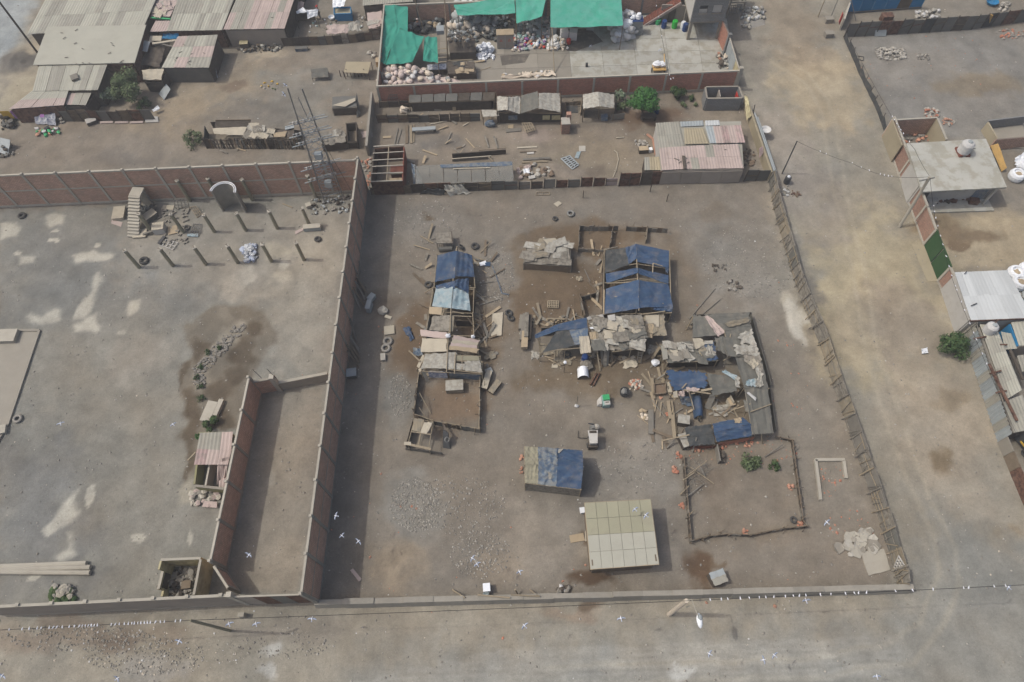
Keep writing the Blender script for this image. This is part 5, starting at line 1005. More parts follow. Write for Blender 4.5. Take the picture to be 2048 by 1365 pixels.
for m,c,j in (('net_grey',[(1386,631,Z),(1409,632,Z+.1),(1433,672,Z),(1385,675,Z-.1)],.04),('net_grey',[(1410,630,Z+.05),(1498,627,Z),(1501,651,Z),(1438,662,Z+.1)],.12),('net_grey',[(1448,657,Z),(1502,649,Z),(1520,716,Z-.1),(1455,712,Z)],.05),('net_grey',[(1428,676,Z-.05),(1452,672,Z),(1460,714,Z-.2),(1436,700,Z-.2)],.1),('net_grey',[(1470,716,Z-.05),(1522,714,Z-.1),(1537,777,Z-.1),(1488,777,Z)],.06),
                ('fibre_pink',[(1409,633,Z+.2),(1418,631,Z+.2),(1450,664,Z+.15),(1436,674,Z+.1)],.06),('mat_cane',[(1449,647,Z+.2),(1497,634,Z+.2),(1499,645,Z+.2),(1460,655,Z+.2)],.08),('sack',[(1477,668,Z+.15),(1505,659,Z+.15),(1511,687,Z+.1),(1480,690,Z+.1)],.16),('sack',[(1468,691,Z+.12),(1514,688,Z+.1),(1518,711,Z+.05),(1473,709,Z+.1)],.14),('mat_grey',[(1486,705,Z+.08),(1520,704,Z+.05),(1526,745,Z),(1490,722,Z+.05)],.12),('card_pale',[(1495,726,Z+.16),(1507,717,Z+.16),(1519,729,Z+.12),(1506,739,Z+.12)],.03),('sack',[(1513,730,Z+.05),(1522,728,Z),(1527,770,Z),(1516,762,Z+.05)],.14),('tarp_sky',[(1493,762,Z+.1),(1511,756,Z+.1),(1514,772,Z+.1),(1492,772,Z+.1)],.1),('sack',[(1510,758,Z+.14),(1523,756,Z+.1),(1524,774,Z+.1),(1512,773,Z+.12)],.12)):
    sheet('roof_sheet',Q(c),m,th,8,8,sag=.06,wob=.05,jag=j,t=.02)
frame(th,Q([(1386,632,1.75),(1498,628,1.75),(1538,777,1.65),(1488,777,1.7)]),r=.05,rails=False);frame(th,Q([(1436,660,1.75),(1502,650,1.75),(1520,716,1.7),(1456,712,1.7)]),r=.045,m='wood_grey')
for a,b_ in (((1404,666,.05),(1383,655,1.6)),((1372,660,.05),(1386,634,1.7)),((1448,660,1.9),(1456,700,1.5)),((1452,700,1.3),(1462,668,1.9)),((1456,718,.9),(1464,696,1.6)),((1446,722,.6),(1462,714,1.5)),((1372,653,.05),(1382,652,.9))):bar('stick',P(*a),P(*b_),.08,.06,'wood_pale',th)
curtain(th,P(1386,640),P(1386,676),0,1.4,'net_black');curtain(th,P(1498,634),P(1538,776),0,.8,'net_grey','east_side');curtain(th,P(1390,640),P(1496,636),0,1.0,'net_grey','back_side')
th=T('tarp_shelter','shelter with a frayed blue tarpaulin left and grey net right','shelter',P(1400,790));
sheet('tarp',Q([(1332,741,1.7),(1411,744,1.8),(1414,776,1.6),(1346,781,1.55)]),'tarp_blue',th,12,10,sag=.06,wob=.06,jag=.14,t=.015,fold=.05);sheet('net_roof',Q([(1414,748,1.8),(1467,752,1.75),(1474,782,1.6),(1424,792,1.5)]),'net_grey',th,10,8,sag=.08,wob=.05,jag=.05,t=.015);sheet('torn_sheet',Q([(1443,743,1.95),(1452,741,1.95),(1474,753,1.9),(1470,760,1.85)]),'tarp_sky',th,8,4,wob=.06,jag=.08);sheet('torn_sheet',Q([(1468,754,1.92),(1478,754,1.9),(1479,774,1.8),(1470,776,1.8)]),'sack',th,4,6,wob=.06,jag=.12)
frame(th,Q([(1334,741,1.65),(1466,750,1.75),(1478,782,1.6),(1346,783,1.5)]),r=.05,m='wood')
for a,b_,w,m in (((1364,777,1.75),(1373,767,1.8),.1,'wood_pale'),((1368,780,1.75),(1421,788,1.6),.12,'wood_pale'),((1402,782,1.75),(1424,778,1.75),.2,'wood_pale'),((1378,784,1.7),(1381,795,1.2),.08,'wood_pale'),((1382,788,1.65),(1390,787,1.65),.08,'wood_pale')):bar('loose_board',P(*a),P(*b_),w,.06,m,th)
sheet('rag',Q([(1356,785,1.65),(1368,780,1.75),(1371,792,1.5),(1358,792,1.5)]),'fibre_pink',th,5,5,wob=.08,jag=.08);sheet('rag',Q([(1372,775,1.8),(1396,776,1.8),(1400,781,1.75),(1374,783,1.75)]),'fibre_pink',th,5,4,wob=.05,jag=.08);sheet('rag',Q([(1346,784,1.6),(1354,782,1.6),(1356,795,1.4),(1347,796,1.4)]),'card_pale',th,3,3,wob=.04)
curtain(th,P(1346,790),P(1376,794),0,1.2,'wood_dark','front_wall');curtain(th,P(1335,750),P(1346,788),0,1.2,'wood_dark');curtain(th,P(1400,796),P(1424,798),0,.9,'wood','front_board')
th=T('net_strip_roof','long strip roof of grey net along the right edge of the cluster','shelter',P(1520,830));q=Q([(1490,776,1.7),(1535,776,1.65),(1547,866,1.5),(1506,868,1.55)]);sheet('net_roof',q,'net_grey',th,8,14,sag=.06,wob=.05,jag=.06,t=.015);frame(th,q,r=.05,m='wood_grey');sheet('curved_tile',Q([(1493,786,1.9),(1498,784,1.9),(1513,796,1.85),(1511,802,1.85)]),'sack_white',th,5,3,sag=-.05,wob=.02);sheet('net_roof',Q([(1487,800,1.5),(1500,798,1.7),(1506,826,1.6),(1490,822,1.4)]),'net_grey',th,5,5,wob=.05,jag=.06);curtain(th,P(1536,782),P(1548,866),0,.7,'net_grey','east_side')
for a,b_ in (((1464,821,.5),(1501,808,1.7)),((1501,824,1.7),(1542,809,1.7)),((1488,832,.5),(1492,820,1.4)),((1525,888,.05),(1523,868,1.4)),((1506,878,.05),(1510,866,1.4))):bar('pole',P(*a),P(*b_),.08,.06,'wood_pale',th)
th=T('tarp_shelter','low pitched shelter of plain blue tarpaulin above the stick pen','shelter',P(1468,885));sheet('tarp',Q([(1425,848,1.3),(1485,835,1.3),(1501,848,1.65),(1428,866,1.65)]),'tarp_blue',th,10,6,wob=.03,jag=.04,t=.015,fold=.05);sheet('tarp',Q([(1428,866,1.65),(1501,848,1.65),(1504,873,1.2),(1433,884,1.2)]),'tarp_blue',th,10,6,wob=.03,jag=.04,t=.015,fold=.05);sheet('rag',Q([(1466,838,1.45),(1482,835,1.45),(1484,846,1.6),(1472,847,1.6)]),'card',th,4,4,wob=.03,jag=.06)
frame(th,Q([(1426,848,1.25),(1486,836,1.25),(1504,872,1.15),(1433,883,1.15)]),r=.045,m='wood');curtain(th,P(1433,892),P(1504,880),0,.7,'rubble_brick','brick_front')
th=T('tarp_shelter','low shelter of black tarpaulin left of the plain blue one','shelter',P(1400,895));sheet('tarp',Q([(1369,855,1.3),(1422,849,1.35),(1431,889,1.1),(1379,892,1.05)]),'net_black',th,10,8,sag=.04,wob=.05,jag=.05,t=.015,fold=.05);frame(th,Q([(1370,855,1.25),(1422,850,1.3),(1430,888,1.05),(1380,890,1.0)]),r=.045,m='wood');curtain(th,P(1380,898),P(1430,896),0,.6,'rust_red','brick_front');bar('prop',P(1384,906,.05),P(1393,876,1.4),.1,.06,'wood_grey',th)
heap('bricks','orange bricks strewn in front of the plain blue shelter','bricks',[(1440,888),(1504,880),(1506,892),(1442,898)],22,.07,.17,['orange','rubble_brick'],hgt=.08);heap('bricks','rounded orange bricks under the black shelter prop','bricks',[(1390,896),(1400,896),(1400,904),(1390,904)],5,.12,.2,['orange'],hgt=.1);heap('bricks','two orange bricks beside the square earth box','bricks',[(1318,793),(1324,793),(1324,798),(1318,798)],3,.1,.16,['orange'],hgt=.05);heap('bricks','small orange brick stack left of the leaning planks','bricks',[(1331,825),(1337,825),(1337,834),(1331,834)],5,.12,.2,['rubble_brick'],hgt=.2)
c=P(1394,818);th=T('covered_motorbike','motorbike covered with a dark blue tarpaulin','motorbike',c);mb=MB()
def cov(a,b):t=math.pi*a;yy=lerp(.95,-.95,b);h=.95-.25*(b-.5) ** 2*4+.08*math.sin(b*9);w=.42-.12*abs(b-.5);return c+Vector((-math.cos(t)*w+(.5-b)*.12,yy,.08+max(0,math.sin(t))*h))
obj('cover',mb.grid(cov,12,10,.03,Vector((0,0,1))),'tarp_blue',th)
for y in (-1.0,.75):obj('wheel',MB().torus(c+Vector((-.05 if y < 0 else .1,y,.28)),.22,.06,(1,0,0),14,5),'rubber',th)
for x in (-.12,.12):bar('fork',c+Vector((x-.05,-1.0,.3)),c+Vector((x-.05,-.9,.65)),.05,.05,'card',th)
bar('tie_pole',P(1380,790,1.0),P(1388,820,.8),.07,.05,'wood_pale',th)
bar('leaning_board',P(1414,818,.05),P(1426,790,1.0),.5,.05,'wood_grey',None,'grey board leaning in the middle of the cluster yard','board');sheet('rag',Q([(1413,815,.2),(1431,805,.3),(1432,815,.1),(1425,822,.05)]),'mat_cane',None,4,4,wob=.06,jag=.06,label='pale cloth at the foot of the leaning grey board',cat='cloth');junkbox('chair','pale wooden box chair standing alone in the cluster yard','chair',1459,809,.5,.75,.6,.25,'card_pale',lid='card')
bar('backrest',P(1459,794,.6),P(1466,808,.6),.06,.7,'card_pale',None,'upright board behind the pale box chair','board')
junkbox('crate','crate with a crumpled pale lid by the leaning planks','crate',1364,846,1.0,.8,.8,-.2,'wood_dark',lid='sack');junkbox('crate','dotted pale crate beside the black shelter','crate',1367,886,.8,1.2,.7,.3,'wood_dark',lid='sack')
for i,(a,b_,w) in enumerate((((1336,802,.3),(1341,838,.3),'upper'),((1345,830,.3),(1349,876,.3),'lower'),((1343,802,.2),(1353,868,.1),'inner'))):bar('plank',P(*a),P(*b_),.3 if i < 2 else .18,.1,'wood_pale',None,w+' long plank edging the left of the cluster yard','plank','planks edging the cluster yard')
for i,(a,b_,w) in enumerate((((1324,882,.8),(1379,870,1.4),'long pale'),((1334,896,.1),(1350,880,.6),'short grey'))):bar('pole',P(*a),P(*b_),.1,.08,'wood_pale' if i == 0 else 'wood_grey',None,w+' pole sticking out left of the black shelter','pole')
for i,(a,b_) in enumerate((((1378,639),(1430,578)),((1380,651),(1440,600)))):pole('pole',up(P(*a),.06),up(P(*b_),.06),.05,'wood_grey',None,('left' if i == 0 else 'right')+' of two thin poles lying behind the net shelter','pole')
heap('brushwood','dark tangle of roots lying in the open ground right of the blue shed','roots',[(1424,528),(1452,528),(1452,546),(1428,548)],16,.08,.2,['wood_dark','wood_grey'],hgt=.12);heap('brushwood','dead clump on a grey patch behind the net shelter','roots',[(1452,562),(1480,560),(1480,582),(1456,582)],16,.08,.25,['wood_dark','stone'],hgt=.1)
# posts and wires in front of the back fence
for u,v,w in ((1166,396,'leftmost'),(1300,384,'short'),(1333,403,'rightmost')):pole('post',P(u,v),up(P(u,v),1.1),.05,'wood_dark',None,w+' dark post standing in front of the back fence','post','posts before the back fence')
rack('pallet','pale open pallet frame before the back fence','pallet',[(1073,385,.05),(1098,385,.05),(1100,390,.05),(1072,391,.05)],'wood_pale',2,1);sheet('board',Q([(1107,408,.05),(1117,402,.05),(1124,407,.05),(1115,414,.05)]),'card_pale',None,2,2,t=.05,label='small square pale board lying before the back fence',cat='board')
c=P(973,1190);junkbox('bucket','white tub on a stand at the street wall','tub',974,1178,.55,.6,.7,.05,'plastic_white');sheet('rag',Q([(967,1183,.6),(978,1183,.6),(978,1193,.4),(967,1193,.4)]),'tarp_sky',None,4,4,wob=.08,jag=.06,label='blue white rag below the white tub',cat='rag')
heap('rubbish','white and grey rubbish piled against the inside of the street wall','rubbish',[(1114,1172),(1142,1172),(1142,1190),(1114,1190)],24,.08,.22,['sack_white','stone','wood_dark'],hgt=.3)
for i,(a,b_) in enumerate((((1022,1190,.9),(1080,1193,1.0)),((1060,1180,.2),(1075,1192,.9)),((955,1190,.9),(1020,1196,1.0)),((1030,1180,.8),(1036,1190,.1)),((905,1180,.1),(930,1196,.9)))):pole('pole',P(*a),P(*b_),.07,'wood_pale',None,'weathered pole lying along the low adobe wall','pole','poles along the adobe wall')
sheet('plank',Q([(700,1141,.05),(706,1137,.05),(723,1158,.05),(718,1164,.05)]),'fibre_pink',None,2,2,t=.05,label='pink plank at the edge of the long wall shade near the street',cat='plank')
# ================================================================ houses and yards in the upper left
def PY(u,v,y):                          # photo pixel on the upright plane at depth y
    r=ROT @ np.array([u-CX,-(v-CY),-FPX]);t=y/r[1];return Vector((r[0]*t,y,CAMH+r[2]*t))
def box_walls(th,q,h,m,t=.12,inset=.05,hs=None,name='wall'):
    c=sum(q,Vector())/len(q);inn=[lerp(g0(x),g0(c),inset) for x in q]
    for i in range(4):wpart(name,lerp(inn[i],inn[(i+1) % 4],.01),lerp(inn[i],inn[(i+1) % 4],.99),(hs[i] if hs else h),t,m if isinstance(m,str) else m[i],th)
    return inn
def roofweights(th,q,n):
    for i in range(n):
        c=bil(q,R(.1,.9),R(.1,.95));r=R(-.6,.6);bar('roof_batten',up(c,.08),up(c+Vector((R(.1,.4),r*.6,0)),.1),.06,.05,'wood_grey',th)
th=T('long_house','wide house with a pale ribbed roof at the top left corner','house',P(180,80));q=Q([(130,-75,2.7),(345,-75,2.9),(288,54,2.7),(54,70,2.5)]);corr_roof(th,q,14,4,['fibre_cement','fibre_cement','fibre_grey'],.3);box_walls(th,q,2.4,'wood_dark',inset=.04)
th=T('flat_house','house with a plain cream roof dotted with sticks behind the dusty tree','house',P(170,140));q=Q([(95,54,3.0),(292,50,3.0),(269,126,2.75),(66,130,2.75)]);sheet('roof_deck',q,'fibre_cement',th,12,6,wob=.02,t=.08);roofweights(th,q,9);box_walls(th,q,2.6,'rust',inset=.05);roofweights(th,[lerp(q[3],q[0],.02),lerp(q[2],q[1],.02),q[2],q[3]],6)
th=T('low_house','lower house with a grey ribbed roof below the cream roof','house',P(135,195));q=Q([(78,131,2.55),(215,130,2.55),(196,181,2.3),(65,183,2.3)]);corr_roof(th,q,10,1,['fibre_grey','fibre_cement'],.3);box_walls(th,q,2.15,'wood_dark',inset=.05);obj('roof_box',MB().box(P(149,155,2.6),.8,.9,.2,.5),'wood_grey',th)
th=T('lean_to','white and pink lean-to roof sloping to the poster wall','shed',P(75,225));q=Q([(63,183,2.25),(137,182,2.25),(128,211,2.0),(17,219,2.0)]);corr_roof(th,[q[0],q[1],lerp(q[1],q[2],.5),lerp(q[0],q[3],.5)],5,1,['sheet_white','fibre_cement'],.3);corr_roof(th,[lerp(q[0],q[3],.48),lerp(q[1],q[2],.48),q[2],q[3]],5,1,['fibre_pink'],.3);box_walls(th,q,1.85,['wood_dark','wood_dark','rust','plaster_grey'],inset=.04)
a,b_=g0(P(17,245)),g0(P(110,240))
for i,(m,w) in enumerate((('banner_yellow','yellow'),('banner_violet','violet and blue'))):p=lerp(a,b_,i*.22);q2=lerp(a,b_,i*.22+.2);sheet('poster',[up(p,1.6),up(q2,1.6),up(q2,.5),up(p,.5)],m,None,2,2,t=.02,label=w+' poster fixed to the wall of the pink lean-to',cat='poster')
sheet('banner',Q([(62,216,1.5),(110,213,1.5),(110,250,.2),(72,248,.1)]),'banner',None,10,8,wob=.1,jag=.06,label='big printed white banner hung below the pink lean-to',cat='banner')
for i,(u,v,m) in enumerate(((84,232,'banner_violet'),(100,224,'blue_dark'),(82,224,'steel'))):sheet('print_blot',Q([(u-4,v-3,1.25),(u+4,v-3,1.25),(u+4,v+3,1.1),(u-4,v+3,1.1)]),m,None,2,2,label='dark printed motif on the big white banner',cat='print',group='printed motifs of the banner')
th=T('small_roof','small pinkish flat roof right of the pink lean-to','shed',P(155,215));q=Q([(137,184,1.95),(185,182,1.95),(172,211,1.8),(129,210,1.8)]);corr_roof(th,q,3,1,['fibre_pink','fibre_grey'],.3);box_walls(th,q,1.6,'wood_dark')
th=T('ribbed_house','house with a grey green ribbed roof in the middle of the upper left','house',P(390,80));q=Q([(382,-75,2.6),(497,-75,2.7),(444,61,2.5),(333,63,2.45)]);corr_roof(th,q,10,4,['fibre_grey','fibre_cement'],.3);box_walls(th,q,2.3,'rust',inset=.04)
corr('pink_sheet',Q([(311,42,2.4),(343,42,2.45),(333,63,2.4),(299,64,2.35)]),'fibre_pink',th,.3);sheet('ragged_roof',Q([(304,0,2.5),(356,0,2.5),(341,34,2.45),(300,33,2.4)]),'fibre_pink',th,6,5,wob=.03,jag=.08);patches(th,Q([(304,0,2.55),(356,0,2.55),(341,34,2.5),(300,33,2.45)]),8,['fibre_pink','card_pale','sack'],.6,1.6);bar('green_fascia',P(301,36,2.35),P(341,39,2.4),.2,.15,'green_paint',th)
th=T('pink_grey_house','house with a faded pinkish roof and grey front wall at the top','house',P(510,90));q=Q([(505,-75,2.6),(613,-75,2.7),(569,58,2.4),(446,60,2.4)]);corr_roof(th,q,9,4,['fibre_pink','fibre_pink','fibre_grey'],.3);roofweights(th,q,6);box_walls(th,q,2.2,['plaster_grey','wood_dark','plaster_grey','wood_dark'],inset=.03)
th2=P(470,92);obj('door',MB().box(up(P(462,86),.9),1.0,.08,1.8),'concrete',th);obj('door_frame',MB().box(up(P(478,84),.9),.9,.07,1.8),'rust',th)
th=T('nailed_shed','shed with a pieced pinkish roof weighted by laths','shed',P(370,150));q=Q([(356,74,2.4),(436,71,2.4),(418,136,2.1),(323,136,2.1)]);corr_roof(th,q,4,3,['fibre_pink','fibre_grey','fibre_cement'],.4);roofweights(th,q,8);box_walls(th,q,1.95,['rust','wood_dark','zinc_dark','rust'],inset=.06);sheet('front_panel',Q([(348,138,1.7),(372,138,1.7),(376,158,.1),(352,158,.1)]),'zinc',th,2,2);sheet('tarp_side',Q([(424,110,1.6),(428,126,1.2),(436,156,.1),(420,150,.1)]),'banner',th,4,4,wob=.1)
sheet('tarp_scrap',Q([(326,68,1.9),(358,66,2.0),(356,76,1.8),(322,80,1.7)]),'blue_paint',None,6,4,wob=.12,label='bright blue tarpaulin crumpled between the upper left roofs',cat='tarpaulin');sheet('board',Q([(300,72,2.1),(324,72,2.1),(322,82,2.0),(298,82,2.0)]),'card_pale',None,3,2,t=.05,label='pale roof board left of the blue tarpaulin',cat='board');bar('beam',P(305,88,2.2),P(352,81,2.2),.3,.1,'card_pale',None,'long pale beam over the dark yard between roofs','beam');bar('beam',P(282,80,2.2),P(348,94,2.0),.12,.08,'wood_grey',None,'grey pole over the dark yard between roofs','pole');sheet('teal_cloth',Q([(309,117,1.2),(316,112,1.2),(321,118,1.1),(314,126,1.0)]),'blue_paint',None,3,3,wob=.04,label='small teal cloth hanging in the dark yard between roofs',cat='cloth')
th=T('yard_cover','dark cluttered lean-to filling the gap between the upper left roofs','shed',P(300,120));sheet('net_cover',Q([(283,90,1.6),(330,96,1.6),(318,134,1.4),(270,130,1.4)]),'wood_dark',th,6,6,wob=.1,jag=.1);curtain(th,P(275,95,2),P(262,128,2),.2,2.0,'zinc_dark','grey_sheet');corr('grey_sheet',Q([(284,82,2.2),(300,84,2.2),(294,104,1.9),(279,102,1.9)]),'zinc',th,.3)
patch_fence('rust brown yard fence below the upper left roofs',[P(131,243),P(185,242),P(246,243),P(312,240)],1.4,1.6,['rust','rust','wood','zinc_dark','wood_dark'],1.2)
for i,(a,b_) in enumerate((((222,128,2.2),(240,170,.2)),((258,128,2.2),(272,150,.5)))):bar('plank',P(*b_),P(*a),.2,.06,'wood',None,('left' if i == 0 else 'right')+' plank leaning on the rust wall by the dusty tree','plank')
th=T('cream_roof','small cream tarpaulin roof behind the dusty tree','shed',P(308,165));q=Q([(284,140,1.9),(328,138,1.9),(322,160,1.7),(287,160,1.7)]);sheet('tarp',q,'card_pale',th,6,5,wob=.06,jag=.06);frame(th,q,r=.04,m='wood');box_walls(th,q,1.3,'wood_dark')
sheet('sheet_metal',Q([(332,168,1.0),(341,179,.9),(328,200,.05),(317,188,.1)]),'zinc',None,2,2,t=.04,label='grey metal sheet leaning right of the dusty tree',cat='sheet');sheet('white_board',Q([(289,234,.15),(315,233,.15),(317,244,.1),(291,245,.1)]),'plaster_white',None,2,2,t=.08,label='white board on the ground at the corner of the rust fence',cat='board');sheet('white_bag',Q([(303,219,.5),(316,212,.6),(320,217,.5),(307,224,.4)]),'plastic_white',None,4,4,wob=.08,label='white bag caught on the corner shrub',cat='bag');junkbox('crate','white topped crate before the rust fence','crate',185,246,1.1,.8,.4,.5,'wood_dark',lid='plaster_white')
for i in range(3):sheet('stripe_board',Q([(200+30*i,243,.1),(226+30*i,242,.1),(226+30*i,246,.1),(200+30*i,247,.1)]),'fibre_pink',None,2,1,t=.06,label=['left','middle','right'][i]+' pale plank lying along the rust fence',cat='plank')
heap('rubbish','colourful rubbish bundle on the ground under the banner','rubbish',[(75,258),(120,256),(122,270),(72,272)],26,.12,.35,['net_black','orange','green_paint','sack_white'],hgt=.35);heap('timber_heap','dark heap of old timber at the left edge below the posters','timber',[(8,232),(35,228),(32,258),(4,262)],40,.15,.4,['wood_dark','wood_dark','zinc_dark'],hgt=.9);heap('crates','stacked white crates under the small pinkish roof','crates',[(113,224),(128,224),(132,246),(116,248)],20,.15,.3,['sack','stone'],hgt=1.0)
sheet('metal_plate',Q([(0,275,1.0),(20,280,1.0),(16,310,.1),(-4,305,.1)]),'zinc',None,3,3,wob=.05,t=.05,label='grey panel at the left edge above the back wall',cat='panel');heap('rubbish','dark rubbish round the grey panel at the left edge','rubbish',[(-4,290),(26,285),(28,312),(-4,318)],24,.1,.3,['wood_dark','zinc_dark','sack'],hgt=.5)
# laundry yard with person
patch_fence('low grey patchwork fence below the laundry yard',[P(569,92),P(640,90),P(700,86),P(762,78)],1.0,1.2,['wood_dark','zinc_dark','wood','wood_dark','mat_grey'],1.0)
for i,(c,m,w) in enumerate((([(592,24,1.6),(606,15,1.7),(614,24,1.6),(594,28,1.4)],'plastic_white','left white cloth drying in the laundry yard'),([(613,20,1.6),(636,19,1.6),(635,32,1.0),(615,38,.9)],'plastic_white','right white cloth drying in the laundry yard'),([(591,2,1.6),(608,4,1.6),(606,22,1.0),(596,24,1.0)],'fibre_pink','pink cloth drying in the laundry yard'),([(665,-4,1.9),(693,-4,1.9),(687,14,1.5),(665,15,1.5)],'plastic_white','white sheet roof over the blue tank'))):sheet('cloth',Q(c),m,None,7,6,wob=.08,label=w,cat='cloth')
th=T('clothes_line','dark stall frame under the drying white cloths','stall',P(605,45));q=Q([(590,22,1.5),(636,20,1.5),(634,36,1.3),(592,40,1.3)]);frame(th,q,r=.04,m='wood_dark');curtain(th,P(592,42),P(632,40),0,1.0,'wood_dark')
c=P(686,38);th=T('water_tank','open blue rectangular tank with pale water in the laundry yard','tank',c);q=Q([(668,15,1.0),(701,14,1.0),(702,27,1.0),(668,28,1.0)])
for i in range(4):wpart('tank_side',q[i],q[(i+1) % 4],1.0,.1,'blue_paint',th)
obj('water',MB().prism([up(x,-.15) for x in q],.7),'tarp_olive',th);obj('tank_foot',MB().prism([up(g0(x),.1) for x in q],.12),'blue_dark',th)
c=P(664,38);th=T('basin','round white basin left of the blue tank','basin',c);obj('bowl',MB().lathe(c,[(.3,0),(.42,.28),(.38,.28),(.26,.06)],16),'plastic_white',th);obj('rim',MB().torus(up(c,.28),.41,.03,n=18,m=5),'plaster_white',th)
sheet('rag_heap',Q([(655,50,1.2),(700,50,1.3),(696,66,1.1),(654,68,1.1)]),'fibre_pink',None,10,5,wob=.12,jag=.15,t=.05,label='pinkish rags spread over the laundry yard fence',cat='rags');sheet('rag_heap',Q([(692,48,1.3),(720,42,1.3),(722,62,1.1),(694,62,1.1)]),'sack',None,8,5,wob=.15,jag=.15,t=.05,label='grey white rags spread over the laundry yard fence',cat='rags');th=T('pink_roof','small pinkish roof by the green net corner','shed',P(748,70));q=Q([(734,26,1.7),(764,22,1.7),(763,56,1.5),(737,58,1.5)]);sheet('roof_sheet',q,'fibre_pink',th,5,5,wob=.04,jag=.06);patches(th,q,4,['fibre_pink','sack','wood_dark'],.5,1.0);frame(th,q,r=.04,m='wood');box_walls(th,q,1.2,'wood_dark')
th=T('grey_roof','grey fibre roof at the top edge left of the green nets','shed',P(725,5));q=Q([(728,-30,2.3),(830,-36,2.3),(826,4,2.2),(725,12,2.2)]);corr_roof(th,q,5,2,['fibre_grey'],.3);box_walls(th,q,2.0,'wood_dark')
heap('rubbish','mixed rubbish strewn over the laundry yard','rubbish',[(620,40),(735,30),(730,60),(600,72)],60,.06,.2,['sack_white','stone','wood_dark','teal_paint'],hgt=.1);heap('rubbish','dark scrap along the foot of the grey house wall','scrap',[(476,92),(566,90),(560,104),(478,106)],50,.1,.32,['wood_dark','zinc_dark','sack','wood'],hgt=.4)
junkbox('stove','dark stove with a cream top before the grey front wall','stove',492,96,1.0,.8,.8,.05,'wood_dark',lid='plaster_yellow');junkbox('trough','blue grey tub lying below the laundry yard fence','tub',604,101,1.5,.5,.35,.03,'tarp_faded',lid='zinc_dark');heap('sacks','pale sacks lying right of the laundry yard fence','sacks',[(732,106),(756,106),(754,118),(732,118)],9,.15,.35,['sack','stone'],hgt=.2)
# huts in the bare yard above the back wall
th=T('stake_pen','long stake fenced pen with board and mat roofs in the bare yard','pen',P(500,296))
for i in range(34):a=lerp(P(416,297),P(612,299),i/34);bar('stake',up(a,-.05),up(a+Vector((R(-.1,.1),.12,0)),R(1.1,1.5)),R(.14,.3),.07,random.choice(['wood_dark','wood_dark','wood','zinc_dark']),th)
for z in (.5,1.1):bar('rail',up(P(416,297),z)+Vector((0,.15,0)),up(P(612,299),z)+Vector((0,.15,0)),.05,.1,'wood_dark',th)
curtain(th,P(418,268),P(417,297),0,1.2,'net_black');curtain(th,P(430,262),P(500,258),0,1.3,'wood_dark','back_wall');curtain(th,P(500,268),P(610,276),0,1.1,'wood_dark','back_wall')
sheet('roof_board',Q([(424,257,1.45),(494,254,1.5),(486,271,1.3),(428,268,1.3)]),'card_pale',th,8,4,wob=.03,jag=.05);sheet('roof_box',Q([(431,241,1.5),(502,241,1.5),(498,254,1.4),(430,255,1.4)]),'wood_dark',th,6,3,wob=.03);bar('rim',P(431,241,1.55),P(502,240,1.55),.1,.1,'wood',th);q=Q([(494,250,1.4),(550,257,1.4),(543,277,1.25),(487,277,1.25)]);sheet('roof_mat',q,'mat_grey',th,6,5,wob=.04,jag=.1);patches(th,q,9,['sack','card_pale','mat_grey'],.6,1.3);q=Q([(548,262,1.3),(590,252,1.4),(588,276,1.2),(548,276,1.2)]);sheet('roof_mat',q,'wood_dark',th,6,4,wob=.06,jag=.1);sheet('roof_board',Q([(546,266,1.45),(574,263,1.45),(570,274,1.4),(548,274,1.4)]),'card',th,4,3,wob=.03);sheet('roof_board',Q([(570,253,1.55),(588,250,1.55),(588,256,1.5),(570,260,1.5)]),'zinc',th,2,2)
th=T('mat_pen','grey mat roofed pen right of the pylon','pen',P(660,294));q=Q([(638,268,1.2),(690,262,1.25),(692,284,1.1),(642,290,1.05)]);sheet('roof_mat',q,'mat_grey',th,6,5,wob=.05,jag=.1);patches(th,q,6,['mat_grey','sack','wood_grey'],.6,1.2);box_walls(th,q,1.0,'wood_dark',t=.06);th=T('open_crate','dark open crate frame at the end of the mat roofed pen','crate',P(700,290));q=Q([(692,246,1.1),(712,244,1.1),(714,284,1.0),(694,284,1.0)]);frame(th,q,r=.06,m='wood_dark');box_walls(th,q,1.0,'wood_dark',t=.06)
th=T('hutch','dark hutch with a slanting pale strip roof in the bare yard','hutch',P(688,232));q=Q([(665,194,1.3),(712,192,1.3),(713,214,1.1),(664,216,1.1)]);sheet('roof_sheet',q,'zinc_dark',th,6,4,wob=.02);sheet('roof_strip',Q([(664,211,1.25),(710,196,1.45),(711,202,1.4),(690,214,1.25)]),'card_pale',th,4,3,wob=.02);box_walls(th,q,1.1,'wood_dark',t=.06);frame(th,q,r=.05,m='wood_grey');sheet('side_net',Q([(713,186,1.6),(716,200,1.6),(722,232,.1),(713,236,.1)]),'net_black',th,4,4,wob=.08)
th=T('board_stall','cream board on stakes beside the lane','stall',P(715,155));q=Q([(692,124,1.1),(742,124,1.15),(736,147,.95),(688,145,.95)]);sheet('top_board',q,'concrete_cream',th,4,3,wob=.02,t=.06);frame(th,q,r=.04,m='wood_dark',rails=False)
for i in range(9):a=lerp(P(682,154),P(738,154),i/8);bar('stake',up(a,-.05),up(a,R(.6,1.1)),.08,.06,'wood_dark',th)
th=T('ash_grate','small dark stick frame left of the cream board stall','frame',P(640,158));q=Q([(622,138,.8),(654,136,.8),(658,154,.5),(624,156,.5)]);frame(th,q,r=.035,m='wood_dark');sheet('net',q,'net_grey',th,4,4,wob=.05,jag=.08)
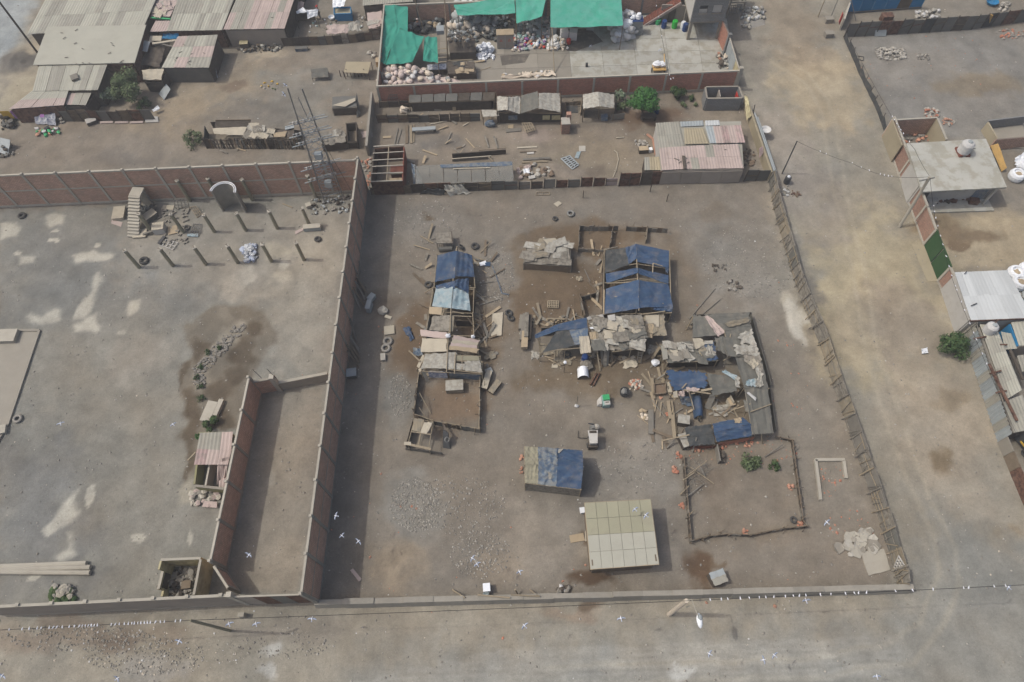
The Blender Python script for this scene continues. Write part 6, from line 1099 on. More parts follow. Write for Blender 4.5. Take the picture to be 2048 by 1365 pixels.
heap('weeds','yellowish litter on the bare yard','litter',[(522,165),(556,162),(556,180),(520,182)],18,.06,.15,['banner_yellow','stone_pale','leaf_dusty'],hgt=.05);sheet('pink_sheet',Q([(722,264,.1),(745,262,.1),(746,274,.1),(724,276,.1)]),'fibre_pink',None,4,3,wob=.05,jag=.08,label='pinkish round mat lying by the lane',cat='mat')
# lane wall and rubble strip
a,b_=P(748,205),P(738,312);wpart('lane_wall',a,b_,1.5,.25,'adobe',None,label='dark adobe wall along the lane left of the farm yard',cat='wall',at=a);heap('rubble','brick rubble along the lane behind the tall wall corner','rubble',[(722,320),(742,316),(742,372),(734,372)],46,.08,.22,['rubble_brick','stone','orange'],hgt=.1)
# ---------------------------------------------------------------- pylon
th=T('pylon','tall twin pole power pylon with cross arms behind the yard wall','pylon',P(665,402));p1,t1,p2,t2=P(650,407),P(575,176,13.0),P(688,396),P(604,178,12.6)
def on(p,t,z):return lerp(p,t,z/t.z)
for p,t in ((p1,t1),(p2,t2)):pole('mast',p,t,.075,'steel',th)
for z in (.8,1.6,2.4,3.2,4.0,4.8,5.6,6.4,7.2,8.0,8.8):
    bar('tie',on(p1,t1,z),on(p2,t2,z),.05,.05,'zinc',th);bar('brace',on(p1,t1,z),on(p2,t2,z+1.5),.035,.035,'zinc',th);bar('brace',on(p2,t2,z),on(p1,t1,z+1.5),.035,.035,'zinc',th)
for z in (3.0,4.4,7.2,8.2,9.4):
    a,b_=on(p1,t1,z),on(p2,t2,z);d=(b_-a).normalized();bar('cross_arm',a-d*1.3,b_+d*1.3,.08,.07,'zinc',th);bar('cross_arm',a-d*1.0+Vector((0,.35,0)),b_+d*1.0+Vector((0,.35,0)),.06,.06,'zinc',th)
    for k in (-.9,-.4,.5,1.4,1.9):c=a+d*((b_-a).length*.5*(k+.2));obj('insulator',MB().lathe(up(c,.05),[(.07,0),(.11,.08),(.07,.14),(.11,.22),(.07,.3)],8),'plaster_white',th)
for z,m in ((5.6,'zinc'),(2.2,'zinc')):a=lerp(on(p1,t1,z),on(p2,t2,z),.5);obj('switch_box',MB().box(a,.7,.5,.7),m,th)
for s in (-.8,.8):bar('guy_rod',on(p1,t1,6.5),p1+Vector((s,-.5,0)),.03,.03,'steel',th);bar('guy_rod',on(p2,t2,7.5),p2+Vector((s+.8,-.9,0)),.03,.03,'wire',th)
pole('antenna',on(p2,t2,9.5)+Vector((-.5,0,0)),P(596,195,11.5),.05,'steel',th)
heap('scrap','scrap metal and rubble round the foot of the pylon','scrap',[(618,400),(700,392),(700,425),(622,430)],70,.08,.25,['steel','stone','wood_dark','zinc'],hgt=.25)
# ================================================================ recycling yard
RWa,RWb=g0(P(754,172,2.65)),g0(P(1478,141,2.65));brick_wall('red brick wall with grey pillars along the front of the recycling yard',RWa,RWb,2.65,10,brick='brick_red',tiers=1,col='concrete_pale',cap='concrete_pale',stub=False,plinth=.3)
RNa=g0(P(768,10,2.65));RNb=g0(P(1352,-12,2.65))
brick_wall('brick side wall with white coping behind the green nets',RWa+Vector((0,.2,0)),RNa-Vector((0,.2,0)),2.65,5,brick='brick_red',tiers=1,col='block',stub=False);brick_wall('brown brick wall closing the recycling yard at the top',RNa,RNb,2.65,9,brick='brick',tiers=1,col='block',stub=False)
gp=g0(P(1461,73,2.6));obj('corner_pillar',MB().box(up(RWb+Vector((.2,0,0)),1.5),.38,.4,3.1),'concrete_pale',None,'square grey corner pillar of the recycling yard','pillar',at=RWb+Vector((.2,0,0)))
th=T('yard_gate','pale metal gate of the recycling yard beside the corner pillar','gate',lerp(RWb,gp,.5));a,b_=RWb+Vector((.2,.35,0)),gp
for i in range(3):wpart('gate_leaf',lerp(a,b_,i/3),lerp(a,b_,(i+.97)/3),2.3,.08,['plaster_yellow','zinc','zinc'][i],th)
bar('gate_rail',up(a,2.36),up(b_,2.36),.1,.1,'concrete_pale',th);obj('gate_pillar',MB().box(up(gp+Vector((0,.25,0)),1.35),.4,.4,2.8),'block',th)
wpart('side_panel',gp+Vector((0,.5,0)),g0(P(1441,40,2.0)),2.4,.18,'brick_red',None,label='bright red brick wall beside the block house',cat='wall',at=gp)
# concrete yard floor in slabs
th=T('yard_floor',None,None,P(1200,120),kind='structure');q=[P(880,172),P(1474,150),P(1452,30),P(880,30)]
nu,nv=9,5
for i in range(nu):
    for j in range(nv):
        a0,a1,b0,b1=i/nu,(i+.992)/nu,j/nv,(j+.988)/nv;obj('floor_slab',MB().prism([up(bil([q[0],q[1],q[2],q[3]],x,y),.03+R(0,.008)) for x,y in ((a0,b0),(a1,b0),(a1,b1),(a0,b1))],.1),'slab_roof' if i > 3 else 'concrete',th)
for sx in ([(1104,60),(1180,58),(1206,84),(1150,104),(1108,100)],[(1000,112),(1060,108),(1050,126),(1004,132)]):obj('oil_shade_patch',MB().prism([up(P(*x),.046) for x in sx],.006),'adobe_dark',th)  # wet oily floor; the first sheet also paints in shade below the teal net
# block house
y0=P(1372,81).y;A,B=P(1372,81),P(1438,81);B=Vector((B.x,A.y,0));D=6.0;th=T('block_house','two storey grey block house on pillars at the yard entrance','house',A)
zf,zt=2.45,5.9;F=lambda x,y,z:Vector((lerp(A.x,B.x,x),A.y+y,z));W=B.x-A.x
w1=[PY(1401,12,A.y),PY(1414,25,A.y)];w2=[PY(1428,12,A.y),PY(1442,26,A.y)];xs=[A.x,w1[0].x,w1[1].x,w2[0].x,w2[1].x,B.x];zb,ztp=min(w1[1].z,w2[1].z),w1[0].z
def fbox(x0,x1,z0,z1,m,name='wall',y=A.y,t=.2):obj(name,MB().box(((x0+x1)/2,y+t/2,(z0+z1)/2),x1-x0,t,z1-z0),m,th)
fbox(A.x,B.x,zf,zb,'block');fbox(A.x,B.x,ztp,zt,'block')
for i in (0,2,4):fbox(xs[i],xs[i+1],zb,ztp,'block')
for w in (w1,w2):
    f=T('window',None,None,A);f.parent=th;f.location=(0,0,0);ORI[f]=A
    obj('pane',MB().box(((w[0].x+w[1].x)/2,A.y+.16,(zb+ztp)/2),w[1].x-w[0].x-.02,.03,ztp-zb-.02),'steel_dark',f);obj('sash',MB().box(((w[0].x+w[1].x)/2,A.y+.12,zb+(ztp-zb)*(.25 if w is w1 else .5)),w[1].x-w[0].x-.04,.04,(ztp-zb)*(.5 if w is w1 else .96)),'plaster_white',f);obj('sill',MB().box(((w[0].x+w[1].x)/2,A.y-.03,zb-.04),w[1].x-w[0].x+.15,.12,.06),'concrete',f)
obj('wall',MB().box((A.x+.1,A.y+D/2,(zf+zt)/2),.2,D-.45,zt-zf),'plaster_white',th);obj('wall',MB().box((B.x-.1,A.y+D/2,(zf+zt)/2),.2,D-.45,zt-zf),'block',th);obj('wall',MB().box(((A.x+B.x)/2,A.y+D-.1,zt/2),W,.2,zt),'block',th);obj('roof_slab',MB().box(((A.x+B.x)/2,A.y+D/2,zt+.1),W+.3,D+.3,.2),'slab_roof',th);obj('floor_slab',MB().box(((A.x+B.x)/2,A.y+D/2,zf-.1),W+.06,D-.1,.19),'concrete',th)
for x in (A.x+.2,B.x-.2):
    for y in (.18,3.0):obj('pillar',MB().box((x,A.y+y,zf/2-.12),.34,.34,zf-.1),'concrete',th)
obj('room_wall',MB().box(((A.x+B.x)/2,A.y+3.4,1.1),W-.6,.15,2.3),'plaster_grey',th);st0,st1=P(1288,44,.1),PY(1362,-2,P(1288,44).y+.4)
th=T('outer_stair','red brown outside stair climbing to the block house','stairs',P(1290,44));n_=16
for i in range(n_):c=lerp(st0,st1,i/n_);obj('step',MB().box(up(c,0),.42,1.1,.18),'rust_red',th)
bar('stringer',up(st0,-.15)+Vector((0,-.6,0)),up(st1,-.15)+Vector((0,-.6,0)),.12,.35,'fibre_pink',th);
wpart('lower_room',P(1318,42),P(1368,44),2.2,.15,'plaster_grey',None,label='low grey room wall under the outside stair',cat='wall',at=P(1340,43));obj('door',MB().box(up(P(1340,44),.95)+Vector((0,-.12,0)),.8,.05,1.9),'wood_dark',None,'dark doorway in the low grey room','door',at=P(1340,44))
# nets
for i,(m,c,w) in enumerate((('net_green',[(768,10,2.6),(816,14,2.6),(815,63,2.3),(765,44,2.4)],'green shade net square in the upper left of the recycling yard'),('net_green',[(765,42,2.35),(800,56,2.3),(784,100,2.1),(761,88,2.2)],'sagging middle strip of green shade net'),('net_green',[(799,58,2.4),(849,74,2.4),(824,126,2.1),(771,129,2.1)],'large bright green shade net draped over the sack pile'),('net_green',[(849,75,2.35),(874,75,2.35),(876,126,2.15),(846,123,2.15)],'narrow bright green shade net on the rung frame'),('net_green',[(760,89,2.2),(782,97,2.1),(770,129,2.0),(757,121,2.1)],'small green shade net corner at the side wall'),('net_teal',[(907,11,3.0),(1028,-8,3.4),(1031,29,3.0),(916,31,2.8)],'teal net strip over the grey bag heap'),('net_teal',[(1029,-45,3.8),(1101,-45,3.8),(1084,34,3.2),(1033,47,3.0)],'folded left part of the great teal net roof'),('net_teal',[(1101,-45,3.8),(1240,-45,3.8),(1246,51,3.3),(1101,56,3.2)],'great teal net roof over the bag stacks'))):
    q=Q(c);th=T('shade_net',w,'net',g0(q[3]),'shade nets of the recycling yard');sheet('net',q,m,th,12,10,sag=.22 if i < 6 else .1,wob=.06,t=.01,fold=.1)
    for p in ((q[2],q[3]) if i > 4 else (q[2],)):pole('net_post',(p.x,p.y,0),p,.05,'wood',th)
pole('net_post',P(1109,150),P(1104,55,3.3),.06,'wood_pale',None,'long pale pole holding the great teal net','pole')
for i in range(4):bar('rung',P(876,98+9*i,2.2),P(893,97+9*i,2.2),.1,.06,'wood_pale',None,'cross rung of the ladder frame beside the narrow green net','rung','rungs of the ladder frame')
pole('tall_pole',P(896,128),P(889,0,4.0),.08,'wood',None,'tall pole standing beside the ladder frame','pole');pole('tall_pole',P(848,64),P(828,-6,3.5),.06,'wood',None,'pole at the back brick wall of the recycling yard','pole')
# sacks: every sack its own object, a few shared shapes
SACKS={}
def sackpile(label,cat,c4,n,mats,r0,r1,hgt,group,name='sack',ridge=.5,base=0.0):
    q=Q(c4)
    for i in range(n):
        a,b_=R(0,1),R(0,1);m=random.choice(mats);key=(m,random.randint(0,3))
        if key not in SACKS:
            mb=MB().blob((0,0,0),1,.75,.6,.18,8,5);me=bpy.data.meshes.new('sack');me.from_pydata(mb.v,[],mb.f);me.materials.append(MATS[m]);me.polygons.foreach_set('use_smooth',[True]*len(me.polygons));SACKS[key]=me
        p=bil(q,a,b_);env=max(0,1-((a-.5)*2) ** 2) ** .6*max(0,1-((b_-ridge)/max(ridge,1-ridge)) ** 2) ** .6;r=R(r0,r1);o=bpy.data.objects.new(name,SACKS[key]);COL.objects.link(o);o.location=up(p,base+env*hgt*R(.55,1.0)+r*.35);o.scale=(r,r,r*R(.8,1.1));o.rotation_euler=(R(-.5,.5),R(-.5,.5),R(0,6));ORI[o]=o.location;_props(o,label,cat,group,None)
    obj('heap_core',MB().grid(lambda a,b:up(bil(q,a,b),base+.75*hgt*max(0,1-((a-.5)*2) ** 2) ** .6*max(0,1-((b-ridge)/max(ridge,1-ridge)) ** 2) ** .6-.02),8,6,.05,Vector((0,0,1))),mats[0],None,'packed inner mass under the '+group,'heap',None,'stuff',at=g0(q[3]))
sackpile('pinkish white filled sack in the big heap behind the front wall','sack',[(760,150),(852,148),(900,186),(760,196)],140,['sack_pink','sack_cream','sack_pink','sack_white'],.3,.5,2.3,'heap of pinkish sacks',ridge=.55)
heap('plastic_heap','crumpled grey white plastic packed round the grey bags','plastic',[(892,22),(1030,16),(1032,84),(896,86)],420,.14,.36,['sack_grey','sack_white','sack_grey','net_grey'],hgt=1.8,rough=.45)
heap('plastic_heap','mixed crumpled plastic packed under the folded teal net','plastic',[(1030,30),(1104,34),(1100,96),(1030,98)],260,.1,.3,['sack_grey','sack_white','sack_pink','teal_paint','net_grey'],hgt=1.0,rough=.45)
sackpile('small pinkish sack in the tail of the big sack heap','sack',[(856,156),(915,152),(925,176),(866,182)],20,['sack_pink','sack_cream','sack_grey'],.25,.42,.5,'tail of the pinkish sack heap')
sackpile('grey bulging rubbish bag heaped under the teal net strip','bag',[(896,18),(992,14),(992,74),(898,76)],66,['sack_grey','sack_grey','sack_white','sack_cream'],.4,.75,1.9,'heap of grey bags')
sackpile('bulging bag under the folded teal net','bag',[(1030,24),(1100,24),(1100,80),(1034,74)],36,['sack_grey','net_grey','sack_grey','sack_pink'],.25,.5,1.2,'bags under the folded teal net')
sackpile('white bulging bag stacked at the right end of the great teal net','bag',[(1216,46),(1270,30),(1272,78),(1224,88)],56,['sack_white','plastic_white','sack_white'],.4,.68,1.9,'white bags at the net end')
sackpile('coloured crumpled plastic in the spilled litter','litter',[(1024,72),(1100,76),(1092,96),(1022,106)],110,['sack_white','plastic_white','red_plastic','teal_paint','banner_violet','sack_cream','blue_dark','orange'],.14,.34,.5,'spilled coloured litter',name='litter_piece')
sackpile('loose grey debris heaped by the side road','debris',[(1475,20),(1528,14),(1530,50),(1482,62)],60,['stone','sack_white','sack_grey','concrete_pale'],.12,.34,.4,'grey debris by the side road',name='debris_piece')
sackpile('blackened bundle in the dark racks','bundle',[(818,30),(890,30),(888,66),(820,70)],34,['net_black','wood_dark','sack_grey','card'],.25,.5,.7,'bundles at the back wall')
heap('white_pile','brilliant white plastic heap before the warning cabinet','plastic',[(955,94),(986,92),(988,120),(954,122)],90,.15,.4,['plastic_white'],hgt=1.1);heap('cream_pile','cream plastic spread at the end of the litter','plastic',[(1096,78),(1130,78),(1138,100),(1094,102)],70,.15,.4,['sack_cream','sack_white'],hgt=.8)
for i,(u,v,m,w) in enumerate(((1128,78,'sack_white','left white bulk bag under the great teal net'),(1146,78,'sack_white','right white bulk bag under the great teal net'),(1104,70,'sack_grey','grey bulk bag by the net pole'),(1180,58,'sack_grey','bulk bag in the shade of the great teal net'))):junkbox('bulk_bag',w,'bag',u,v,.95,.8,1.1,R(-.2,.2),m)
obj('red_drum',MB().lathe(P(1137,88),[(.25,0),(.28,.1),(.28,.6),(.24,.65)]),'red_plastic',None,'small orange red drum between the bulk bags','drum',at=P(1137,88));junkbox('bale','lower grey pressed bale beside the white bag stack','bale',1269,66,1.6,1.1,1.0,.05,'sack_grey');junkbox('bale','upper grey pressed bale beside the white bag stack','bale',1269,66,1.55,1.05,.8,.0,'sack_grey',z=1.07,lid='blue_dark');obj('white_sack',MB().blob(up(P(1272,66),2.2),.4,.35,.45,.2,8,5).blob(up(P(1262,66),2.1),.35,.3,.25,.2,8,5),'plastic_white',None,'white sacks lying on the pressed bales','sack',at=up(P(1270,66),1.9))
c=P(1011,98);th=T('warning_cabinet','grey electric cabinet with two doors and warning triangles','cabinet',c);W_=(P(1027,98)-P(994,98)).length;obj('case',MB().box(up(c,.95)+Vector((0,.45,0)),W_,.9,1.9),'zinc',th);obj('top',MB().box(up(c,1.95)+Vector((0,.42,0)),W_+.1,1.05,.1),'card',th)
for s in (-1,1):
    d=obj('door',MB().box(up(c,.98)+Vector((s*W_/4,-.02,0)),W_/2-.06,.05,1.7),'plaster_grey',th);x=c.x+s*W_/4;obj('warning_triangle',MB().add([(x-.17,c.y-.06,1.05),(x+.17,c.y-.06,1.05),(x,c.y-.06,1.38),(x-.17,c.y-.045,1.05),(x+.17,c.y-.045,1.05),(x,c.y-.045,1.38)],[(0,1,2),(3,5,4),(0,3,4,1),(1,4,5,2),(2,5,3,0)]),'red_plastic',d);obj('triangle_field',MB().add([(x-.09,c.y-.07,1.1),(x+.09,c.y-.07,1.1),(x,c.y-.07,1.28),(x-.09,c.y-.061,1.1),(x+.09,c.y-.061,1.1),(x,c.y-.061,1.28)],[(0,1,2),(3,5,4),(0,3,4,1),(1,4,5,2),(2,5,3,0)]),'plaster_grey',d)
th=T('dark_shack','blackened shack below the grey bag heap','shack',P(925,112));q=Q([(897,80,1.5),(950,76,1.5),(952,104,1.2),(899,106,1.2)]);sheet('roof_sheet',q,'wood_dark',th,6,5,wob=.04);box_walls(th,q,1.2,'wood_dark',t=.08);heap('clutter','dark clutter heaped on the blackened shack','clutter',[(899,82,1.4),(950,78,1.4),(952,102,1.2),(900,104,1.2)],60,.1,.34,['wood_dark','net_black','sack_grey','wood'],z=1.2,hgt=.25)
th=T('rack_table','dark crate table behind the front wall of the recycling yard','table',P(930,150));q=Q([(895,124,1.0),(948,124,1.0),(952,146,.9),(896,148,.9)]);sheet('top',q,'wood_dark',th,4,3,wob=.02,t=.06);frame(th,q,r=.05,m='wood_dark');box_walls(th,q,.9,'wood_dark',t=.06);bar('rail',P(896,122,1.1),P(945,120,1.1),.12,.08,'wood_pale',th);patches(th,q,9,['wood_dark','wood','net_black','card'],.4,1.2)
junkbox('lilac_crate','lilac grey crate behind the sack heap','crate',875,146,2.2,.9,.8,.02,'wood_dark',lid='banner');junkbox('box','white box on the dark crate table','box',926,118,.6,.3,.2,.05,'plastic_white');junkbox('crate','ochre crate at the corner of the side wall','crate',761,130,.9,.8,.7,.05,'ply',lid='card');junkbox('crate','grey crate on top of the ladder frame','crate',884,88,.9,1.0,.5,.05,'zinc',z=1.6)
sheet('cardboard',Q([(1006,152,.3),(1108,142,.3),(1112,152,.15),(1004,158,.15)]),'sack_cream',None,14,4,wob=.1,jag=.2,t=.1,label='flattened cardboard strewn along the inside of the front wall',cat='cardboard');heap('cardboard','loose cardboard scraps on the flattened cardboard','scraps',[(1000,150),(1108,142),(1110,152),(1000,158)],30,.1,.3,['card','sack_white','sack_cream'],hgt=.2)
th=T('handcart','wooden handcart loaded with white sacks inside the front wall','cart',P(1318,142));obj('deck',MB().box(up(P(1317,143),.5),1.5,1.0,.1),'ply',th);obj('load',MB().blob(up(P(1312,140),.8),.6,.45,.35,.2,9,5).blob(up(P(1322,140),.75),.4,.4,.3,.2,9,5),'plastic_white',th);bar('handle',up(P(1327,140),.6),up(P(1326,120),.8),.1,.08,'ply',th)
for x in (1303,1328):obj('wheel',MB().torus(up(P(x,145),.3),.25,.05,(1,0,0),14,5),'rubber',th)
heap('rubbish','sacks and rubbish beside the yard gate','rubbish',[(1432,108),(1456,104),(1458,138),(1436,140)],30,.15,.4,['sack','orange','wood_dark','steel','sack_cream'],hgt=.6)
drum('dark blue barrel in the row before the grey room',1327,56,.3,.95,'blue_dark');drum('bright green barrel before the grey room',1348,56,.33,.95,'green_bright');drum('navy barrel beside the house pillar',1369,62,.32,.95,'blue_dark');drum('white barrel left of the house pillar',1365,58,.3,.9,'plastic_white');drum('dull green barrel at the foot of the outside stair',1315,48,.35,.6,'green_paint')
obj('black_bird_stand',MB().box(up(P(1173,134),.25),.25,.25,.5),'steel_dark',None,'small dark stump on the yard floor','stump',at=P(1173,134))
rack('steel_fence','grey bar fence beyond the block house','fence',[(1452,12,1.5),(1482,10,1.5),(1482,24,.1),(1452,26,.1)],'steel',8,2)
th=T('rear_room','brown roof posts behind the block house','shed',P(1478,15));frame(th,Q([(1462,-30,2.4),(1495,-32,2.4),(1492,2,2.2),(1462,4,2.2)]),r=.12,m='concrete');sheet('roof_sheet',Q([(1462,-30,2.5),(1495,-32,2.5),(1492,0,2.3),(1462,2,2.3)]),'wood_dark',th,4,4)
# ================================================================ farm yard
th=T('wall_shed','long dark low shed along the foot of the recycling yard wall','shed',P(880,215));q=Q([(818,190,1.5),(990,184,1.5),(988,200,1.3),(818,205,1.3)])
for i in range(7):c4=[bil(q,i/7+.005,0),bil(q,(i+1)/7-.005,0),bil(q,(i+1)/7-.005,1),bil(q,i/7+.005,1)];sheet('roof_sheet',[up(x,R(-.05,.05)) for x in c4],random.choice(['zinc_dark','net_black','zinc_dark','wood_dark']),th,3,3,wob=.03)
box_walls(th,q,1.1,'wood_dark',t=.06);frame(th,q,r=.05,m='wood')
patch_fence('low dark board fence round the animal run along the wall',[P(757,245),P(860,244),P(962,242)],.95,1.1,['wood_dark','zinc_dark','wood','wood_dark'],1.2);patch_fence('back boards of the animal run along the wall',[P(760,215),P(860,213),P(985,211)],.8,1.0,['wood_dark','wood','wood_dark'],1.2)
for i,(u,m) in enumerate(((876,'wood_grey'),(909,'wood_pale'))):bar('board',up(P(u,222),0),up(P(u,218),1.0),.8 if i == 0 else .4,.05,m,None,('wide grey' if i == 0 else 'narrow pale')+' board standing in the animal run','board')
obj('orange_bag',MB().blob(up(P(808,224),.3),.5,.42,.4,.2,9,5),'sack_cream',None,'pale orange bag lying in the animal run','bag',at=P(808,224));rack('pallet','weathered pallet leaning on the red brick wall','pallet',[(779,190,1.4),(793,190,1.4),(796,202,.5),(775,203,.5)],'wood_grey',4,2)
th=T('cloth_shed','long shed of white cloth and grey net gables in the farm yard','shed',P(1055,245));E3,R3=1.7,2.3
for m,c in (('sack',[(994,193,E3),(1016,194,R3),(1015,220,R3-.1),(995,222,E3)]),('sack',[(1016,194,R3),(1041,193,E3+.1),(1039,229,E3-.1),(1015,220,R3-.1)]),('net_grey',[(1042,192,E3),(1075,183,R3),(1077,216,R3),(1041,228,E3)]),('sack',[(1077,186,R3),(1119,187,E3),(1121,225,E3),(1078,217,R3)])):sheet('cloth_roof',Q(c),m,th,8,8,sag=.05,wob=.05,jag=.04,t=.015)
frame(th,Q([(993,192,E3),(1120,186,E3),(1122,226,E3),(994,224,E3)]),r=.05,m='wood');curtain(th,P(996,246),P(1121,244),0,1.3,'wood_dark','front_wall',.02);curtain(th,P(1122,205),P(1123,244),0,1.5,'wood_dark');curtain(th,P(994,205),P(995,246),0,1.5,'wood_dark')
for u in (1026,1092,1112):obj('window_panel',MB().box(up(P(u,246),.75),1.0 if u != 1092 else .8,.06,.6),'plaster_yellow' if u > 1080 else 'tarp_faded',th)
th=T('feed_table','small white topped table roof left of the cloth shed','table',P(982,246));q=Q([(963,220,1.3),(997,221,1.3),(998,232,1.2),(966,234,1.2)]);sheet('top_cloth',q,'sack',th,5,4,wob=.04,jag=.03,t=.05);frame(th,q,r=.04,m='wood',rails=False);c=P(980,252);obj('bundle',MB().blob(up(c,.35),.6,.4,.4,.2,9,5),'tarp_faded',th)
c=P(1130,262);th=T('brick_oven','pinkish brick oven with a stub chimney in the farm yard','oven',c);obj('body',MB().box(up(c,.7),.9,1.0,1.4,.03),'brick_street',th);obj('cover',MB().box(up(c,1.42),.95,1.05,.06,.03),'stone_pale',th);obj('chimney',MB().box(up(P(1136,252),.85),.5,.5,1.9,.03),'brick_street',th)
th=T('animal_shed','open front shed with a pitched white cloth roof','shed',P(1198,240))
for m,c in (('sack',[(1166,189,1.9),(1197,184,2.4),(1199,213,2.35),(1166,218,1.85)]),('sack',[(1197,184,2.4),(1228,189,1.9),(1229,216,1.85),(1199,213,2.35)])):sheet('cloth_roof',Q(c),m,th,8,8,sag=.04,wob=.04,jag=.04,t=.015)
frame(th,Q([(1166,189,1.85),(1228,188,1.85),(1229,217,1.8),(1167,219,1.8)]),r=.05,m='wood');curtain(th,P(1168,205),P(1168,236),0,1.4,'wood_dark');curtain(th,P(1170,208),P(1228,206),0,1.5,'wood_dark','back_wall');curtain(th,P(1228,205),P(1229,236),0,1.3,'wood_dark');curtain(th,P(1221,240),P(1248,238),0,.8,'wood_grey','side_board');pole('post',P(1197,238),P(1198,214,2.3),.06,'wood',th);obj('trough',MB().box(up(P(1208,240),.35),.7,.5,.6),'tarp_faded',th)
obj('pit',MB().prism([up(P(*x),.04) for x in ((1133,214),(1155,212),(1156,226),(1132,227))],.1),'net_black',None,'dark pit mouth between the two cloth roofed sheds','pit',at=P(1144,220));pen_fence('tan stick fence round the dark pit',[(1132,228),(1131,212),(1162,209),(1160,232)],.5,['card','wood_pale','wood'],.5)
# block room and yard wall

th=T('block_room','roofless grey block room in the corner of the farm yard','room',P(1448,205));q=Q([(1411,174,1.7),(1478,173,1.7),(1486,196,1.7),(1414,197,1.7)]);q=[g0(x) for x in q]
for i in range(4):wpart('wall',lerp(q[i],q[(i+1) % 4],.015),lerp(q[i],q[(i+1) % 4],.985),1.66,.16,'block',th);wpart('wall_top',lerp(q[i],q[(i+1) % 4],.02),lerp(q[i],q[(i+1) % 4],.98),1.71,.18,'concrete',th,z0=1.66)
bar('door_frame',up(q[3],.8)+Vector((1.6,.4,0)),up(q[0],.8)+Vector((1.5,-.3,0)),.1,1.4,'plaster_grey',th);obj('red_panel',MB().box(up(lerp(q[1],q[2],.5)+Vector((-.3,0,0)),.8),.06,.9,1.2),'red_plastic',th);drum('white tub inside the roofless block room',1468,192,.35,.5,'plastic_white')
th=T('pink_house','house with patched pink and grey sheet roofs at the farm yard corner','house',P(1400,368));Z=2.1
for m,c,nu_,nv_ in ((['fibre_grey'],[(1311,247,Z),(1358,244,Z),(1369,295,Z+.05),(1318,297,Z+.05)],3,2),(['concrete_cream'],[(1368,257,Z+.08),(1407,257,Z+.08),(1418,288,Z+.08),(1370,289,Z+.08)],1,1),(['zinc'],[(1410,253,Z+.04),(1426,253,Z+.04),(1434,287,Z+.04),(1420,287,Z+.04)],1,1),(['fibre_pink','sheet_red'],[(1426,253,Z+.1),(1481,251,Z+.1),(1490,286,Z+.1),(1433,287,Z+.1)],4,1),(['fibre_pink','sheet_red','fibre_pink'],[(1318,297,Z+.1),(1376,293,Z+.1),(1384,338,Z-.05),(1324,341,Z-.05)],3,2),(['fibre_pink','fibre_pink','fibre_grey'],[(1375,293,Z+.12),(1476,289,Z+.12),(1487,337,Z-.05),(1383,339,Z-.05)],6,2),(['zinc'],[(1360,244,Z+.03),(1406,242,Z+.03),(1407,252,Z+.03),(1362,254,Z+.03)],2,1),(['sheet_white'],[(1410,242,Z),(1438,241,Z),(1440,251,Z),(1411,252,Z)],1,1)):
    qq=Q(c);corr_roof(th,qq,nu_,nv_,m,.28)
sheet('roof_base',Q([(1312,246,Z-.06),(1482,243,Z-.06),(1487,336,Z-.14),(1322,339,Z-.14)]),'fibre_grey',th,6,6)
q=Q([(1312,247,2),(1482,242,2),(1488,338,2),(1324,341,2)]);box_walls(th,q,1.95,['plaster_grey','plaster_grey','plaster_grey','plaster_white'],inset=.015)
for i in range(4):a=lerp(g0(q[3]),g0(q[2]),(i+.5)/4);obj('front_panel',MB().box(up(a+Vector((0,-.06,0)),.9),(q[2]-q[3]).length/4-.05,.05,1.75),'plaster_grey',th)
roofweights(th,Q([(1318,300,Z+.1),(1470,292,Z+.1),(1480,334,Z),(1326,338,Z)]),6);bar('roof_ladder',P(1367,312,2.3),P(1370,338,2.2),.3,.06,'wood_dark',th)
th=T('annex','small ribbed annex roof left of the pink roofed house','shed',P(1305,350));q=Q([(1289,315,1.6),(1318,314,1.6),(1322,341,1.5),(1289,341,1.5)]);corr_roof(th,q,3,1,['fibre_grey','concrete_cream'],.28);box_walls(th,q,1.4,'wood_dark')
a,b_=P(1486,212),P(1536,362);th=T('yard_wall','cream wall with a zinc pipe rail along the side road','wall',a);wpart('wall_face',a,b_,1.3,.2,'concrete_cream',th);pole('pipe_rail',up(b_,1.45)+Vector((.2,0,0)),up(lerp(a,b_,.25),1.5)+Vector((.2,0,0)),.09,'zinc',th);pole('pipe_rail',up(b_,1.3)+Vector((.42,0,0)),up(lerp(a,b_,.3),1.4)+Vector((.42,0,0)),.09,'zinc',th)
sheet('yellow_cloth',Q([(1489,192,1.7),(1496,194,1.7),(1503,232,1.4),(1493,240,.6)]),'plaster_yellow',None,5,8,wob=.08,label='yellow cloth hanging on the wall by the block room',cat='cloth');sheet('red_sign',Q([(1519,298,1.6),(1526,292,1.6),(1527,306,1.2),(1519,316,1.0)]),'sheet_red',None,2,2,t=.04,label='faded red sign board on the side road wall',cat='sign')
c=P(1526,274);th=T('water_stand','white round basin on a dark stand by the side road','basin',c);pole('stand',c,up(c,.8),.12,'steel_dark',th);obj('bowl',MB().lathe(up(c,.8),[(.3,0),(.52,.25),(.55,.3),(.5,.3),(.28,.08)],18),'sack_white',th);pole('road_post',P(1505,232),P(1510,210,1.5),.05,'steel_dark',None,'thin dark post beside the yellow cloth','post');heap('dark_corner','dark manure patch inside the corner by the pipe rail','manure',[(1486,300),(1506,298),(1514,332),(1490,336)],26,.1,.25,['soil','wood_dark'],hgt=.05)
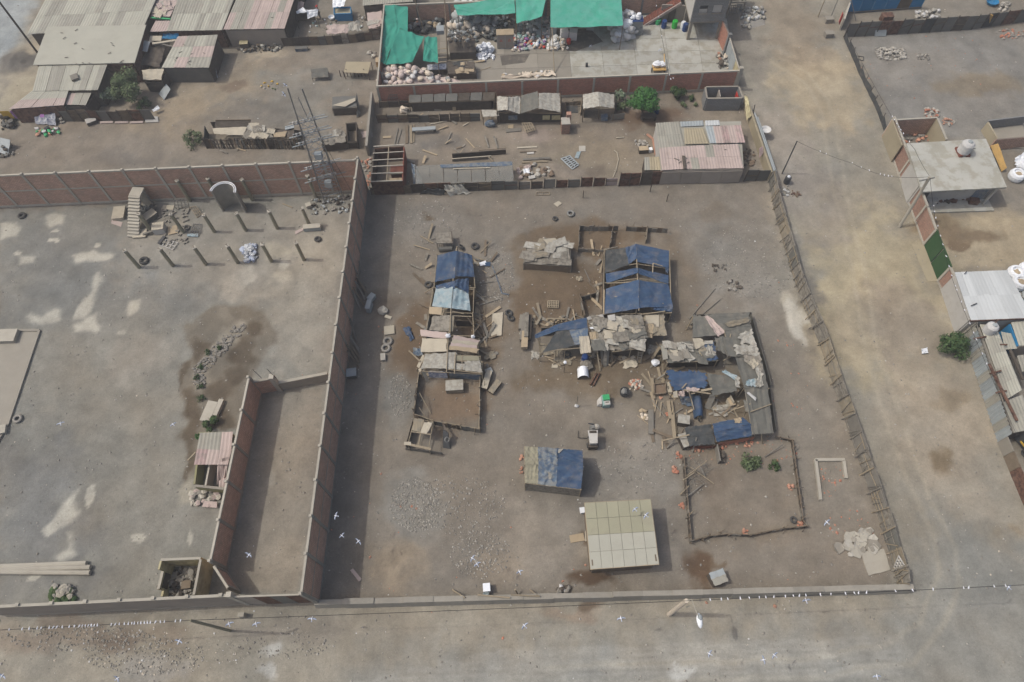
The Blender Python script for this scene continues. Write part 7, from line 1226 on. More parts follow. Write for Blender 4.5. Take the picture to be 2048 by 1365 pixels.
# open frame building and net tunnel
th=T('roof_frame','roofless building with bare pale rafters beside the tall wall corner','building',P(775,372));q=Q([(747,294,2.1),(808,290,2.1),(805,362,2.0),(741,364,2.0)]);box_walls(th,q,1.9,['rust','rust_red','rust','wood_dark'],inset=.02)
for t in (0,.2,.4,.58,.78,1):bar('rafter',up(lerp(q[0],q[3],t),.03),up(lerp(q[1],q[2],t),.03),.1,.08,'concrete_pale',th)
bar('purlin',up(lerp(q[0],q[1],.5),-.04),up(lerp(q[3],q[2],.5),-.04),.1,.08,'wood_pale',th);obj('cabinet',MB().box(up(g0(bil(q,.75,.45)),.5),1.4,1.0,1.0),'rust_red',th);sheet('inner_sheet',[up(g0(bil(q,.55,.42)),1.0),up(g0(bil(q,.97,.42)),1.0),up(g0(bil(q,.97,.6)),.9),up(g0(bil(q,.55,.6)),.9)],'leaf_pale' if False else 'tarp_olive',th,3,3);sheet('inner_sheet',[up(g0(bil(q,.5,.65)),.6),up(g0(bil(q,.95,.65)),.6),up(g0(bil(q,.95,.98)),.5),up(g0(bil(q,.5,.98)),.5)],'card',th,3,3)
th=T('net_tunnel','long low cage covered with grey blue mesh behind the back fence','cage',P(925,370));q=Q([(830,332,1.3),(1025,324,1.3),(1027,362,1.2),(832,370,1.2)]);sheet('mesh_roof',q,'net_farm',th,16,6,sag=.05,wob=.04,jag=.05,t=.01)
for i in range(8):a,b_=lerp(q[0],q[1],i/7),lerp(q[3],q[2],i/7);bar('hoop_bar',up(a,-.04),up(b_,-.04),.06,.05,'wood_dark',th);pole('post',g0(b_),b_,.04,'wood_dark',th);pole('post',g0(a),a,.04,'wood_dark',th)
sheet('blue_edge',Q([(880,330,1.36),(1024,323,1.36),(1024,331,1.34),(882,336,1.34)]),'tarp_faded',th,8,2,wob=.03,jag=.04);bar('pale_rail',P(906,338,1.36),P(980,336,1.36),.1,.05,'card_pale',th);sheet('side_net',Q([(822,326,1.2),(834,334,1.2),(850,372,.2),(828,374,.1)]),'tarp_faded',th,5,6,wob=.12,jag=.1)
th=T('feed_trough','long dark feeding trough behind the mesh cage','trough',P(960,318));a,b_=P(905,316),P(1012,308);wpart('back_board',a,b_,.6,.12,'wood_dark',th);wpart('front_board',a+Vector((0,-.5,0)),lerp(a,b_,.72)+Vector((0,-.5,0)),.35,.08,'wood_grey',th);bar('white_edge',up(a,.4)+Vector((0,-.55,0)),up(lerp(a,b_,.72),.4)+Vector((0,-.55,0)),.1,.08,'card_pale',th);pole('rail',up(lerp(a,b_,.5),.8),up(b_,.8),.04,'wood',th)
th=T('bench_trough','pale narrow trough bench in the farm yard','bench',P(848,268));a,b_=P(826,267),P(872,264);bar('top_board',up(a,.55),up(b_,.55),.5,.12,'zinc',th)
for t in (.05,.95):bar('leg',up(lerp(a,b_,t),-.05),up(lerp(a,b_,t),.5),.3,.08,'wood_dark',th)
for i,(a,b_,w,m,lb) in enumerate((((789,290),(796,258),.12,'wood_grey','left thin plank by the rafter building'),((794,290),(803,260),.14,'wood_grey','right thin plank by the rafter building'),((814,288),(814,252),.3,'wood','left wide plank near the trough bench'),((823,288),(822,252),.25,'wood_pale','middle wide plank near the trough bench'),((828,286),(828,250),.1,'wood_pale','thin plank right of the wide planks'),((766,276),(783,275),.3,'card','short tan plank above the rafter building'),((860,250),(894,243),.12,'card_pale','pale plank before the animal run'),((926,253),(937,247),.1,'card_pale','short pale stick in the farm yard'),((1034,297),(1074,295),.2,'card_pale','long pale board above the scattered planks'),((1054,308),(1068,307),.25,'plaster_white','short white board among the scattered planks'),((1040,305),(1072,304),.1,'wood','thin brown plank among the scattered planks'),((1046,320),(1100,317),.3,'wood_grey','wide grey plank among the scattered planks'),((1044,326),(1096,324),.2,'wood_pale','pale lower plank among the scattered planks'),((1078,318),(1104,321),.14,'wood_dark','dark plank end among the scattered planks'),((1012,263),(1042,260),.5,'wood_grey','grey plank door below the cloth shed'),((1232,277),(1248,276),.1,'card_pale','short pale stick left of the small fire place'))):
    bar('plank',up(P(*a),.06),up(P(*b_),.06),w,.08,m,None,lb,'plank')
rack('slat_rack','slatted grey rack lying aslant in the farm yard','rack',[(1122,318,.1),(1139,312,.1),(1157,330,.1),(1144,339,.1)],'zinc',2,6,w=.12);sheet('board',Q([(1158,292,.05),(1171,292,.05),(1171,303,.05),(1158,303,.05)]),'stone_pale',None,2,2,t=.05,label='square grey board near the slatted rack',cat='board');sheet('board',Q([(1154,304,.06),(1162,303,.06),(1157,317,.06),(1149,316,.06)]),'tarp_sky',None,2,2,t=.05,label='pale mint board near the slatted rack',cat='board');sheet('board',Q([(1016,251,.1),(1027,249,.1),(1027,257,.1),(1016,257,.1)]),'card',None,2,2,t=.06,label='small tan board below the cloth shed',cat='board');rack('wood_crate','broken wooden crate frame below the cloth shed','crate',[(1044,247,.6),(1062,246,.6),(1070,260,.4),(1052,266,.4)],'wood_pale',4,3,w=.1)
heap('sand_heap','pinkish sand heap with white bags behind the back fence','sand',[(1032,332),(1096,328),(1106,352),(1040,358)],40,.15,.4,['fibre_pink','stone_pale','soil'],hgt=.15);sheet('white_bag',Q([(1046,338,.3),(1058,336,.4),(1061,346,.3),(1048,350,.2)]),'plastic_white',None,4,4,wob=.1,label='white bag on the pinkish sand heap',cat='bag');sheet('white_bag',Q([(1056,352,.2),(1070,350,.2),(1071,356,.2),(1058,358,.2)]),'plaster_white',None,3,3,wob=.06,label='flat white bag at the foot of the sand heap',cat='bag')
obj('hose',MB().path([up(P(*x),.05) for x in ((1228,302),(1234,306),(1237,320),(1232,342),(1226,356))],.05,5),'card_pale',None,'pale hose curving behind the rust brown board fence','hose',at=P(1234,320));junkbox('chest','brown chest with a pale top left of the pink roofed house','chest',1286,304,1.0,.6,.5,.03,'wood_dark',lid='card');junkbox('box','white box beside the brown chest','box',1300,303,.4,.4,.35,.1,'plastic_white');heap('ash','grey ash pile above the brown chest','ash',[(1270,282),(1296,280),(1298,294),(1272,296)],26,.1,.25,['stone','stone_pale'],hgt=.08);obj('orange_mound',MB().path([up(P(*x),.08) for x in ((1294,270),(1306,280),(1312,312))],.14,6),'orange',None,'orange earth bank along the side of the pink roofed house','earth',at=P(1306,285));junkbox('blue_crate','small blue crate in the shade of the round tree','crate',1312,226,.5,.5,.6,.1,'blue_dark',lid='sack')
c=P(1296,240);th=T('garden_table','dark table half under the round tree','table',c);obj('top',MB().box(up(c,.6),1.6,.8,.08),'wood_dark',th)
for s in (-.7,.7):bar('leg',c+Vector((s,0,0)),c+Vector((s,0,.56)),.1,.5,'wood_dark',th)
# ================================================================ right-hand side of the side road
W0,W1,W2,W3,W4=P(1769,268),P(1848,490),P(1876,563),P(1925,669),P(1995,884)
brick_wall('salmon brick street wall in front of the grey roofed house',W0,W1,2.4,5,brick='brick_street',tiers=1,col='concrete_pale',stub=False,plinth=.2)
th=T('green_gate','dark green metal gate in the salmon brick street wall','gate',lerp(W1,W2,.5))
for i in range(2):wpart('gate_leaf',lerp(W1,W2,i*.5+.02),lerp(W1,W2,i*.5+.49),2.35,.08,'gate_green',th,z0=.05)
bar('gate_rail',up(W1,2.4),up(W2,2.4),.1,.08,'gate_green',th);sheet('ramp',[up(W1,.04)+Vector((-.05,0,0)),up(W1,.02)+Vector((-1.2,.1,0)),up(W2,.02)+Vector((-1.0,0,0)),up(W2,.04)+Vector((-.05,0,0))],'concrete_cream',None,3,3,t=.08,label='cream concrete ramp before the dark green gate',cat='ramp')
brick_wall('salmon brick wall stretch below the green gate',W2,W3,2.3,2,brick='brick_street',tiers=1,col='concrete_pale',stub=False,plinth=.2)
th=T('corrugated_fence','long corrugated metal fence along the lower side road','fence',W3);n_=14
for i in range(n_):a,b_=lerp(W3,W4,i/n_),lerp(W3,W4,(i+1)/n_+.005);corr('metal_sheet',[up(a,1.95+R(-.04,.04)),up(b_,1.95),up(b_,0),up(a,0)],'zinc' if i % 3 else 'fibre_grey',th,.5,.05)
bar('top_rail',up(W3,2.05)+Vector((.06,0,0)),up(W4,2.05)+Vector((.06,0,0)),.08,.08,'wood_grey',th);W5=P(2075,1075);th=T('plank_fence','brown stained board fence at the lower right edge','fence',W4)
for i in range(6):a,b_=lerp(W4,W5,i/6),lerp(W4,W5,(i+.98)/6);wpart('panel',a,b_,1.4+R(-.05,.05),.06,['concrete','wood','rust','rust','wood','rust'][i],th)
# roofless corner room
th=T('corner_room','roofless brick corner room behind the street wall','room',P(1830,270));a,b_,c_=g0(P(1784,241,2.3)),g0(P(1874,236,2.3)),g0(P(1893,280,2.3));d=g0(P(1804,292,2.3));wpart('wall',a,b_,2.3,.16,'brick',th);wpart('wall',b_+Vector((0,-.1,0)),c_,2.3,.16,'concrete_cream',th);wpart('wall_top',a,b_,2.37,.2,'concrete_pale',th,z0=2.3);wpart('wall_top',b_+Vector((0,-.12,0)),c_,2.37,.2,'concrete_pale',th,z0=2.3);wpart('wall',a+Vector((.0,-.1,0)),d,2.4,.12,'concrete_cream',th);heap('rubble','brick rubble on the floor of the corner room','rubble',[(1800,260),(1865,258),(1878,282),(1812,290)],30,.1,.3,['rubble_brick','orange','stone'],hgt=.2)
# grey roofed house
th=T('slab_house','house with a flat grey concrete roof and white front','house',P(1920,400));q=Q([(1813,287,2.9),(1972,278,2.9),(2014,375,2.9),(1844,384,2.9)]);obj('roof_slab',MB().prism(q,.18),'slab_roof',th);A=lerp(g0(q[3]),g0(q[2]),.04)+Vector((0,1.0,0));B=lerp(g0(q[3]),g0(q[2]),.94)+Vector((0,1.0,0));A2=lerp(g0(q[0]),g0(q[1]),.04);B2=lerp(g0(q[0]),g0(q[1]),.94);wpart('wall',A,B,2.68,.16,'plaster_white',th);wpart('wall',A2+Vector((0,-.1,0)),A+Vector((0,.1,0)),2.68,.16,'plaster_white',th);wpart('wall',B2+Vector((0,-.1,0)),B+Vector((0,.1,0)),2.68,.16,'plaster_white',th);wpart('wall',A2,B2,2.68,.16,'plaster_white',th)
for t,w,m,h,z in ((.28,1.9,'wood_dark',.35,1.8),(.62,1.1,'wood_dark',.35,1.8),(.9,1.3,'blue_paint',1.9,.95),(.12,1.0,'steel_dark',1.6,.9)):
    c=lerp(A,B,t);f=T('door' if h > 1 else 'window',None,None,ORI[th]);f.parent=th;f.location=(0,0,0);ORI[f]=ORI[th];obj('leaf' if h > 1 else 'pane',MB().box(up(c,z)+Vector((0,-.1,0)),w,.06,h),m if m != 'blue_paint' else 'tarp_faded',f);obj('frame',MB().box(up(c,z+h/2+.05)+Vector((0,-.11,0)),w+.15,.08,.1),'plaster_white',f)
obj('porch_floor',MB().prism([up(x,.15) for x in (A+Vector((0,-.1,0)),B+Vector((.6,-.1,0)),B+Vector((.7,-1.6,0)),A+Vector((.2,-1.4,0)))],.2),'slab_roof',th);bar('porch_post',up(g0(q[2]),0)+Vector((-.6,.3,0)),q[2]+Vector((-.6,.3,-.2)),.2,.2,'plaster_white',th)
heap('porch_clutter','dark clutter stored under the eave of the grey roofed house','clutter',[(1850,395),(1960,392),(1960,405),(1856,412)],40,.12,.35,['wood_dark','steel_dark','rust','sack_white'],hgt=.4);junkbox('freezer','white chest at the corner of the grey roofed house','chest',1858,410,1.0,.6,.7,.1,'plaster_white');junkbox('chest','rusty brown chest before the blue door','chest',1943,408,.9,.6,.6,-.2,'rust')
def water_tank(label,u,v,z,r,h,m='sack_white',brickbase=True):
    c=P(u,v,z);th=T('water_tank',label,'tank',c)
    if brickbase:
        for s in (-1,1):obj('brick_base',MB().box(up(c,.12)+Vector((s*r*.6,0,0)),.35,r*2,.24),'rust_red',th)
    z0=.25 if brickbase else 0;pr=[(r,z0),(r,z0+h*.22),(r*.97,z0+h*.24),(r,z0+h*.26),(r,z0+h*.48),(r*.97,z0+h*.5),(r,z0+h*.52),(r,z0+h*.78),(r*.75,z0+h*.93),(r*.35,z0+h)];obj('tank_shell',MB().lathe(c,pr,20),m,th);obj('lid',MB().lathe(up(c,z0+h),[(r*.36,-.02),(r*.36,.07),(r*.3,.1)],14),'zinc',th);pole('pipe',c+Vector((r,.1,.3)),c+Vector((r+.9,.5,.05)),.03,'steel_dark',th);return th
water_tank('white water tank on brick blocks on the grey concrete roof',1924,306,2.9,.62,1.25)
# ruin, board, bulk bags
th=T('ruin','low grey ruin walls at the upper right edge','ruin',P(2010,262));q=[g0(x) for x in Q([(1978,240,1.4),(2060,230,1.4),(2075,280,1.4),(1998,275,1.4)])];wpart('wall',q[0],q[1],1.3,.16,'block',th);wpart('wall',q[0]+Vector((0,-.1,0)),q[3],1.2,.16,'concrete_cream',th);obj('floor',MB().prism([up(x,.1) for x in q],.15),'concrete',th)
wpart('brown_wall',P(1975,300),P(2075,292),1.5,.15,'brick',None,label='brown brick garden wall right of the grey roofed house',cat='wall',at=P(2020,296));sheet('ply_board',Q([(1981,292,1.3),(1996,287,1.4),(2014,336,.6),(2003,344,.1)]),'ply',None,5,4,wob=.04,t=.05,label='yellow plywood sheet leaning right of the grey roofed house',cat='plywood')
def bulkbag(label,u,v,r=.75):
    c=P(u,v);th=T('bulk_bag',label,'bag',c,'white bulk bags at the right edge');obj('bag_wall',MB().lathe(c,[(r*.85,0),(r,.2),(r*1.05,.6),(r*.9,.85),(r*.62,.9),(r*.55,.7)],14),'plastic_white',th);obj('contents',MB().blob(up(c,.62),r*.55,r*.55,.18,.3,9,4),'card',th)
for u,v,w in ((2028,357,'lower white bulk bag right of the grey roofed house'),(2046,338,'upper white bulk bag right of the grey roofed house'),(2025,552,'upper left of the white bulk bags behind the white roof'),(2047,545,'rightmost white bulk bag behind the white roof'),(2033,572,'lower of the white bulk bags behind the white roof')):bulkbag(w,u,v)
sheet('white_tarp',Q([(2030,316,.9),(2060,300,1.0),(2070,335,.6),(2034,334,.5)]),'plastic_white',None,7,6,wob=.12,jag=.08,t=.05,label='white tarpaulin heap at the right edge by the bulk bags',cat='tarpaulin');heap('bottles','grey green bottles heaped behind the white roof edge','bottles',[(2034,585),(2060,580),(2066,612),(2044,614)],50,.12,.25,['teal_paint','sack_grey','sack_white'],hgt=.4)
# white roof house and long shed
th=T('white_roof_house','house with a clean white metal roof by the side road','house',P(1985,650));q=Q([(1909,545,2.6),(2014,541,2.7),(2066,636,2.7),(1942,641,2.6)]);corr_roof(th,q,8,2,['sheet_white'],.35,amp=.004,lift=.006);box_walls(th,q,2.4,'plaster_white',inset=.05);bar('edge_beam',up(q[3],-.1),up(q[2],-.1),.12,.2,'rust',th)
for i,(a,b_) in enumerate((((1942,612,2.75),(1954,607,2.75)),((1929,548,2.75),(1934,543,2.85)))):bar('stick',P(*a),P(*b_),.08,.05,'steel_dark',None,('lower' if i == 0 else 'upper')+' dark stick lying on the white metal roof','stick')
th=T('long_shed','long narrow grey ribbed shed roof behind the corrugated fence','shed',P(1990,750));q=Q([(1958,650,2.0),(1990,652,2.15),(2044,780,2.15),(2012,800,2.0)]);corr_roof(th,q,3,5,['fibre_grey','fibre_cement'],.3);box_walls(th,q,1.85,'adobe',inset=.06);bar('ridge_beam',P(1978,728,2.35),P(2034,842,2.3),.18,.15,'rust',th)
for a,b_,s in (((1948,678,2.3),(1972,674,2.3),0),((1980,748,2.3),(2002,742,2.3),1),((1992,786,2.2),(2013,782,2.2),2),((2000,690,2.2),(2014,690,2.2),3)):bar('truss',P(*a),P(*b_),.12,.15,'rust',th)
th=T('low_roofs','lower grey roof pieces at the right edge beside the long shed','shed',P(2030,840));q=Q([(2004,806,1.9),(2044,790,2.0),(2070,858,2.0),(2028,866,1.9)]);corr_roof(th,q,3,2,['fibre_grey'],.3);box_walls(th,q,1.7,'wood_dark');corr_roof(th,Q([(2002,664,1.8),(2022,668,1.8),(2034,698,1.8),(2010,700,1.8)]),2,1,['fibre_cement'],.3);corr_roof(th,Q([(2034,712,1.6),(2062,708,1.6),(2070,740,1.6),(2044,744,1.6)]),2,1,['fibre_grey'],.3);bar('rust_beam',P(2020,700,1.7),P(2046,760,1.7),.2,.15,'wood_dark',th)
th=T('blue_wall_shed','shed with a bright blue side wall at the right edge','shed',P(2030,690));q=Q([(2022,645,2.2),(2080,640,2.2),(2095,690,2.1),(2038,692,2.1)]);corr_roof(th,q,4,1,['fibre_cement'],.3);box_walls(th,q,2.0,['wood_dark','wood_dark','plaster_grey','blue_paint'],inset=.02)
water_tank('white water tank standing on the long ribbed shed',1976,662,2.15,.5,1.0,brickbase=False);pole('pipe',P(1985,650,3.0),P(1997,640,3.2),.05,'rust',None,'thin rusty pipe beside the tank on the ribbed shed','pipe');
th=T('dark_lorry','dark vehicle with a teal white rack at the lower right edge','truck',P(2045,900));c=P(2056,892);obj('body',MB().box(up(c,.9),1.5,2.6,1.4,.35),'steel_dark',th);obj('rack',MB().box(up(c,1.75)+Vector((.1,.2,0)),1.2,1.8,.25,.35),'teal_paint',th);obj('stripe',MB().box(up(c,.8)+Vector((-.85,-.5,0)),.1,1.4,.12,.35),'banner_yellow',th)
for s in (-.8,.8):obj('wheel',MB().torus(c+Vector((-.75,s,.35)),.28,.1,(1,.35,0),14,6),'rubber',th)
# north-east lot
patch_fence('long dark patchwork fence of sheets and boards at the upper right',[P(1687,74),P(1750,71),P(1815,67),P(1880,63),P(1942,59),P(2000,50),P(2075,41)],1.75,1.95,['zinc_dark','rust','zinc_dark','wood_dark','rust','net_black'],1.5)
sheet('grey_plate',Q([(1752,56,1.0),(1774,54,1.0),(1772,73,.05),(1749,73,.05)]),'zinc',None,2,2,t=.06,label='light grey plate leaning on the dark patchwork fence',cat='plate');bar('ochre_post',P(1975,50,.1),P(1984,30,1.9),.3,.06,'ply',None,'ochre board strip in the dark patchwork fence','board');junkbox('hut_box','rusty box behind the dark patchwork fence','box',1770,42,1.3,.9,.8,.05,'rust')
th=T('blue_wall','bright blue painted board wall at the upper right','wall',P(1765,22));a,b_=P(1691,27),P(1842,16)
for i in range(6):
    wpart('blue_board',lerp(a,b_,i/6),lerp(a,b_,(i+.96)/6),2.3,.08,'blue_paint' if i != 4 else 'wood',th)
bar('foot_rail',up(a,.15)+Vector((0,-.1,0)),up(b_,.15)+Vector((0,-.1,0)),.06,.12,'wood_grey',th);pole('antenna_pole',P(1712,42),P(1700,-10,3.0),.05,'steel',None,'thin mast before the bright blue wall','mast');wpart('red_sign',P(1679,60),P(1690,28),1.5,.2,'concrete_pale',None,label='pale concrete gatepost wall with a red sign',cat='wall',at=P(1684,45));sheet('road_sign',Q([(1678,44,1.3),(1686,24,1.3),(1687,32,.8),(1679,50,.8)]),'red_plastic',None,2,2,t=.04,label='red painted sign on the pale gatepost',cat='sign')
for i,v in enumerate((44,73)):junkbox('concrete_bench',('upper' if i == 0 else 'lower')+' concrete bench block at the roadside','bench',1656,v,1.0,.7,.5,.05,'concrete');
for i,(a,b_) in enumerate((((1636,34),(1652,-6)),((1662,34),(1678,-6)))):pole('leaning_mast',P(*a),P(b_[0],b_[1],2.5),.06,'wood_pale' if i == 0 else 'steel',None,('left' if i == 0 else 'right')+' leaning mast behind the upper bench block','mast')
th=T('mesh_fence','low sagging dark mesh fence along the upper right lot','fence',P(1690,78));pts=[P(*x) for x in ((1688,78),(1703,112),(1718,148),(1738,190),(1755,225),(1768,262))]
for a,b_ in zip(pts[:-1],pts[1:]):
    for i in range(2):p,q2=lerp(a,b_,i/2),lerp(a,b_,(i+1)/2);h=R(.5,1.1);sheet('mesh_panel',[up(p,h),up(q2,R(.5,1.0)),up(q2,0),up(p,0)],'net_black',th,3,3,wob=.05,t=.02);pole('post',p,up(p,1.2),.04,'wood_dark',th)
heap('rubble','pale stone pile in the upper right lot','rubble',[(1748,96),(1806,98),(1812,118),(1760,124)],110,.08,.26,['stone','stone_pale'],hgt=.3);heap('rubble','smaller stone scatter right of the pale stone pile','rubble',[(1832,108),(1860,108),(1860,120),(1832,120)],26,.07,.2,['stone','stone_pale'],hgt=.1);heap('rubble','rubble strip at the foot of the dark patchwork fence','rubble',[(1990,62),(2050,55),(2060,76),(1998,80)],50,.08,.22,['stone','rubble_brick'],hgt=.1);heap('rubble','white rubble and brick bits behind the corner room','rubble',[(1845,218),(1875,215),(1878,236),(1850,238)],34,.08,.22,['stone_pale','rubble_brick'],hgt=.15);heap('rubble','white rubble right of the corner room','rubble',[(1884,236),(1910,238),(1908,252),(1886,252)],30,.08,.2,['stone_pale','orange'],hgt=.12);heap('plaster_heap','white plaster heap behind the dark patchwork fence','rubble',[(1832,24),(1880,20),(1878,36),(1830,38)],40,.12,.35,['sack_white','stone_pale'],hgt=.3);heap('rubbish','grey rubble on the top end of the dark patchwork fence','rubble',[(1995,8),(2020,6),(2020,22),(1998,24)],26,.1,.3,['stone_pale','stone'],hgt=.4);rack('small_crate','small dark frame lying by the mesh fence','frame',[(1712,112,.05),(1727,114,.05),(1726,122,.05),(1711,118,.05)],'steel_dark',1,1)
obj('blue_tub',MB().lathe(P(1982,8),[(.5,0),(.75,.4),(.7,.42),(.45,.06)],16),'blue_paint',None,'blue round tub at the upper right edge','tub',at=P(1982,8))
c=P(1572,366);th=T('black_drum','black drum with a white cap on the side road','drum',c);obj('barrel',MB().lathe(c,[(.28,0),(.32,.1),(.32,.8),(.26,.9)]),'steel_dark',th);obj('cap',MB().blob(up(c,.93),.17,.17,.12,.05,10,5),'plastic_white',th)
heap('ash','grey rubbish ash beside the cane fence on the side road','ash',[(1560,374),(1578,372),(1580,392),(1562,396)],26,.06,.18,['stone','steel','sack_white'],hgt=.06);heap('ash','brown burnt patch right of the black drum','ash',[(1582,380),(1600,380),(1600,394),(1584,394)],18,.06,.2,['soil','rust'],hgt=.06);sheet('white_bag',Q([(1842,698,.3),(1854,696,.3),(1857,706,.2),(1844,708,.2)]),'plastic_white',None,4,4,wob=.1,label='white bag left of the olive green roadside bush',cat='bag')
# ================================================================ poles, wires, birds, people, loose stones
def wire(label,pts,r=.018,sag=.25,cat='cable'):
    o=[]
    for a,b_ in zip(pts[:-1],pts[1:]):
        n=14
        for i in range(n):t=i/n;o.append(up(lerp(a,b_,t),-sag*4*t*(1-t)))
    o.append(pts[-1]);obj('cable',MB().path(o,r,4),'wire',None,label,cat,at=o[0]);return o
lp,lt=P(460,1262),P(380,1241,6.9);pole('power_pole',up(lp,-.1),lt,.11,'column_grey',None,'dark leaning power pole on the verge at the lower left','pole')
mp=P(1338,1229);mt=P(1373,1202,6.5);th=T('street_lamp','cream concrete lamp post leaning over the street with a hanging lamp arm','lamp',mp);pole('post',up(mp,-.1),mt,.17,'sack_cream',th);a=P(1383,1199,6.9);b_=P(1396,1232,6.6);obj('arm',MB().path([mt,a,lerp(a,b_,.5),b_],.035,6),'concrete_pale',th);obj('lamp_head',MB().blob(P(1399,1242,6.45),.2,.5,.13,.04,9,5),'plastic_white',th,smooth=True);obj('lamp_hood',MB().blob(P(1400,1235,6.55),.16,.2,.12,.04,8,4),'zinc',th)
obj('junction_box',MB().box(up(P(488,1232),.35),.45,.3,.7),'concrete_pale',None,'pale meter box standing by the gate of the narrow yard','box',at=P(488,1232))
rp,rt=P(1799,454),P(1860,354,6.4);th=T('power_pole','tall concrete power pole leaning by the salmon brick wall','pole',rp);pole('post',up(rp,-.1),rt,.15,'concrete_pale',th);c=lerp(rp,rt,.96);bar('cross_arm',c-Vector((.9,.2,0)),c+Vector((.6,.15,0)),.1,.1,'steel',th)
r2p,r2t=P(1564,348),P(1594,283,4.6);pole('road_pole',r2p,r2t,.07,'steel_dark',None,'thin dark pole standing in the side road','pole');wp,wt=P(75,106),P(-6,-2,7.0);pole('power_pole',wp,wt,.13,'wood_dark',None,'dark slanting pole at the upper left street corner','pole')
wl=wire('long street cable crossing the lower right with birds on it',[mt,P(2110,1167,7.0)],sag=.15);wire('street cable between the two lower poles',[lt,mt],sag=.3);wl2=wire('street cable running left from the dark leaning pole',[P(-120,1266,6.8),lt],sag=.15);wl3=wire('slack cable over the side road from the thin pole',[r2t,P(1704,327,4.2),P(1775,353,4.3),rt],sag=.15);wl4=wire('cable along the salmon wall running up from the right pole',[rt,P(1830,300,5.5),P(1782,231,5.2),P(1690,60,5.2)],sag=.1);wl5=wire('cable along the right hand fences running down from the right pole',[rt,P(1869,430,5.4),P(1905,560,4.6),P(1960,700,4.2),P(2060,930,4.2)],sag=.05);wl6=wire('cable crossing the recycling yard with birds',[P(1305,-30,5.0),P(1340,160,5.0),g0(RWb)+Vector((-6,-.1,2.7))],sag=.1)
# birds: shared meshes; sitting birds are one mesh each, flying ones have body, wings and tail
def mesh(name,mb,m,smooth=True):
    me=bpy.data.meshes.new(name);me.from_pydata(mb.v,[],mb.f);me.materials.append(MATS[m]);me.polygons.foreach_set('use_smooth',[smooth]*len(me.polygons));return me
def bodymesh():
    mb=MB();prof=[(-.2,.015,0),(-.1,.055,0),(.0,.075,0),(.09,.06,.01),(.14,.035,.025),(.18,.042,.035),(.215,.03,.035),(.235,.01,.03),(.265,.003,.022)];n=8;o=[]
    for x,r,z in prof:
        for i in range(n):t=6.283*i/n;o.append((x,math.cos(t)*r,math.sin(t)*r+z))
    return mb.add(o,[(j*n+i,j*n+(i+1) % n,(j+1)*n+(i+1) % n,(j+1)*n+i) for j in range(len(prof)-1) for i in range(n)]+[tuple(range(n-1,-1,-1)),tuple(range((len(prof)-1)*n,len(prof)*n))])
def wingmesh(s):
    pr=[(0,.09,-.08,0),(.12,.12,-.07,.03),(.25,.1,-.06,.05),(.37,.03,-.09,.04),(.44,-.07,-.11,.03)];mb=MB();o=[]
    for y,f,r,z in pr:
        for x,dz in ((f,0),((f+r)/2,.012),(r,0),((f+r)/2,-.006)):o.append((x,s*(y+.04),z+dz))
    fs=[(j*4+i,j*4+(i+1) % 4,j*4+4+(i+1) % 4,j*4+4+i) for j in range(len(pr)-1) for i in range(4)]+[(0,1,2,3),(19,18,17,16)];return mb.add(o,fs)
BODY,WL,WR,TAIL,DARKB=mesh('bird_body',bodymesh(),'bird_white'),mesh('bird_wing',wingmesh(1),'bird_grey'),mesh('bird_wing',wingmesh(-1),'bird_grey'),mesh('bird_tail',MB().hexa([(-.17,-.03,0),(-.17,.03,0),(-.32,.07,0),(-.32,-.07,0),(-.17,-.03,.012),(-.17,.03,.012),(-.32,.07,.012),(-.32,-.07,.012)]),'bird_grey',False),mesh('dark_bird_body',bodymesh(),'steel_dark')
FOLD=bodymesh()
for s in (-1,1):FOLD.blob((-.06,s*.06,.01),.16,.025,.05,.02,7,4)
FOLD.tube((.02,.02,-.06),(.02,.02,-.13),.006,.006,4).tube((.02,-.02,-.06),(.02,-.02,-.13),.006,.006,4);SIT=mesh('perched_bird',FOLD,'bird_white')
def fly(label,u,v,z,ang,s=1.0,dark=False):
    th=T('bird',label,'bird',P(u,v,z),'flying birds');th.rotation_euler=(R(-.35,.35),R(-.1,.1),ang);th.scale=(s,s,s);fl=R(-.35,.5)
    for nm,me,rx in (('body',DARKB if dark else BODY,0),('wing',WL,fl),('wing',WR,-fl),('tail',TAIL,0)):
        o=bpy.data.objects.new(nm,me if not (dark and nm != 'body') else me);COL.objects.link(o);o.parent=th;o.rotation_euler=(rx,0,0)
FL=[(121,847,'over the left yard nearest its slab floor',2.0),(346,849,'over the left yard left of the drain',2.4),(498,1110,'over the narrow empty yard',1.0),(672,1032,'uppermost of three over the long wall shade',2.9),(684,1072,'middle of three over the long wall shade',2.5),(717,1083,'lowest of three over the long wall shade',.7),(945,1117,'left of a pair over the gravel near the sand heap',2.6),(954,1129,'right of a pair over the gravel near the sand heap',2.2),(1039,1144,'left of the cream panel hut',2.0),(1270,1019,'left of two over the cream panel roof',2.2),(1292,1031,'right of two over the cream panel roof',2.4),(1049,1252,'over the street below the long adobe wall',2.3),(1242,1237,'over the street left of the lamp post',1.7),(1419,1308,'over the street below the lamp post',2.6),(1527,1320,'over the street with spread wings',.1),(1549,1311,'over the lower street right of the lamp post',2.3),(1754,1353,'at the bottom edge right of the middle',1.6),(1654,1045,'beside the three sided footing',2.3),(512,1248,'over the verge right of the dark pole',1.9),(358,1283,'over the verge left of the dark pole',1.2),(235,1357,'at the bottom edge over the verge',.6),(4,1352,'in the lower left corner',1.1),(458,1248,'above the foot of the dark pole',2.0),(624,1238,'along the street near the foot of the tall wall',1.5),(1612,1201,'largest one near the street cable',1.7),(2018,1175,'at the right end of the street cable',2.2),(1320,100,'low over the recycling yard floor',2.2),(1181,92,'on the shaded yard floor before the white bags',2.4)]
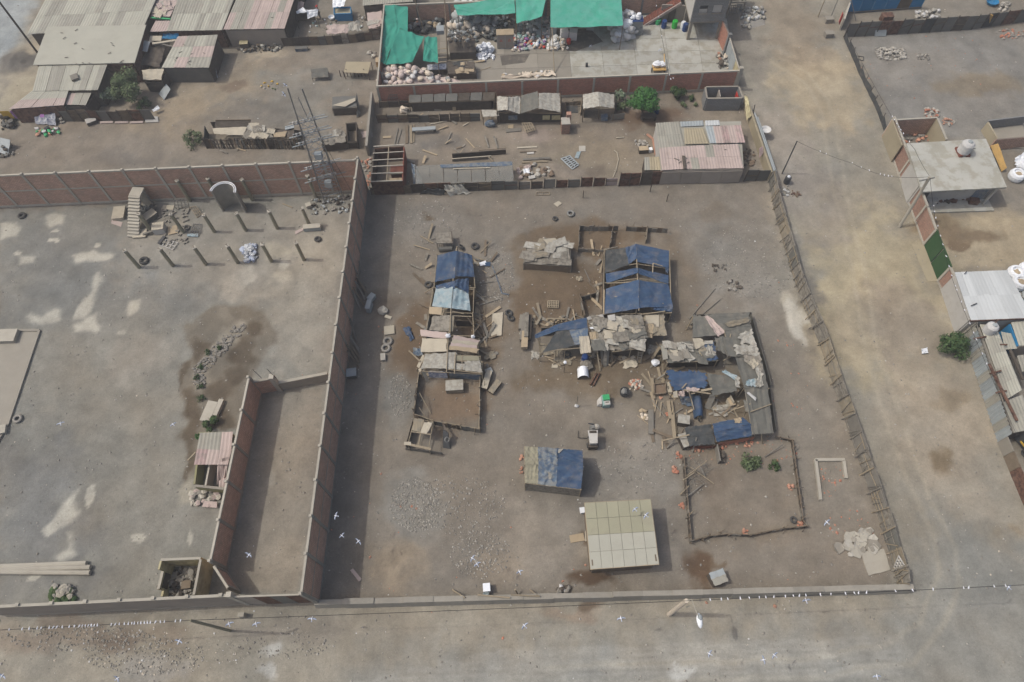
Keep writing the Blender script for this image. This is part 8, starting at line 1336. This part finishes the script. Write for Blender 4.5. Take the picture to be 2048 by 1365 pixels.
for u,v,w,an in FL:fly('white bird flying '+w,u,v,R(3.0,6.0) if v > 500 else .6,an,R(.58,.68))
fly('dark bird flying left of the pylon top',571,171,9,.8,.7,True);fly('dark bird below the other one by the pylon top',568,189,9,.6,.7,True)
def perch(path,label,group,ts):
    n=len(path)-1
    for t in ts:k=min(n-1,int(t*n));p=lerp(path[k],path[k+1],t*n-k);o=bpy.data.objects.new('bird',SIT);COL.objects.link(o);o.location=up(p,.075);o.rotation_euler=(0,R(-.3,.1),random.choice((1.4,-1.6,1.7))+R(-.3,.3));k=R(.42,.54);o.scale=(k,k,k);ORI[o]=o.location;_props(o,label,'bird',group,None)
def px_t(path,us):                        # place along a cable nearest to a photo column
    cam_p=Vector((0,0,CAMH));RT=Matrix(ROT.tolist()).transposed();pr=[]
    for p in path:c=RT @ (p-cam_p);pr.append(CX+FPX*c.x/-c.z)
    return [(np.interp(u,pr,np.linspace(0,1,len(pr))) if pr[-1] > pr[0] else np.interp(u,pr[::-1],np.linspace(1,0,len(pr)))) for u in us]
perch(wl,'white bird perched on the street cable at the lower right','birds on the right street cable',px_t(wl,(1420,1442,1455,1480,1498,1518,1531,1547,1570,1586,1598,1611,1640,1661,1690,1708,1716,1732,1790,1824,1865,1926,1936,1987,2010)))
perch(wl2,'white bird perched on the street cable at the lower left','birds on the left street cable',px_t(wl2,[20,46,60,76,84,100,108,115,126,140,150,160,166,172,178,184,190,196,224,232,240,250,258,265,270,277,283,290,296,302,312,322,330,352,362]))
perch(wl3,'small bird perched on the slack cable over the side road','birds on the side road cable',px_t(wl3,(1640,1652,1704,1722,1738,1760,1768,1776,1783)));perch(wl4,'bird perched on the cable above the corner room','birds on the corner room cable',px_t(wl4,(1784,1788,1793,1797,1801,1806,1818)));perch(wl5,'bird perched on the cable along the right hand fences','birds on the fence cable',[.2+.035*i+R(-.012,.012) for i in range(18)]);perch(wl6,'white bird perched on the cable over the recycling yard','birds on the recycling yard cable',(.12,.18,.28,.48,.52,.6))
# people
def skinbody(parent,name,verts,edges,m,sub=2):
    me=bpy.data.meshes.new(name);me.from_pydata([v[:3] for v in verts],edges,[]);o=bpy.data.objects.new(name,me);COL.objects.link(o);o.parent=parent;me.materials.append(MATS[m]);o.modifiers.new('skin','SKIN');o.modifiers.new('smooth','SUBSURF').render_levels=sub
    me.skin_vertices.new() if not me.skin_vertices else None
    for i,v in enumerate(verts):sv=me.skin_vertices[0].data[i];sv.radius=(v[3],v[3]*(.8 if v[3] > .1 else 1));sv.use_root=(i == 0)
    return o
def person(label,c,ang,shirt,cap):
    th=T('person',label,'person',c);th.rotation_euler=(0,0,ang)
    skinbody(th,'body',[(0,0,.95,.12),(0,0,1.15,.12),(0,0,1.38,.13),(0,.01,1.5,.055),(0,.02,1.58,.085),(0,.02,1.68,.09),(-.2,0,1.38,.055),(-.27,.05,1.12,.042),(-.24,.25,.98,.034),(-.22,.33,.95,.03),(.2,0,1.38,.055),(.27,.05,1.12,.042),(.24,.25,.98,.034),(.22,.33,.95,.03),(-.1,0,.88,.09),(-.11,.03,.48,.06),(-.11,0,.08,.045),(-.11,.14,.04,.035),(.1,0,.88,.09),(.12,.05,.48,.06),(.12,0,.08,.045),(.12,.14,.04,.035)],[(0,1),(1,2),(2,3),(3,4),(4,5),(2,6),(6,7),(7,8),(8,9),(2,10),(10,11),(11,12),(12,13),(0,14),(14,15),(15,16),(16,17),(0,18),(18,19),(19,20),(20,21)],'skin')
    skinbody(th,'shirt',[(0,0,.92,.155),(0,0,1.15,.15),(0,0,1.38,.155),(-.2,0,1.38,.075),(-.26,.04,1.18,.06),(.2,0,1.38,.075),(.26,.04,1.18,.06)],[(0,1),(1,2),(2,3),(3,4),(2,5),(5,6)],shirt);skinbody(th,'trousers',[(0,0,.92,.15),(-.1,0,.86,.105),(-.11,.03,.48,.08),(-.11,0,.12,.065),(.1,0,.86,.105),(.12,.05,.48,.08),(.12,0,.12,.065)],[(0,1),(1,2),(2,3),(0,4),(4,5),(5,6)],'jeans')
    me=mesh('cap',MB().lathe((0,.02,1.68),[(.12,0),(.125,.04),(.1,.1),(.04,.13)],12).box((0,.16,1.69),.18,.14,.02),cap);o=bpy.data.objects.new('cap',me);COL.objects.link(o);o.parent=th
person('person in a grey shirt and red cap standing in the laundry yard',P(641,37),2.2,'shirt','red_plastic');person('person in a grey shirt and pink cap at the back wall of the recycling yard',P(838,64),.3,'shirt','sack_pink')
# loose stones and litter lying on the ground
def scatter(name,label,cat,zones,mats,s0,s1,flat=.6):
    bs={m:([],[]) for m in mats}
    for u0,v0,ru,rv,n in zones:
        for i in range(n):
            r=math.sqrt(R(0,1)) if ru < 300 else 1;t=R(0,6.283);u,v=(u0+ru*r*math.cos(t),v0+rv*r*math.sin(t)) if ru < 300 else (R(u0-ru,u0+ru),R(v0-rv,v0+rv));c=P(u,v);s=s0+(s1-s0)*R(0,1) ** 3;V,Fc=bs[random.choice(mats)];k=len(V);a=R(0,3);x,y=math.cos(a)*s,math.sin(a)*s;w=R(.6,1)
            V += [(c.x+x,c.y+y,0),(c.x-y*w,c.y+x*w,.01),(c.x-x,c.y-y,0),(c.x+y*w,c.y-x*w,.01),(c.x+R(-.3,.3)*s,c.y+R(-.3,.3)*s,s*flat)];Fc += [(k,k+1,k+4),(k+1,k+2,k+4),(k+2,k+3,k+4),(k+3,k,k+4)]
    for m in mats:b=MB();b.v,b.f=bs[m];obj(name,b,m,None,label,cat,None,'stuff',at=(0,0,0))
scatter('gravel','small grey stones strewn over the yards','gravel',[(1024,682,1100,700,7000),(830,1010,50,55,1300),(800,790,22,45,350),(1500,520,100,80,700),(990,550,40,60,500),(290,1310,120,40,500),(150,1275,150,26,400),(560,1290,100,30,160),(920,1010,90,60,700),(1280,930,90,50,300),(850,440,70,50,500),(960,1110,60,50,500)],['stone','stone_pale','adobe'],.03,.13)
scatter('litter','pale crumbs of plastic and paper on the ground','litter',[(1024,682,1050,690,300),(290,1300,220,50,150),(1000,600,250,180,130),(480,120,250,120,110),(1120,290,300,80,90),(1850,160,200,100,60)],['sack_white','sack','sack_cream'],.03,.11,.35)
scatter('brick_crumbs','orange brick crumbs on the ground','bricks',[(1660,960,30,36,26),(1700,1060,50,40,30),(1480,900,120,30,60),(1860,120,150,80,40),(1560,800,60,120,26),(1100,900,500,400,50)],['orange','rubble_brick'],.06,.17)
# ================================================================ thin dusty air
hm=bpy.data.materials.new('haze');hm.use_nodes=True;n=hm.node_tree.nodes;n.clear();l=hm.node_tree.links
vo=n.new('ShaderNodeVolumePrincipled');vo.inputs['Density'].default_value=0.0011;vo.inputs['Color'].default_value=(0.93,0.95,0.97,1);vo.inputs['Anisotropy'].default_value=0.2
ho=n.new('ShaderNodeOutputMaterial');l.new(vo.outputs[0],ho.inputs['Volume']);MATS['haze']=hm
try:hm.cycles.homogeneous_volume=True
except Exception:pass
hz=obj('haze',MB().box((0,100,27.5),1500,1500,60),'haze');hz['kind']='stuff';hz['label']='thin dusty air over the whole place';hz['category']='haze'
